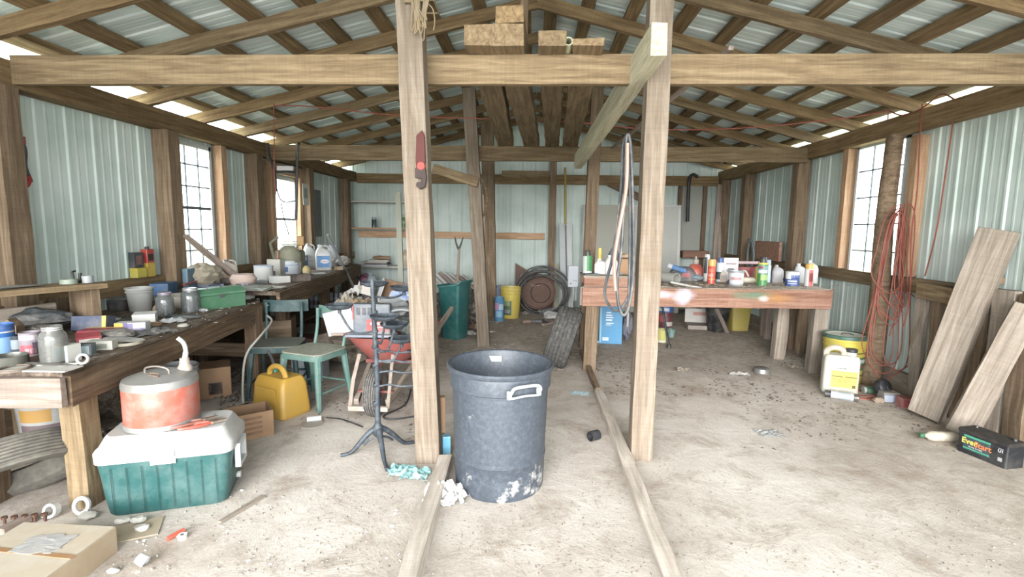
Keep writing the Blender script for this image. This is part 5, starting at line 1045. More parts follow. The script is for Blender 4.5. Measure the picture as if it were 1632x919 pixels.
# debris heap at the back centre
HE = M('a39a8c', .9, dust=.6, scale=30)
lump('white_bag', 'crumpled white plastic bag on the dirt behind the tyre', 'bag', gz(915, 500)+Vector((.0, -.6, 0)), .35, .3, .16, M('d3d6d8', .6, dust=.3), 41)
lump('white_cloth', 'white cloth bundle on the dirt in front of the hose coil', 'cloth', gz(880, 508), .3, .25, .12, M('cfcdca', .9, dust=.3), 42)
crumple('plastic_sheet', 'torn pale plastic sheet on the dirt left of the tyre top', 'plastic', gz(895, 503)+Vector((0, .5, 0)), .8, .5, .06, M('bfc4c2', .5, dust=.4), 45)
board('loose_board', gz(865, 517, .02), gz(893, 511, .02), .06, .03, W_PALE, 'short pale board end lying before the white cloth bundle', 'board')
t = thing('drill', 'old power drill lying on the dirt in front of the hose coil', 'drill', gz(845, 516, 0), .25)
m = MB(); m.tube([(0, 0, .04), (.22, 0, .04)], [.03, .035], 10); m.build('body', M('4f5458', .5, dust=.4), t, smooth=True); m = MB(); m.tube([(-.12, 0, .035), (0, 0, .04)], .028, 10); m.build('chuck', M('9a7b6a', .6, dust=.5), t, smooth=True); m = MB(); m.tube([(.18, 0, .05), (.24, -.12, .03)], .022); m.build('grip', BLACK, t, smooth=True)
# ------------------------------------------------------------ near left bench, things on it
Z1 = .781; Z2 = .861
def L1(px, py): return gz(px, py, Z1)
def L2(px, py): return gz(px, py, Z2)
GB = 'jars, cans and boxes on the near left bench'
p = L1(88, 578); k = K(p); jar('glass_jar', 'large dusty glass jar without lid near the corner of the left bench', p, 18*k, 62*k, 'd5d6d0', None, group=GB)
p = L1(4, 565); k = K(p); can('blue_can', 'blue printed can at the left edge of the photo on the bench', 'can', p, 17*k, 50*k, '2767b0', lid=None, open_=True, bands=((.84, .97, '1f5699'), (.74, .78, 'd9cfc0')), marks=((-10, 70, .1, .6, '6fa0d0'),), group=GB)
p = L1(30, 563); k = K(p); can('dark_can', 'dark navy tin with lettering between blue can and floral can', 'can', p, 11*k, 30*k, '2f3a45', open_=True, marks=((-50, 10, .3, .8, '8a949a'),), group=GB)
p = L1(50, 566); k = K(p); can('printed_can', 'open tin with red and white floral print beside the big jar', 'can', p, 13*k, 38*k, '9a8e97', open_=True, marks=((-60, 20, .1, .5, 'b84a5a'), (10, 70, .1, .6, '5a4a5a'), (-70, 60, .7, .9, 'c7bcc3'), (-30, 30, .15, .35, 'd5a0a8')), group=GB)
p = L1(18, 583); k = K(p); can('metal_tin', 'low open grey tin at the near left edge of the bench', 'tin', p, 22*k, 18*k, '76786e', metal=.5, open_=True, group=GB)
p = L1(108, 575); k = K(p); carton('small_carton', 'small open carton with pale blue swirls in front of the big jar', 'carton', p, (.085, .07, .085), -.1, M('d0cec6', .8, dust=.25), ((.05, .9, .1, .9, 'b5dbe2'), (.1, .4, .5, .9, '7fbcd0'), (.5, .8, .15, .45, 'e6f1f2')), group=GB)
p = L1(92, 581); t = thing('hex_wrench', 'grey spanner with ring end lying at the bench corner', 'wrench', p+Vector((.02, -.02, .001)), .35)
m = MB(); m.box((0, 0, .006), (.16, .014, .01), bev=.002); m.build('shaft', M('b8b4ae', .5, .3, dust=.3), t); m = MB(); m.lathe([(.016, -.008), (.026, -.008), (.026, .008), (.016, .008), (.016, -.008)], 20, mtx=Matrix.Translation((.10, 0, .026)) @ Matrix.Rotation(radians(75), 4, 'X')); m.build('ring', M('cdc9c3', .5, dust=.2), t, smooth=True)
p = L1(134, 566); carton('small_carton', 'little dark edged box with pale blue oval label at bench front', 'carton', p, (.09, .05, .062), .3, M('5c6a70', .7, dust=.3), ((.1, .9, .15, .85, 'c9dde4'),), group=GB)
p = L1(163, 556); carton('small_carton', 'low pale carton with dark scribble beside the blue oval box', 'carton', p, (.12, .07, .05), .35, M('cfcbc0', .8, dust=.3), ((.2, .8, .2, .7, '8a8f80'),), group=GB)
p = L1(142, 546); carton('small_carton', 'red and white carton tipped in the clutter by the blue bag', 'carton', p, (.11, .08, .05), .8, M('a8323f', .6, dust=.2), ((.1, .9, .2, .8, 'd8d2cc'),), group=GB, tip=(radians(12), 0, .8))
p = L1(150, 534); carton('red_tray', 'flat red tray with yellow edge behind the small cartons', 'tray', p+Vector((0, .05, 0)), (.20, .11, .03), .25, M('b13444', .5, dust=.25), ((0, 1, .85, 1, 'd9b93a', 't'),), group=GB)
p = L1(122, 532); carton('blue_packet', 'slate blue packet with yellow end propped on the near bench', 'packet', p+Vector((0, .12, .0)), (.19, .11, .09), .25, M('465270', .6, dust=.35), ((.88, 1, 0, 1, 'd8c53a'),), group=GB, tip=(radians(-10), 0, .25))
lump('dark_rags', 'heap of dark grey rags and parts under the riser shelf', 'rags', L1(35, 535)+Vector((-.05, .15, 0)), .42, .3, .13, M('454b50', .85, dust=.4), 51)
t = thing('birdhouse_block', 'brown wooden block with peaked top among the rags', 'block', L1(22, 546), .2); m = MB(); m.poly([(-.04, 0), (.04, 0), (.04, .10), (0, .14), (-.04, .10)], .06); m.build('block', W_POSTD, t)
p = L1(112, 516); k = K(p); t = thing('plastic_bowl', 'shallow white plastic bowl under the riser shelf end', 'bowl', p+Vector((-.05, .12, 0)))
m = MB(); m.lathe([(0, 0), (.07, 0), (.095, .04), (.10, .055), (.093, .052), (.066, .008), (0, .008)], 28); m.build('bowl', M('c9cdcb', .4, dust=.4), t, smooth=True)
lump('tool_pile', 'tangle of small metal tools and wires under the shelf near the jar', 'tools', L1(60, 540)+Vector((-.03, .03, 0)), .2, .12, .08, M('6a645f', .6, .3, dust=.5), 53)
m = MB(); m.box((0, 0, .004), (.10, .012, .008)); tag(m.build('cyan_tool', M('2f9cb5', .4), None, loc=L1(52, 530)+Vector((0, 0, .10)), rot=(0, .2, -.2)), 'small cyan blue plastic tool on top of the metal tangle', 'tool')
lump('scrap_pile', 'loose screws and grey metal scraps at the front edge of the bench', 'scraps', L1(66, 583), .28, .05, .015, M('8c8a84', .5, .5, dust=.4, scale=50), 55, kind='stuff')
lump('scrap_pile', 'grey junk and paper bits between the red tray and purple box', 'scraps', L1(185, 538), .22, .14, .05, M('817d76', .8, dust=.6, scale=25), 56, kind='stuff')
m = MB(); m.box((0, 0, .004), (.55, .10, .006)); tag(m.build('white_strip', M('cfccc6', .7, dust=.5, scale=12), None, loc=L1(40, 588)+Vector((-.05, 0, 0)), rot=(0, 0, .04)), 'long flat white strip along the near end of the bench', 'strip')
p = L1(212, 526); carton('tissue_carton', 'small white, purple and yellow carton on the near bench middle', 'carton', p, (.17, .075, .055), .3, M('d8d6d8', .6, dust=.25), ((0, .28, 0, 1, 'e0bd2f'), (.28, .42, 0, 1, '7d6fb0'), (.42, .98, 0, .35, '8d80bb'), (.6, .85, .2, .85, 'e9e9ee'), (.30, .6, .4, .9, '8f86b8')), group=GB)
p = L1(232, 514); carton('white_carton', 'small plain white carton behind the purple and yellow carton', 'carton', p, (.13, .09, .07), .5, M('d5d4cf', .6, dust=.3), (), group=GB, tip=(radians(6), 0, .5))
lump('sheet_scrap', 'grey folded paper sheet under the purple carton', 'paper', L1(185, 545)+Vector((.0, 0, 0)), .3, .12, .025, M('a9a8a4', .8, dust=.4), 57)
p = L1(252, 500); m = MB(); m.lathe([(.015, 0), (.035, .0), (.04, .09), (.033, .09), (.014, .005)], 16, mtx=Matrix.Translation((0, 0, .035)) @ Matrix.Rotation(radians(80), 4, 'Y')); tag(m.build('cardboard_tube', M('ab9273', .8, dust=.3), None, smooth=True, loc=p, rot=(0, 0, 1.9)), 'short tan cardboard tube lying behind the small white carton', 'tube')
p = L1(219, 497); k = K(p); bucket('white_pail', 'dirty white plastic pail on the near bench against the wall', p+Vector((-.02, .06, 0)), 15*k, 18.5*k, 38*k, 'cac9c3', None, False, ribs=(.8,), dust=.5)
p = L1(185, 497); k = K(p); t = can('dark_tin', 'short black tin lying in shade left of the white pail', 'tin', p+Vector((-.05, .08, 0)), .07, .08, '33363a')
p = L1(264, 503); k = K(p); jar('screw_jar', 'glass jar of screws with lilac lid, left one of two', p, 12.5*k, 38*k, 'c4c9c8', 'a89fae', 'b5b3ae', group=GB)
p = L1(305, 497); k = K(p); jar('screw_jar', 'wider glass jar full of screws beside the green tool box', p, 13.5*k, 39*k, 'c0c6c6', 'c3c3c8', '9a9a98', group=GB)
t = thing('small_bin', 'beige round bin and wood strip behind the screw jars', 'bowl', L1(280, 492)+Vector((-.03, .12, 0)), .2); m = MB(); m.lathe([(0, 0), (.10, 0), (.14, .06), (.145, .10), (.135, .10), (.09, .01), (0, .01)], 24); m.build('bowl', M('bdb7a3', .7, dust=.5), t, smooth=True)
# green tool box
p = (L1(318, 494)+L1(378, 481))/2; q = L1(378, 481)-L1(318, 494); an = atan2(q.y, q.x); t = thing('tool_box', 'green metal tool box with sloped lid on the near left bench', 'tool box', L1(340, 494)+Vector((-.07, .13, 0)), radians(66))
GN = M('4f8a62', .45, .2, dust=.4, dcol='7d9a83'); Lx = .42
m = MB(); m.box((0, 0, .055), (Lx, .19, .11), bev=.004); m.build('body', GN, t)
m = MB(); m.poly([(-.098, .112), (.098, .112), (.098, .13), (.05, .165), (-.05, .165), (-.098, .13)], Lx+.006, mtx=Matrix.Rotation(pi/2, 4, 'Z')); m.build('lid', M('5b9670', .45, .2, dust=.5, dcol='93a895'), t, bevel=.003)
m = MB(); m.box((0, -.098, .105), (.05, .006, .03)); m.build('latch', CHROME, t)
m = MB(); m.tube([(-.06, 0, .166), (-.05, 0, .185), (.05, 0, .185), (.06, 0, .166)], .005); m.build('handle', CHROME, t)
lump('glass_scrap', 'small cluster of clear glass bits and nuts before the green box', 'scraps', L1(325, 497), .07, .05, .03, M('b9bdbd', .3, .4, dust=.2), 58, kind='stuff')
lump('cloth_scrap', 'dark teal cloth lying flat on the bench before the screw jars', 'cloth', L1(292, 506), .26, .12, .02, M('4c5a5c', .8, dust=.4), 59)
# girt ledge with tins
zt = .997
p = gx(222, 456, -3.40); carton('yellow_box', 'bright yellow box sitting on the wall girt above the white pail', 'box', (p.x, p.y, zt), (.07, .10, .085), 0, M('cdbb2c', .5, dust=.2), ((0, 1, .1, .9, 'd8c62f', 's'),))
p = gx(220, 455, -3.40); carton('dark_tin', 'black and grey printed rectangular tin on the girt left of red tin', 'tin', (p.x, p.y, zt+.086), (.05, .10, .13), 0, M('3c4044', .5, dust=.2), ((.2, .8, .2, .8, '8a5a58', 's'),))
p = gx(238, 452, -3.40); t = thing('red_tin', 'red and yellow rectangular tin with cap on the girt beside the post', 'tin', (p.x, p.y, zt)); m = MB(); m.box((0, 0, .12), (.06, .08, .24), bev=.004); m.build('body', M('c23a2e', .4, dust=.2), t); m = MB(); m.box((.031, -.0, .06), (.001, .08, .12)); m.box((0, -.0406, .06), (.06, .001, .12)); m.build('print', PR('d8b52c'), t); m = MB(); m.box((.0315, 0, .17), (.001, .06, .06)); m.build('emblem', PR('3a3032'), t); m = MB(); m.cyl((0, 0, .24), (0, 0, .262), .016); m.build('cap', BLACK, t)
carton('blue_box', 'blue carton lying beside the post above the green tool box', 'box', gx(262, 468, -3.25)*1.0, (.14, .22, .10), .3, M('2f6ba0', .6, dust=.3))['label'] = 'blue carton lying against the wall post above the screw jars'
# riser shelf things
zr = 1.074
for (x, y, l, a, b, c) in ((-2.92, 3.02, 'short pale green tape roll on the riser shelf', .045, .03, '8fa08c'), (-2.87, 3.10, 'small grey roll standing at the end of the riser shelf', .03, .045, 'a8adb0')):
    t = thing('tape_roll', l, 'tape', (x, y, zr)); m = MB(); m.lathe([(a*.5, 0), (a, 0), (a, b), (a*.5, b), (a*.5, 0)], 24); m.build('roll', M(c, .5, dust=.3), t, smooth=True)
t = thing('clamp', 'small dark metal clamp standing on the riser shelf', 'clamp', (-2.94, 3.10, zr)); m = MB(); m.tube([(0, -.02, 0), (0, -.03, .07), (0, -.01, .075)], .007); m.tube([(0, .02, 0), (0, .025, .06)], .009); m.box((0, 0, .006), (.03, .07, .012)); m.build('body', M('4b4642', .5, .6), t)
lump('dust_litter', 'grey dusty litter spread along the top of the riser shelf', 'litter', (-3.08, 2.65, zr), .14, .5, .015, M('8c8883', .9, dust=.5, scale=40), 60, kind='stuff', rz=-.35)
t = thing('plastic_dispenser', 'small white dispenser bottle at the left end of the riser shelf', 'bottle', (-3.13, 2.46, zr)); m = MB(); m.lathe([(0, 0), (.018, 0), (.018, .04), (.008, .05), (.01, .07), (0, .07)], 16); m.build('body', WHITE, t, smooth=True)
# red funnel on the wall behind near post
t = thing('red_funnel', 'shiny red plastic piece and strap hanging on wall behind the near left post', 'strap', gx(52, 290, -3.42)); m = MB(); m.lathe([(.05, 0), (.045, .03), (.012, .05), (.01, .07), (.04, .12), (0, .12)], 8, mtx=Matrix.Rotation(radians(80), 4, 'X')); m.xf(Matrix.Translation((0, -.05, 0))); m.build('bow', M('b8303a', .25, dust=.05), t)
m = MB(); m.tube(crom([(0, -.01, .0), (0, -.04, .10), (0, -.03, .20), (0, -.05, .28)], 4), .012); m.build('strap', M('4a5460', .6), t); m = MB(); m.box((0, -.06, .27), (.03, .06, .05), bev=.005); m.build('buckle', M('a8403f', .4), t)

# ------------------------------------------------------------ far left bench
GF = 'jugs and tubs on the far left bench'
# split stick
board('split_branch', L1(388, 462)+Vector((.0, 0, .06)), gy(291, 374, 4.55)+Vector((.02, 0, 0)), .085, .05, W_PALE, 'long split pale branch pointing up to the near left window', 'branch', up=(0, 0, 1), rough=.014, h1=.03, w1=.035)
lump('straw_nest', 'dry beige straw nest on the sill of the near left window', 'nest', gx(325, 452, -3.2)-Vector((0, 0, .03)), .26, .34, .22, M('b5a98d', .95, dust=.6, scale=45, bump=.6), 61, jit=.3)['label'] = 'dry beige straw nest below the near left window'
t = thing('blue_crate', 'blue grey plastic frame standing below the near left window', 'crate', gx(308, 448, -3.22)-Vector((0, 0, .05)), .1); m = MB(); m.box((0, 0, .08), (.05, .26, .2), bev=.01); m.build('body', M('567f96', .5, dust=.3), t)
p = L1(350, 470); t = jug('white_bottle', 'cream bottle with grey cap in front of the split branch', gy(366, 447, 5.1)*1.0, .16, .10, .24, 'd8cbbd', '777d80', handle=True, cat='bottle', group=GF)
t.location.z = Z2
lump('pink_sheet', 'pink tinted crumpled plastic beside the cream bottle', 'plastic', Vector((gy(338, 447, 4.95).x, 4.95, Z2)), .22, .16, .12, M('d2b2a6', .6, dust=.2), 63)
p = gz(393, 440, Z2); t = thing('pink_tub', 'upturned peach plastic cup next to the shiny tin', 'cup', Vector((gy(388, 445, 4.7).x, 4.7, Z2)), 0); m = MB(); m.lathe([(0, .13), (.09, .13), (.12, .09), (.10, .02), (.085, 0), (.08, 0), (.09, .08), (0, .11)], 24); m.build('cup', M('d9bdb0', .5, dust=.2), t, smooth=True)
p = L1(390, 475); t = thing('shiny_tin', 'shiny fluted steel tin with pale base at the step between the benches', 'tin', p+Vector((-.0, .0, 0))); k = K(p); m = MB(); pr = [[((11*k+(.004 if j % 2 else 0))*cos(2*pi*j/32), (11*k+(.004 if j % 2 else 0))*sin(2*pi*j/32), z) for j in range(32)] for z in (4*k, 24*k)]; m.loft(pr); m.build('body', M('b4bcc6', .2, .8, dust=.15), t, smooth=True); m = MB(); m.lathe([(0, 0), (14*k, 0), (15*k, 4*k), (12*k, 7*k), (0, 7*k)], 20); m.build('base', M('cfccc4', .5, dust=.3), t, smooth=True)
def tub(lab, px, py, r, h, col, lid, marks=(), name='plastic_tub'):
    p = L2(px, py); k = K(p); return can(name, lab, 'tub', p, r*k, h*k, col, lid=lid, marks=marks, group=GF)
tub('white tub with blue rimmed lid at the near end of the far bench', 421, 447, 14, 24, 'dbdbd6', 'b5bfd0')
t = tub('round white tub with blue lettering beside the orange funnel', 461, 437, 16, 22, 'd5dde6', 'c9d3db', marks=((-60, -5, .25, .6, '3f6fb0'), (-60, 60, .70, .74, '6f93c4')))
tub('blue and white tub behind the round white tub', 477, 428, 13, 22, '4c86c9', 'cfd9e4', marks=((-60, 60, .6, .9, 'dfe7ef'),))
p = L2(444, 438); k = K(p); t = thing('orange_funnel', 'slim orange funnel brush standing on the far left bench', 'funnel', p); m = MB(); m.lathe([(0, 0), (4.5*k, 0), (3.5*k, 8*k), (1.4*k, 14*k), (1.2*k, 38*k), (0, 38*k)], 16); m.build('cone', M('cf7a5e', .5), t, smooth=True)
carton('yellow_box', 'small yellow box at the foot of the orange funnel', 'box', L2(437, 439), (.06, .05, .035), .2, M('c9c23a', .6, dust=.2))
def bjug(lab, px, py, w_, h_, col, cap, label=None, marks=(), d=.14):
    p = L2(px, py); k = K(p); return jug('plastic_jug', lab, p, w_*k, d, h_*k, col, cap, label=label, marks=marks, group=GF)
bjug('tall white ribbed jug left of the blue labelled jug', 494, 427, 19, 39, 'd9d9d4', 'c9c9c4', label='dcdcd6', marks=((-.3, .3, .3, .33, 'b5b5b0'), (-.3, .3, .45, .48, 'b5b5b0')))
t = bjug('white jug with blue label and red and white oval emblem', 516, 430, 24, 40, 'cfcfcc', 'd9d9d9', label='2d7fc0')
p = L2(516, 430); k = K(p)
m = MB(); m.lathe([(0, 0), (.055, .0), (.055, .001), (0, .001)], 24, sy=.5, mtx=Matrix.Translation((.015, -.0725, 18*k*.78)) @ Matrix.Rotation(pi/2, 4, 'X')); m.build('emblem', PR('dfe3ea'), t)
text('CLOROX', .022, PR('b03848'), t, face_m((.015, -.0745, 18*k*.78)), bold=.0006)
bjug('white jug with blue cap at the back behind the blue labelled jug', 530, 424, 15, 36, 'c9ccd0', '31486a')
t = thing('small_engine', 'dusty grey green small engine standing on the far bench before the window', 'engine', Vector((gy(462, 400, 6.2).x, 6.2, Z2)), .2, scale=(1.15, 1.15, 1.15))
EG = M('87866f', .7, .2, dust=.6, dcol='a8a48c', scale=14)
m = MB(); m.box((0, 0, .13), (.28, .2, .26), bev=.03); m.build('block', EG, t, smooth=True)
m = MB(); m.lathe([(0, 0), (.10, 0), (.115, .03), (.09, .07), (.05, .09), (0, .09)], 24, mtx=Matrix.Translation((.03, -.11, .20)) @ Matrix.Rotation(pi/2, 4, 'X')); m.build('cover', EG, t, smooth=True)
for i in range(6):
    m = MB(); m.box((0, 0, .27+.016*i), (.20-.01*i, .17, .006)); m.build('cooling_fin', EG, t)
m = MB(); m.tube([(-.16, 0, .15), (-.2, 0, .33), (-.12, 0, .40)], .02); m.build('pipe', EG, t, smooth=True)
m = MB(); m.box((.12, .0, .36), (.08, .09, .10), bev=.01); m.build('filter_box', M('b88a3c', .6, dust=.4), t)
t = thing('carton', 'white papers and carton below the window left of the engine', 'carton', Vector((gy(440, 425, 5.9).x, 5.9, Z2)), 0); m = MB(); m.box((0, 0, .10), (.16, .12, .20)); m.build('carton', M('cdc9be', .8, dust=.3), t)
lump('paper_roll', 'round yellowish paper roll on the front edge of the far bench', 'roll', L2(489, 440), .09, .12, .13, M('c4b077', .8, dust=.3), 71, jit=.02, amp=.05)
carton('dark_box', 'dark brown open box at the front edge of the far bench', 'box', L2(470, 448), (.30, .12, .075), .85, M('4a3c34', .8, dust=.3))
carton('white_carton', 'low white carton between the tub and the dark brown box', 'carton', L2(446, 450), (.18, .12, .07), .8, M('d2d2cd', .7, dust=.25))
lump('leaf_pile', 'papers and green grey leaves strewn at the start of the far bench', 'papers', L2(405, 463)+Vector((0, .0, 0)), .35, .3, .05, M('97a094', .8, dust=.6, scale=20), 72, kind='stuff')
crumple('paper_sheet', 'white paper sheets lying on the far bench front edge', 'paper', L2(430, 458), .26, .2, .02, M('d4d2cb', .8, dust=.3), 73)
lump('white_rags', 'bundle of white gloves at the far end of the far bench', 'rags', L2(545, 424), .22, .35, .15, M('d6cfc8', .9, dust=.4), 74, jit=.3)
m = MB(); m.tube([gz(575, 480, 0.28), gy(522, 374, 6.4)], .02, 10); tag(m.build('grey_pipe', M('a9adb0', .5, .2, dust=.3), None, smooth=True), 'thin grey pipe leaning across the end of the far bench', 'pipe')
# cans beneath the far bench
for i, (px, c) in enumerate(((497, '8d99a6'), (504, 'b5bcc6'), (512, 'a3aebd'), (520, 'c0c6cf'), (528, '9aa6b6'), (536, 'bfc4cb'), (544, '8f5a60'), (551, 'b9bec6'))):
    p = gz(px, 497, .296); p = Vector((gy(px, 484, 7.0).x, 7.0, .296)); k = K(p)
    spray('spray_can', 'grey spray can in the row under the far left bench, %s from the left' % ORD[i], p, 3.2*k, 25*k, c, '8e98a4' if i != 6 else 'c9c9cf', group='row of spray cans under the far bench', bands=((.2, .5, '7a6f78'),), caph=.25, capr=.95)
# things on the posts at the far window
t = thing('metal_hanger', 'black metal hanger bars hooked over the beam before the small window', 'hanger', gy(455, 250, 6.1)); o = gy(455, 250, 6.1)
for pts in (((427, 228), (430, 250), (438, 275), (440, 305)), ((478, 228), (474, 238), (473, 300), (472, 350)), ((440, 275), (455, 274), (472, 275))):
    cord('bar', None, None, [gy(a, b, 6.05)-o for a, b in pts], .016, BLACK, 4, parent=t)
cord('bar', None, None, [gy(a, b, 6.08)-o for a, b in ((441, 300), (446, 316), (455, 322), (470, 320))], .008, BLACK, 5, parent=t)
m = MB(); q = gy(455, 268, 6.03)-o; m.box(tuple(q), (.20, .03, .05)); m.build('nameplate', M('c9c9c9', .4, dust=.1), t)
cord('black_string', 'thin black cord hanging down before the small window', 'cord', [gy(448, 323, 6.15), gy(452, 345, 6.15), gy(458, 365, 6.15), gy(460, 374, 6.15)], .007, BLACK, 4)
m = MB(); p = gx(487, 310, -3.275); m.box((0, 0, 0), (.004, .17, .30)); o = m.build('pinned_paper', M('dcdcd4', .8, dust=.2), None, loc=p); tag(o, 'white printed paper pinned to the post beyond the small window', 'paper'); m = MB(); m.box((.003, 0, .02), (.001, .10, .14)); m.build('print', PR('8f9c90'), o)
t = carton('meter_box', 'dark grey flat box on the left wall near the back corner', 'box', (-3.40, 7.75, 1.30), (.06, .30, .72), 0, M('5c656a', .5, dust=.2))
# ------------------------------------------------------------ below the left benches
p = gz(316, 628); t = bucket('bucket', 'grey white pail with wire bail behind the red gas can', Vector((-2.78, 3.72, 0)), .125, .145, .36, 'b9bcbc', None, True, ribs=(.85,))
p = Vector((-2.74, 4.12, 0)); t = carton('cardboard_box', 'closed cardboard box with arrow print under the near left bench', 'box', p, (.24, .28, .26), radians(32), W_CARD, ((.30, .72, .12, .52, '5a4636'), (.34, .68, .15, .49, 'b08862')))
for x in (-.035, .035): m = MB(); m.poly([(x-.008, .06), (x+.008, .06), (x+.008, .09), (x+.018, .09), (x, .12), (x-.018, .09), (x-.008, .09)], .001, mtx=Matrix.Translation((.0, -.1422, 0))); m.build('arrow', PR('4a382b'), t)
p = (gz(378, 705)+gz(415, 700))/2+Vector((-.06, .12, 0)); t = thing('open_carton', 'open cardboard box right behind the green cooler', 'carton', p, radians(40))
for (c, s_) in (((0, -.11, .09), (.26, .005, .18)), ((0, .11, .09), (.26, .005, .18)), ((-.13, 0, .09), (.005, .22, .18)), ((.13, 0, .09), (.005, .22, .18))):
    m = MB(); m.box(c, s_); m.build('wall', W_CARD, t)
m = MB(); m.box((0, 0, .004), (.26, .22, .006)); m.build('base', W_CARD, t); m = MB()
for i in range(4): m.box((-.02, -.114, .04+.035*i), (.16, .003, .016))
m.build('printed_lines', PR('8a6342'), t)
cord('white_hose', 'pale hose hanging from the bench down to the floor by the chair', 'hose', [gy(426, 503, 4.3), gy(433, 512, 4.2), gy(415, 535, 3.95), gy(395, 560, 3.85), gy(388, 590, 3.85), gz(388, 642, .012), gz(400, 655, .012)], .009, M('b9b7ad', .6, dust=.3), 6)
carton('wood_crate', 'brown wooden crate standing behind the darker chair', 'crate', (-2.60, 4.95, 0), (.30, .3, .52), .3, W_POSTD)
carton('red_box', 'red and white box under the far bench behind the chairs', 'box', (-2.62, 5.75, 0), (.5, .3, .16), .1, M('7d3038', .6, dust=.3), ((.1, .5, .3, .8, 'c5c2c0'),))
carton('purple_tray', 'low dark purple tray stacked above the red box shelf', 'tray', (-2.72, 5.3, .296), (.35, .3, .07), .1, M('54404c', .6, dust=.3))
carton('grey_cube', 'pale blue grey box on the floor behind the green chairs', 'box', (-2.12, 4.62, 0), (.28, .22, .26), .1, M('a3acb5', .6, dust=.3))
# tub, spool and tyre at the near left
p = Vector((-3.12, 3.02, 0)); t = bucket('bucket', 'white five gallon bucket with blue lid rim at the far left under bench', p, .15, .175, .40, 'cfd0cc', None, False, ribs=(), marks=((-80, 80, .80, .88, 'a8393f'), (-60, 0, .55, .75, 'd9a33f'), (-60, 60, .1, .5, '7f6a70')), dust=.5)
m = MB(); m.lathe([(.17, .385), (.185, .387), (.185, .405), (.175, .412), (0, .412)], 32); m.build('lid', M('5a5d60', .5, dust=.3), t, smooth=True); m = MB(); m.lathe([(.187, .375), (.187, .39)], 32); m.build('lid_rim', M('2f569a', .4), t, smooth=True)
t = thing('wire_spool', 'black spool of wire standing on the five gallon bucket', 'spool', p+Vector((-.03, .0, .413))); m = MB(); m.lathe([(0, 0), (.11, 0), (.11, .008), (.07, .012), (.07, .075), (.11, .08), (.11, .088), (.02, .09), (.02, .08), (0, .08)], 28); m.build('flanges', BLACK, t, smooth=True); m = MB(); [m.lathe([(.07, .012+.008*i), (.085, .016+.008*i), (.07, .02+.008*i)], 24) for i in range(7)]; m.build('wire', M('3f4347', .4, dust=.2), t, smooth=True)
t = thing('tyre', 'worn ribbed tyre lying tilted on the floor under the near left bench', 'tyre', (-2.62, 2.30, 0)); m = MB(); tyre(m, .34, .06, .15, 110, False, grooves=7)
ax_ = Vector((.50, -.30, -.80)).normalized(); m.xf(Matrix.Translation((0, 0, .21)) @ Vector((1, 0, 0)).rotation_difference(ax_).to_matrix().to_4x4()); m.build('tread', M('6a655c', .85, dust=.6, dcol='8f8677', scale=22, bump=.5), t, smooth=True)
t['label'] = 'worn ribbed tyre lying tilted on the floor under the near left bench'
lump('root_mass', 'dry brown vines and straw hanging behind the near bench leg', 'vines', (-3.15, 3.45, 0), .4, .3, .66, M('7d6a56', .95, dust=.6, scale=50, bump=.8), 80, jit=.3)
t = thing('red_cable_bin', 'dark box with red strap and yellow handle under the near bench', 'box', (-2.45, 2.72, 0), .2); m = MB(); m.box((0, 0, .08), (.36, .2, .16), bev=.01); m.build('body', M('3b3f43', .7, dust=.4), t); m = MB(); m.box((-.03, -.105, .11), (.30, .01, .03)); m.build('strap', M('93303a', .5), t); m = MB(); m.tube([(.05, -.08, .165), (.14, -.07, .175)], .01); m.build('handle', M('cdd03a', .4), t); m = MB(); m.tube([(-.08, -.2, .05), (0, -.1, .17)], .022); m.build('pipe', M('4f565b', .5), t)
# flat carton in the foreground
W_C2 = M('bfa888', .85, dust=.5, dcol='a88a64', scale=4)
zc = .12; a = gz(185, 838, zc); b = gz(38, 831, zc); d = (gz(75, 919, zc)-a)*1.25; c_ = a; pt = [a, b, b+d, a+d]; og = Vector((a.x, a.y, 0))
t = thing('flat_carton', 'large flattened brown carton in the near left corner', 'carton', og)
m = MB(); m.loft([[(q.x-og.x, q.y-og.y, z) for q in pt] for z in (0, zc-.004)]); m.build('box', W_C2, t, bevel=.002)
cen = (a+b+d*.5*2)/2-og; f_ = lambda q, k: (q-og-cen)*k+cen
m = MB(); m.loft([[(f_(q, .985).x, f_(q, .985).y, z) for q in pt] for z in (zc-.004, zc)]); m.build('top_flap', M('c4b59c', .85, dust=.7, dcol='d2cabd', scale=5), t)
e1_ = (b+d*.45-og); e2_ = (a+d*.52-og); m = MB(); w_ = d.normalized()*.012; m.loft([[(x.x, x.y, z) for x in (e1_-w_, e2_-w_, e2_+w_, e1_+w_)] for z in (zc, zc+.002)]); m.build('tape', M('a97c4a', .6, dust=.4), t)
m = MB(); m.box((0, 0, .004), (.30, .16, .006)); tag(m.build('cardboard_flap', M('bba88a', .85, dust=.4), None, loc=gz(196, 850, .0), rot=(0, 0, .5)), 'cardboard flap lying on the floor right of the big flat carton', 'cardboard')
crumple('plastic_film', 'clear crumpled plastic film on top of the flat carton', 'plastic', gz(70, 866, .121), .18, .12, .003, M('b9b9b8', .4, dust=.4), 82)
board('flat_stick', gz(0, 848, .02), gz(45, 825, .02), .05, .03, W_PALE, 'pale stick end left of the flat carton', 'stick')
for (px, py, l, r_, h_) in ((133, 818, 'white plastic ring standing on edge by the bench leg', .045, .012), (88, 822, 'round white plastic roll on the floor by the bench leg', .035, .03)):
    t = thing('plastic_ring', l, 'ring', gz(px, py, 0)+Vector((0, 0, r_))); m = MB(); m.lathe([(r_*.62, 0), (r_, 0), (r_, h_), (r_*.62, h_), (r_*.62, 0)], 24, mtx=Matrix.Rotation(radians(75), 4, 'X')); m.build('ring', WHITE, t, smooth=True)
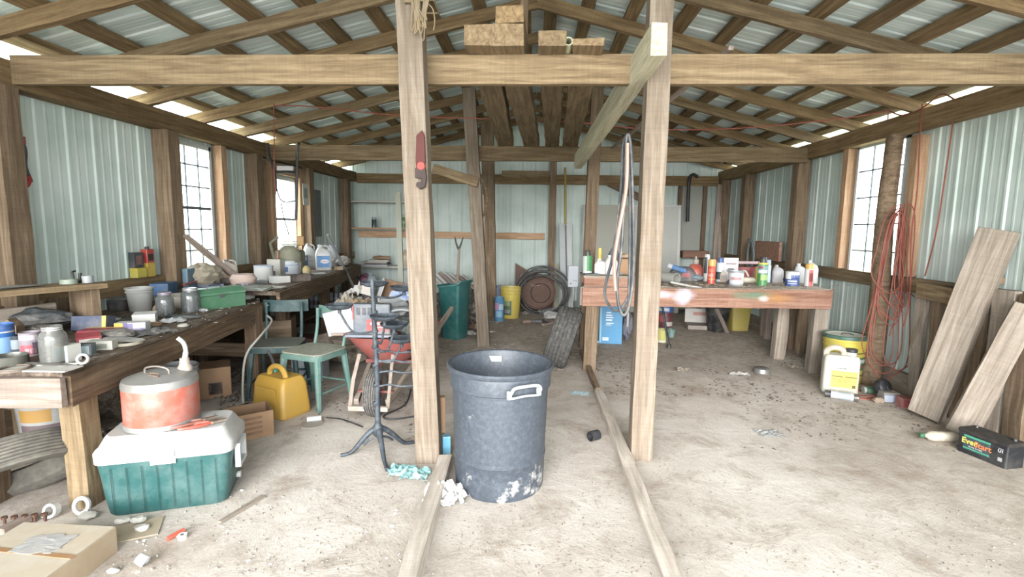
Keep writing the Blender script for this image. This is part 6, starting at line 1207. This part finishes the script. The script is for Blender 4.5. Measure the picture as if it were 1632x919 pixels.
for i, (px, py, l, s_) in enumerate(((140, 826, 'crumpled white plastic piece below the standing ring', .09), (222, 833, 'pale chunk of plaster before the cooler, right one', .08), (195, 834, 'pale chunk of plaster before the cooler, left one', .07), (180, 912, 'round white cap at the bottom edge near the carton', .05), (226, 845, 'white crumpled tag right of the cardboard flap', .07), (72, 824, 'small tan stone near the bench leg', .04))):
    lump('floor_scrap', l, 'scrap', gz(px, py), s_, s_*.7, s_*.4, M('d6d0c6', .8, dust=.3), 90+i, sub=2)
t = thing('plastic_cup', 'small white cup shaped cap lying on the floor near bottom left', 'cap', gz(234, 903)+Vector((0, 0, .0))); m = MB(); m.lathe([(.018, 0), (.024, .002), (.022, .04), (0, .042)], 20, mtx=Matrix.Translation((0, 0, .022)) @ Matrix.Rotation(radians(-60), 4, 'Y')); m.build('cup', WHITE, t, smooth=True)
t = thing('plastic_spout', 'orange and white plastic spout lying on the floor', 'spout', gz(284, 856)); m = MB(); m.tube([(-.03, -.03, .01), (.0, .04, .012)], .011); m.build('orange_stem', M('d9502f', .4), t, smooth=True); m = MB(); m.lathe([(.008, 0), (.02, 0), (.02, .02), (.008, .02)], 18, c=(.025, -.005, .0)); m.build('nut', WHITE, t, smooth=True)
for i in range(5):
    t = thing('rusty_bolt', 'rusty bolt in the row behind the flat carton, %s from left' % ORD[i], 'bolt', gz(8+i*16, 836-i*1.5, 0), 0, 'rusty bolts'); m = MB(); m.lathe([(0, 0), (.006, 0), (.006, .03), (.013, .031), (.013, .042), (0, .042)], 8); m.build('bolt', M('6f4a38', .7, .4, dust=.3), t)
board('flat_lath', gz(350, 832, .008), gz(420, 790, .008), .025, .012, W_GREY, 'thin dark stick lying on the floor right of the cooler', 'stick')
# misc on the floor in the middle
t = thing('spray_nozzle', 'white spray nozzle with round disc on the floor before the stool', 'nozzle', gz(503, 672), .3); m = MB(); m.tube([(-.06, 0, .025), (.04, .01, .025)], .02, 12); m.build('barrel', M('d2d3d1', .4, dust=.2), t, smooth=True); m = MB(); m.lathe([(0, 0), (.075, 0), (.08, .008), (0, .010)], 24, c=(-.02, -.05, 0)); m.build('disc', M('a9a294', .6, dust=.5), t, smooth=True)
cord('black_wire', 'thin dark wire lying on the floor right of the white nozzle', 'wire', [gz(520, 665, .006), gz(545, 668, .006), gz(578, 680, .006)], .005, BLACK, 4)
cord('black_wire', 'black cable looped on the floor behind the wheelbarrow wheel', 'wire', [gz(655, 620, .006), gz(645, 645, .006), gz(612, 662, .006), gz(625, 668, .006), gz(668, 662, .006)], .007, BLACK, 5)
for i, (px, py, l) in enumerate(((640, 752, 'crumpled teal plastic wrapper at the foot of the left pale post'), (663, 757, 'second crumpled teal plastic wrapper touching the post foot'))):
    crumple('teal_wrapper', l, 'wrapper', gz(px, py), .15, .13, .06, M('7fb5b5', .5, dust=.35), 100+i)
crumple('blue_wrapper', 'pale blue plastic scrap beside the dark far curb', 'plastic', gz(925, 627), .16, .10, .02, M('a9c4cc', .5, dust=.3), 104)
crumple('white_cloth', 'crumpled white cloth lying at the foot of the grey bin', 'cloth', gz(716, 792)+Vector((-.02, -.0, 0)), .22, .20, .12, M('d2d0cd', .9, dust=.25), 105, n=20)
t = carton('brown_board', 'brown cardboard sheet standing between the left pale post and the bin', 'cardboard', gz(703, 715), (.05, .06, .36), .2, W_CARD)
carton('blue_bag', 'blue and white plastic bag peeking out left of the bin', 'bag', gz(712, 722)+Vector((.0, -.02, 0)), (.05, .05, .13), .3, M('58a3c4', .5, dust=.3, dcol='e0e4e6', scale=14))
lump('yellow_scrap', 'small yellow plastic scrap by the tyre at the curb end', 'scrap', gz(931, 562), .12, .06, .03, M('b5ab3c', .6), 106, sub=2)
# ------------------------------------------------------------ wheelbarrow load
wl = lambda px, py, y: gy(px, py, y)
def onto(px, y, z): p = gy(px, 500, y); return Vector((p.x, y, z))
# grey tool case with red label
t = thing('tool_case', 'grey moulded tool case with red label standing in the wheelbarrow', 'case', onto(594, 4.02, .575), radians(4))
TC = M('6a7480', .5, dust=.35)
m = MB(); m.box((0, 0, .13), (.30, .09, .26), bev=.012); m.build('shell', TC, t)
m = MB(); m.box((.05, -.047, .085), (.18, .004, .10)); m.build('red_label', M('b94a48', .5, dust=.25), t)
m = MB(); m.box((.05, -.050, .10), (.12, .002, .02)); m.box((.07, -.050, .07), (.10, .002, .008)); m.build('print', PR('c9b4b4'), t)
for i in range(3): m = MB(); m.box((-.105+.045*i, -.047, .20), (.028, .006, .06), bev=.003); m.build('socket_recess', M('48505a', .6, dust=.3), t)
m = MB(); m.box((-.147, -.01, .19), (.012, .08, .12)); m.build('red_edge', M('b94a48', .5), t)
m = MB(); m.box((0, -.05, .005), (.40, .12, .02), bev=.004); m.build('base_tray', M('8a95a3', .5, dust=.4), t)
carton('white_carton', 'tilted white carton with faint print at the left end of the wheelbarrow', 'carton', onto(547, 4.08, .57), (.24, .05, .20), .1, M('c9cccf', .7, dust=.3), ((.2, .7, .4, .46, 'a5aab0'), (.2, .6, .55, .6, 'a5aab0')), tip=(0, radians(-14), .1))
cord('wire_hoop', 'thin wire hoop standing behind the white carton in the wheelbarrow', 'wire', [onto(535, 4.12, .60), onto(540, 4.12, .74), onto(556, 4.12, .80), onto(566, 4.12, .72)], .006, M('b9bdc0', .4), 5)
board('wood_offcut', onto(527, 3.98, .575), onto(575, 4.1, .56), .03, .02, W_PALE, 'pale stick lying across the front lip of the wheelbarrow', 'stick')
GRS = [('5f666c', 'dark'), ('8f969b', 'pale'), ('4c5257', 'black'), ('a8adae', 'light')]
for i, (px, py, w_, h_, c, lab, sd) in enumerate(((600, 500, 60, 34, '6a6f73', 'dark grey cast part heaped behind the grey tool case', 1), (570, 505, 40, 30, '868b8e', 'pale grey metal part left behind the tool case', 2), (640, 520, 50, 32, '7c8184', 'grey machine part right of the tool case', 3), (655, 545, 45, 28, '5d6a66', 'dark green ribbed part at the right end of the wheelbarrow', 4), (625, 490, 56, 30, '9aa0a3', 'light grey dusty cover above the tool case', 5), (660, 500, 44, 46, '3f4346', 'black peaked bag near the left pale post', 6))):
    y = 4.25+.09*(i % 3); p = onto(px, y, .56); k = K(p); zt_ = gy(px, py, y).z-h_*k/2
    lump('machine_part', lab, 'machine part', (p.x, y, max(.50, zt_-.05)), w_*k, .26, h_*k*1.15, M(c, .6, .2, dust=.55, scale=16), 200+sd, jit=.22, amp=.5)
m = MB(); secs = [];
for i in range(9): a = pi*i/8; secs.append([(x*.09*sin(a)+0, .20*(i/8-.5), z*.05*sin(a)) for x, z in ((-1, -.3), (0, -.5), (1, -.3), (1, .4), (0, 1), (-1, .4))])
for i, (px, py, l, rz) in enumerate(((612, 512, 'grey shoe sole shaped plate leaning on the load', .8), (640, 497, 'pale curved fender plate on top of the load', -.6))):
    p = gy(px, py, 4.1); m = MB(); m.tube(crom([(-.14, 0, -.05), (-.06, 0, .03), (.04, 0, .05), (.13, 0, .01)], 5), [.02]*3+[.035]*10+[.02]*3, 10); ob = m.build('fender_plate', M('8d9396', .5, .2, dust=.5), None, smooth=True, loc=p); ob.scale = (1, 2.2, .6); tag(ob, l, 'plate')
cord('white_cable', 'white cable curling out of the load near the left pale post', 'cable', [gy(650, 470, 4.3), gy(668, 478, 4.25), gy(660, 490, 4.2), gy(672, 500, 4.2)], .009, WHITE, 5)
# heap behind the wheelbarrow
hp_ = [(556, 500, 5.3, .6, .42, '8a7a68', 'brown heap of boxes and leaves behind the wheelbarrow', 1), (606, 510, 6.1, .6, .62, '6f7072', 'grey heap of metal scrap behind the wheelbarrow', 2), (655, 520, 5.65, .6, .62, '7b7672', 'grey brown heap of scrap beside the left pale post', 3), (672, 500, 6.9, .35, .45, '56524e', 'dark heap of scrap left of the green wastebasket', 4), (745, 510, 7.2, .45, .5, '6a6058', 'heap of boxes and rags behind the centre post', 5)]
for (px, py, y, w_, h_, c, l, sd) in hp_:
    lump('scrap_heap', l, 'scrap', (gy(px, 480, y).x, y, 0), w_, .7, h_, M(c, .85, dust=.7, scale=13, bump=.6), 220+sd, jit=.35, amp=.5, sub=4)
def ch(name, lab, cat, px, py, y, sx, sy, sz, c, rot=(0, 0, 0), r=.7):
    p = gy(px, py, y); m = MB(); m.box((0, 0, 0), (sx, sy, sz), bev=.003); ob = m.build(name, M(c, r, dust=.3), None, loc=p); ob.rotation_euler = rot; return tag(ob, lab, cat)
t = thing('open_carton', 'open brown and white carton on the heap behind the plant stand', 'carton', gy(630, 460, 5.5)-Vector((0, 0, .02)), .5, rot=(radians(20), radians(15), .5))
m = MB(); m.box((0, 0, 0), (.34, .01, .22)); m.build('inside_panel', M('8f6848', .8, dust=.3), t); m = MB(); m.box((-.17, -.06, 0), (.01, .14, .24)); m.build('white_flap', M('d5d6d8', .7, dust=.2), t)
p = gy(648, 480, 5.0); t = thing('blue_bag', 'crumpled blue and white printed bag on the heap beside the pale post', 'bag', p-Vector((0, 0, .14)))
bm_ = MB(); bm_.sphere((0, 0, .15), .17, 16, (1.1, .6, .9), 10, .12, 3); bm_.build('bag', M('6f8fc8', .6, dust=.9, dcol='d5dae2', scale=12), t)
ch('white_foam', 'white foam cup shape sticking up on the heap behind the tray stand', 'cup', 586, 462, 5.5, .12, .1, .10, 'd6cfc4', (0, .3, .2))
for i, (px, py, c, l) in enumerate(((575, 482, 'a3896a', 'tan crumpled paper on the brown heap'), (556, 478, 'c2b6a2', 'pale crumpled paper under the end of the far bench'), (572, 462, 'd0cdc6', 'white crumpled bag beside the end of the far bench'), (590, 495, '6e7276', 'dark crumpled sheet on the heap behind the wheelbarrow'), (545, 512, '8a6f55', 'brown torn cardboard at the foot of the far bench end'))):
    p = gy(px, py, 5.35+.15*i); crumple('crumpled_paper', l, 'paper', p-Vector((0, 0, .05)), .26, .22, .16, M(c, .8, dust=.4), 240+i)
# green wastebasket
p = (gz(703, 541)+gz(742, 541))/2; p = gz(722, 541)+Vector((.0, .14, 0)); k = K(p)
t = thing('wastebasket', 'tall slim green plastic wastebasket between left pale post and centre post', 'wastebasket', p, radians(-24)); GB_ = M('1f6f6c', .45, dust=.3, dcol='7f9f98')
m = MB(); m.loft([rr(.26, .24, .04, 0, 4), rr(.265, .245, .04, .01, 4), rr(.34, .32, .05, .64, 4), rr(.38, .36, .05, .655, 4), rr(.375, .355, .05, .675, 4), rr(.33, .31, .05, .66, 4), rr(.25, .23, .04, .012, 4)])
for v_ in m.bm.verts:
    if v_.co.z > .6: v_.co.z += .10*(abs(v_.co.x)/.18)**1.5*(1 if v_.co.x > 0 else .35)
m.build('body', GB_, t, smooth=True)
# pipes stacked behind
for i in range(7):
    a = gy(683+i*9, 432+i*1.2, 8.3+.08*i); b = gz(735+i*4, 500, .05); b = Vector((gy(722+i*8, 470, 8.0).x, 8.0+.08*i, .35))
    m = MB(); m.tube([a, b+(b-a)*.3], .027, 10); tag(m.build('white_pipe', M(('c9c4bf', 'd6d3cf', 'a58a80')[i % 3], .5, dust=.4), None, smooth=True), 'pale pipe in the leaning bundle left of the centre post, %s from the left' % ORD[i], 'pipe', 'bundle of pale pipes')
lump('pipe_heap_base', 'dark debris under the leaning bundle of pipes', 'debris', (gy(735, 480, 8.5).x, 8.5, 0), .9, .5, .40, M('66605a', .9, dust=.6, scale=14), 251, jit=.3)
t = thing('forked_stick', 'pale forked stick standing behind the green wastebasket', 'stick', gy(729, 470, 8.0)); q = t.location
m = MB(); m.tube([gy(728, 470, 8.0)-q, gy(731, 410, 8.2)-q, gy(732, 396, 8.2)-q], [.028, .022, .018], 8); m.build('shaft', M('b59c88', .8, dust=.3), t, smooth=True)
for e in ((725, 377), (738, 378)): m = MB(); m.tube([gy(731, 398, 8.2)-q, gy((731+e[0])/2+(.5 if e[0] > 731 else -1), 388, 8.2)-q, gy(e[0], e[1], 8.2)-q], [.016, .014, .010], 6); m.build('prong', M('4f4a48', .7), t, smooth=True)
carton('box_stack', 'white papers and brown carton stacked right of the green wastebasket', 'carton', (gy(748, 500, 7.4).x, 7.4, 0), (.22, .25, .42), .1, W_CARD, ((0, 1, .8, 1, 'd0d2d2'), (0, 1, .62, .64, 'd0d2d2')))
# metal shelf unit on the back wall, left
SX0, SX1 = gy(556, 400, 9.15).x, gy(680, 400, 9.15).x; SM = M('c4c3b4', .5, .2, dust=.3)
t = thing('shelf_unit', 'pale metal shelf unit against the back wall at the left corner', 'shelf', ((SX0+SX1)/2, 9.15, 0)); hw = (SX1-SX0)/2
zs = [gy(600, 425, 9.0).z, gy(600, 364, 9.0).z, gy(600, 321, 9.0).z]
for i, z in enumerate(zs): m = MB(); m.box((0, 0, z), (hw*2, .32, .03)); m.build('shelf_board', SM if i != 1 else W_PINE, t)
for x in (-hw, hw):
    for y in (-.16, .16): m = MB(); m.box((x, y, zs[2]/2), (.035, .035, zs[2])); m.build('upright', SM, t)
def shelfp(px, i): p = gy(px, 400, 9.05); return Vector((p.x, 9.05, zs[i]+.016))
spray('spray_can', 'small dark can with silver top on the middle shelf at the back', shelfp(597, 1), .042, .19, '3a4750', 'a9afb2', caph=.2)
spray('spray_can', 'small green can on the middle shelf right of the upright pole', shelfp(644, 1), .035, .25, '5f8f62', 'c5cfb4', bands=((.3, .5, 'a5c09a'),), caph=.2)
for i, (w_, c, dx) in enumerate(((.5, 'c5c9ce', 0), (.42, '5f5a66', .02), (.46, 'b9b4a5', -.02), (.36, 'd0c8bb', .05))):
    m = MB(); m.box((0, 0, .014), (w_, .26, .026), bev=.002); tag(m.build('magazine', M(c, .6, dust=.3), None, loc=shelfp(600, 0)+Vector((dx, 0, .028*i)), rot=(0, 0, .08*(i-1))), 'flat book in the paper pile on the lowest shelf, %s from the bottom' % ORD[i], 'book', 'paper pile on the lowest shelf')
lump('glove', 'tan leather glove on top of the paper pile on the shelf', 'glove', shelfp(608, 0)+Vector((0, 0, .112)), .3, .16, .07, M('b58f68', .9, dust=.3), 261)
jug('pitcher', 'tan plastic pitcher with loop handle on the lowest back shelf', shelfp(648, 0), .16, .12, .30, 'c4b08f', 'c4b08f')
carton('blue_box', 'grey blue flat box at the right end of the lowest back shelf', 'box', shelfp(664, 0), (.2, .2, .12), 0, M('68788c', .6, dust=.3))
for i, (px, c, cap, l) in enumerate(((569, '2f353c', '22262b', 'dark bottle on the floor under the back shelf'), (581, 'a3547c', 'c9c9c9', 'magenta jug on the floor under the back shelf'), (593, 'c0ccd4', 'dfe5ea', 'clear blue jug on the floor under the back shelf'))):
    p = gy(px, 463, 8.85); carton('crate', ('dark crate', 'grey crate', 'black crate')[i]+' supporting a jug below the back shelf', 'crate', (p.x, 8.85, 0), (.20, .25, p.z), 0, M(('3c3f42', '5d6063', '2f3133')[i], .8, dust=.3))
    jug('plastic_jug', l, Vector((p.x, 8.85, p.z+.001)), .17, .13, .32, c, cap, dust=.1)
m = MB(); a = gy(634, 306, 7.6); b = gy(640, 470, 7.2); m.loft([[(a.x-.04, a.y, a.z), (a.x+.04, a.y, a.z), (a.x+.04, a.y+.04, a.z), (a.x-.04, a.y+.04, a.z)], [(b.x-.04, b.y, b.z-.5), (b.x+.04, b.y, b.z-.5), (b.x+.04, b.y+.04, b.z-.5), (b.x-.04, b.y+.04, b.z-.5)]]); tag(m.build('upright_pole', M('a9ab98', .6, dust=.3), None, bevel=.004), 'tall pale green pole leaning up in front of the back shelf', 'pole')
# ------------------------------------------------------------ litter on the floor
def litter(name, lab, region, n, size, mat, seed, flat=.25, lng=1):
    R = random.Random(seed); m = MB()
    for i in range(n):
        px = R.uniform(region[0], region[2]); py = R.uniform(region[1], region[3]); p = gz(px, py)
        if mnoise.noise(Vector((p.x*1.6+seed, p.y*1.6, 0))) < -.05: continue
        s_ = size*R.uniform(.4, 1.3); a = R.uniform(0, 6.28); c, d = cos(a)*s_*lng, sin(a)*s_*lng; e, f = -sin(a)*s_*.45, cos(a)*s_*.45; h = s_*flat
        m._add([(p.x-c-e, p.y-d-f, .0005), (p.x+c-e*.6, p.y+d-f*.6, .0005), (p.x+c+e, p.y+d+f, h*.8), (p.x-c*.7+e, p.y-d*.7+f, h), (p.x, p.y, h*1.3)], [(0, 1, 4), (1, 2, 4), (2, 3, 4), (3, 0, 4), (0, 3, 2, 1)])
    return tag(m.build(name, mat), lab, 'litter', kind='stuff')
def allow(f): return f
litter('dead_leaves', 'dead brown leaf litter and twigs on the dirt under the right bench', (945, 560, 1310, 640), 900, .018, M('6f5d4c', .9, dust=.5, scale=40), 1)
litter('wood_chips', 'dark chips and leaf litter on the dirt at the foot of the right wall', (1180, 600, 1560, 720), 700, .012, M('6a5a4c', .9, dust=.4, scale=40), 2)
litter('wood_chips', 'chips and straw scattered along the aisle between the curbs', (690, 600, 1060, 915), 900, .006, M('9a8c7a', .9, dust=.4, scale=40), 3, lng=1.2)
litter('gravel_bits', 'small grit scattered over the bare slab at the right', (1060, 640, 1630, 915), 900, .006, M('8f8273', .9, dust=.4), 4, .6)
litter('gravel_bits', 'grit and plaster crumbs on the slab left of the aisle', (200, 680, 690, 915), 900, .006, M('8f8478', .9, dust=.5, scale=30), 5, .6)
litter('plaster_crumbs', 'pale plaster crumbs on the slab in front of the cooler', (180, 780, 640, 915), 160, .009, M('d3ccc1', .9, dust=.2), 6, .6)
litter('dead_leaves', 'leaf litter and rubbish on the dirt in the middle of the shed', (690, 500, 940, 600), 1100, .026, M('8a7d6e', .9, dust=.7, dcol='c9c0b4', scale=30), 7)
litter('dead_leaves', 'leaf litter and rubbish on the dirt under the chairs and wheelbarrow', (380, 530, 660, 700), 500, .014, M('7a6a5a', .9, dust=.5, scale=30), 8)
litter('dirt_clods', 'dark dirt clods on the ground beneath the near left bench', (150, 590, 400, 700), 700, .03, M('6a5e52', .9, dust=.6, scale=20), 9, .7)
# ------------------------------------------------------------ further clutter on the left benches
board('orange_stick', L1(312, 474)+Vector((-.06, .10, .175)), L1(372, 468)+Vector((-.02, .25, .15)), .05, .012, W_PINE, 'orange wood slat lying on top of the green tool box', 'slat')
board('red_stick', L1(300, 480)+Vector((-.12, .12, .13)), L1(345, 470)+Vector((-.12, .18, .17)), .025, .015, M('a8383c', .5, dust=.3), 'red stick lying behind the green tool box', 'stick')
carton('magazine', 'dark red and blue printed magazine below the near left window', 'magazine', Vector((gy(338, 447, 4.72).x, 4.72, Z2+.002)), (.22, .14, .03), .4, M('4a5a7c', .5, dust=.2), ((.1, .5, .1, .9, '8a3a48', 't'),))
board('dark_stick', L1(118, 528)+Vector((0, .12, .02)), L1(76, 513)+Vector((0, .1, .05)), .04, .02, W_POSTD, 'dark slat lying in the clutter under the riser shelf', 'slat')
R = random.Random(77)
for i, (px, py, l, s_, c, kind) in enumerate(((205, 512, 'round black lid leaning in the shade behind the white carton', .07, '2f3237', 'd'), (172, 512, 'white folded paper at the foot of the riser shelf', .16, 'd0d2d4', 'p'), (240, 530, 'flat dark grey sheet on the bench edge right of purple carton', .2, '6b6b69', 'p'), (275, 512, 'small clear plastic wrapper before the left screw jar', .13, 'b9bdbe', 'p'),
     (120, 560, 'torn grey paper between the cartons near the bench corner', .12, '8f8f8c', 'p'), (158, 540, 'crumpled pink receipt by the red carton', .09, 'c99aa6', 'p'), (200, 548, 'small coil of pale string on the bench edge', .08, 'c2b8a0', 'c'), (178, 552, 'round olive tin lid at the bench edge', .05, '8a8a3c', 'd'), (245, 518, 'roll of brown tape behind the purple carton', .05, '8f6a44', 'c'), (72, 560, 'ring of grey wire between the floral tin and the big jar', .05, '6f7275', 'c'), (24, 590, 'ring of rusty wire at the near edge of the bench', .06, '7c6a5c', 'c'), (292, 520, 'pale flat washer ring on the bench edge', .03, 'b5b1a8', 'c'))):
    p = L1(px, py)
    if kind == 'p': crumple('paper_scrap', l, 'paper', p, s_*1.2, s_, .03, M(c, .8, dust=.3), 300+i, R.uniform(0, 3))
    elif kind == 'd': m = MB(); m.lathe([(0, 0), (s_, 0), (s_, .012), (s_*.9, .014), (0, .008)], 24); tag(m.build('tin_disc', M(c, .5, dust=.3), None, smooth=True, loc=p), l, 'lid')
    else: m = MB(); [m.tube([(s_*(1-.12*j)*cos(a*pi/8), s_*(1-.12*j)*sin(a*pi/8), .006+.006*j) for a in range(16)], .005, 6, closed=True) for j in range(2)]; tag(m.build('wire_ring', M(c, .6, dust=.3), None, smooth=True, loc=p), l, 'ring')
def bits(name, lab, cx, cy, sx, sy, n, z, mat, seed, s_=.012):
    R = random.Random(seed); m = MB()
    for i in range(n):
        x, y = cx+R.gauss(0, sx), cy+R.gauss(0, sy); a = R.uniform(0, 3.14); l = s_*R.uniform(.6, 2.4)
        if x < -3.3: continue
        m.cyl((x, y, z+.003), (x+l*cos(a), y+l*sin(a), z+.003), .0028, seg=5)
        if R.random() < .5: m.lathe([(.003, 0), (.007, 0), (.007, .004), (.003, .004)], 6, c=(x+.01, y-.01, z))
    return tag(m.build(name, mat), lab, 'hardware', kind='stuff')
bits('screw_litter', 'loose nails, screws and nuts scattered over the near left bench', -2.55, 2.9, .16, .38, 200, Z1, M('77716a', .5, .6, dust=.3), 1)
bits('screw_litter', 'pale chips and nails scattered over the far half of the near bench', -2.7, 3.9, .15, .3, 120, Z1, M('a39c90', .7, .1, dust=.3), 2)
bits('nail_litter', 'bits and nails scattered over the far left bench', -2.85, 5.6, .12, .7, 160, Z2, M('a8a196', .7, .1, dust=.3), 3)
bits('shaving_litter', 'shavings and bits scattered over the right bench', 1.75, 5.4, .7, .2, 260, ZB, M('a5967f', .8, dust=.3), 4, .016)
for i, (px, py, l, w_, d_, h_, c) in enumerate(((405, 452, 'low grey tray at the start of the far bench', .22, .12, .03, '8b9296'), (430, 440, 'dark steel bracket behind the yellow box', .14, .05, .06, '565a5c'), (508, 436, 'scrap of white card in front of the blue labelled jug', .14, .08, .012, 'd6d5d0'), (540, 430, 'small tan box by the white gloves', .09, .07, .05, 'b59a78'), (480, 446, 'grey file lying along the front edge of the far bench', .2, .03, .015, '7c7f80'))):
    carton(('tray', 'bracket', 'card', 'small_box', 'metal_file')[i], l, ('tray', 'bracket', 'card', 'box', 'file')[i], L2(px, py), (w_, d_, h_), .9, M(c, .6, dust=.35))
# wooden boards behind the riser shelf, against the wall under the girt
for i in range(4):
    board('upright_board', (-3.38, 2.75+.22*i, .79), (-3.38, 2.76+.22*i, .925), .18, .02, (W_GREY, W_POSTD, W_GREY, W_POSTD)[i], 'short upright board behind the riser shelf, %s from the near end' % ORD[i], 'board', up=(1, 0, 0))
# rubbish on the dirt in the middle of the shed
for i, (px, py, s_, c, l) in enumerate(((905, 500, .3, 'c5cacb', 'pale grey rag on the rubbish behind the tyre'), (930, 497, .22, 'b9a58c', 'tan paper on the rubbish near the bench end'), (868, 500, .25, '8f918f', 'dark grey sheet in front of the hose coil'), (895, 527, .2, 'b5b0a6', 'small pale rag left of the tyre'), (840, 500, .18, 'a79c8c', 'dusty rag right of the yellow bucket'), (750, 532, .16, 'd2cfca', 'white lump of paper right of the wastebasket'), (775, 530, .14, 'c2bdb2', 'small paper ball by the centre post foot'), (1240, 530, .18, 'a89b88', 'leafy clump behind the bench legs'), (1090, 590, .12, '8f8373', 'dirt crust on the floor under the bench'), (1262, 585, .14, '8a7b69', 'dirt clod by the right bench leg'))):
    crumple('rubbish_scrap', l, 'scrap', gz(px, py), s_*1.2, s_, s_*.35, M(c, .9, dust=.5), 330+i, R.uniform(0, 3))
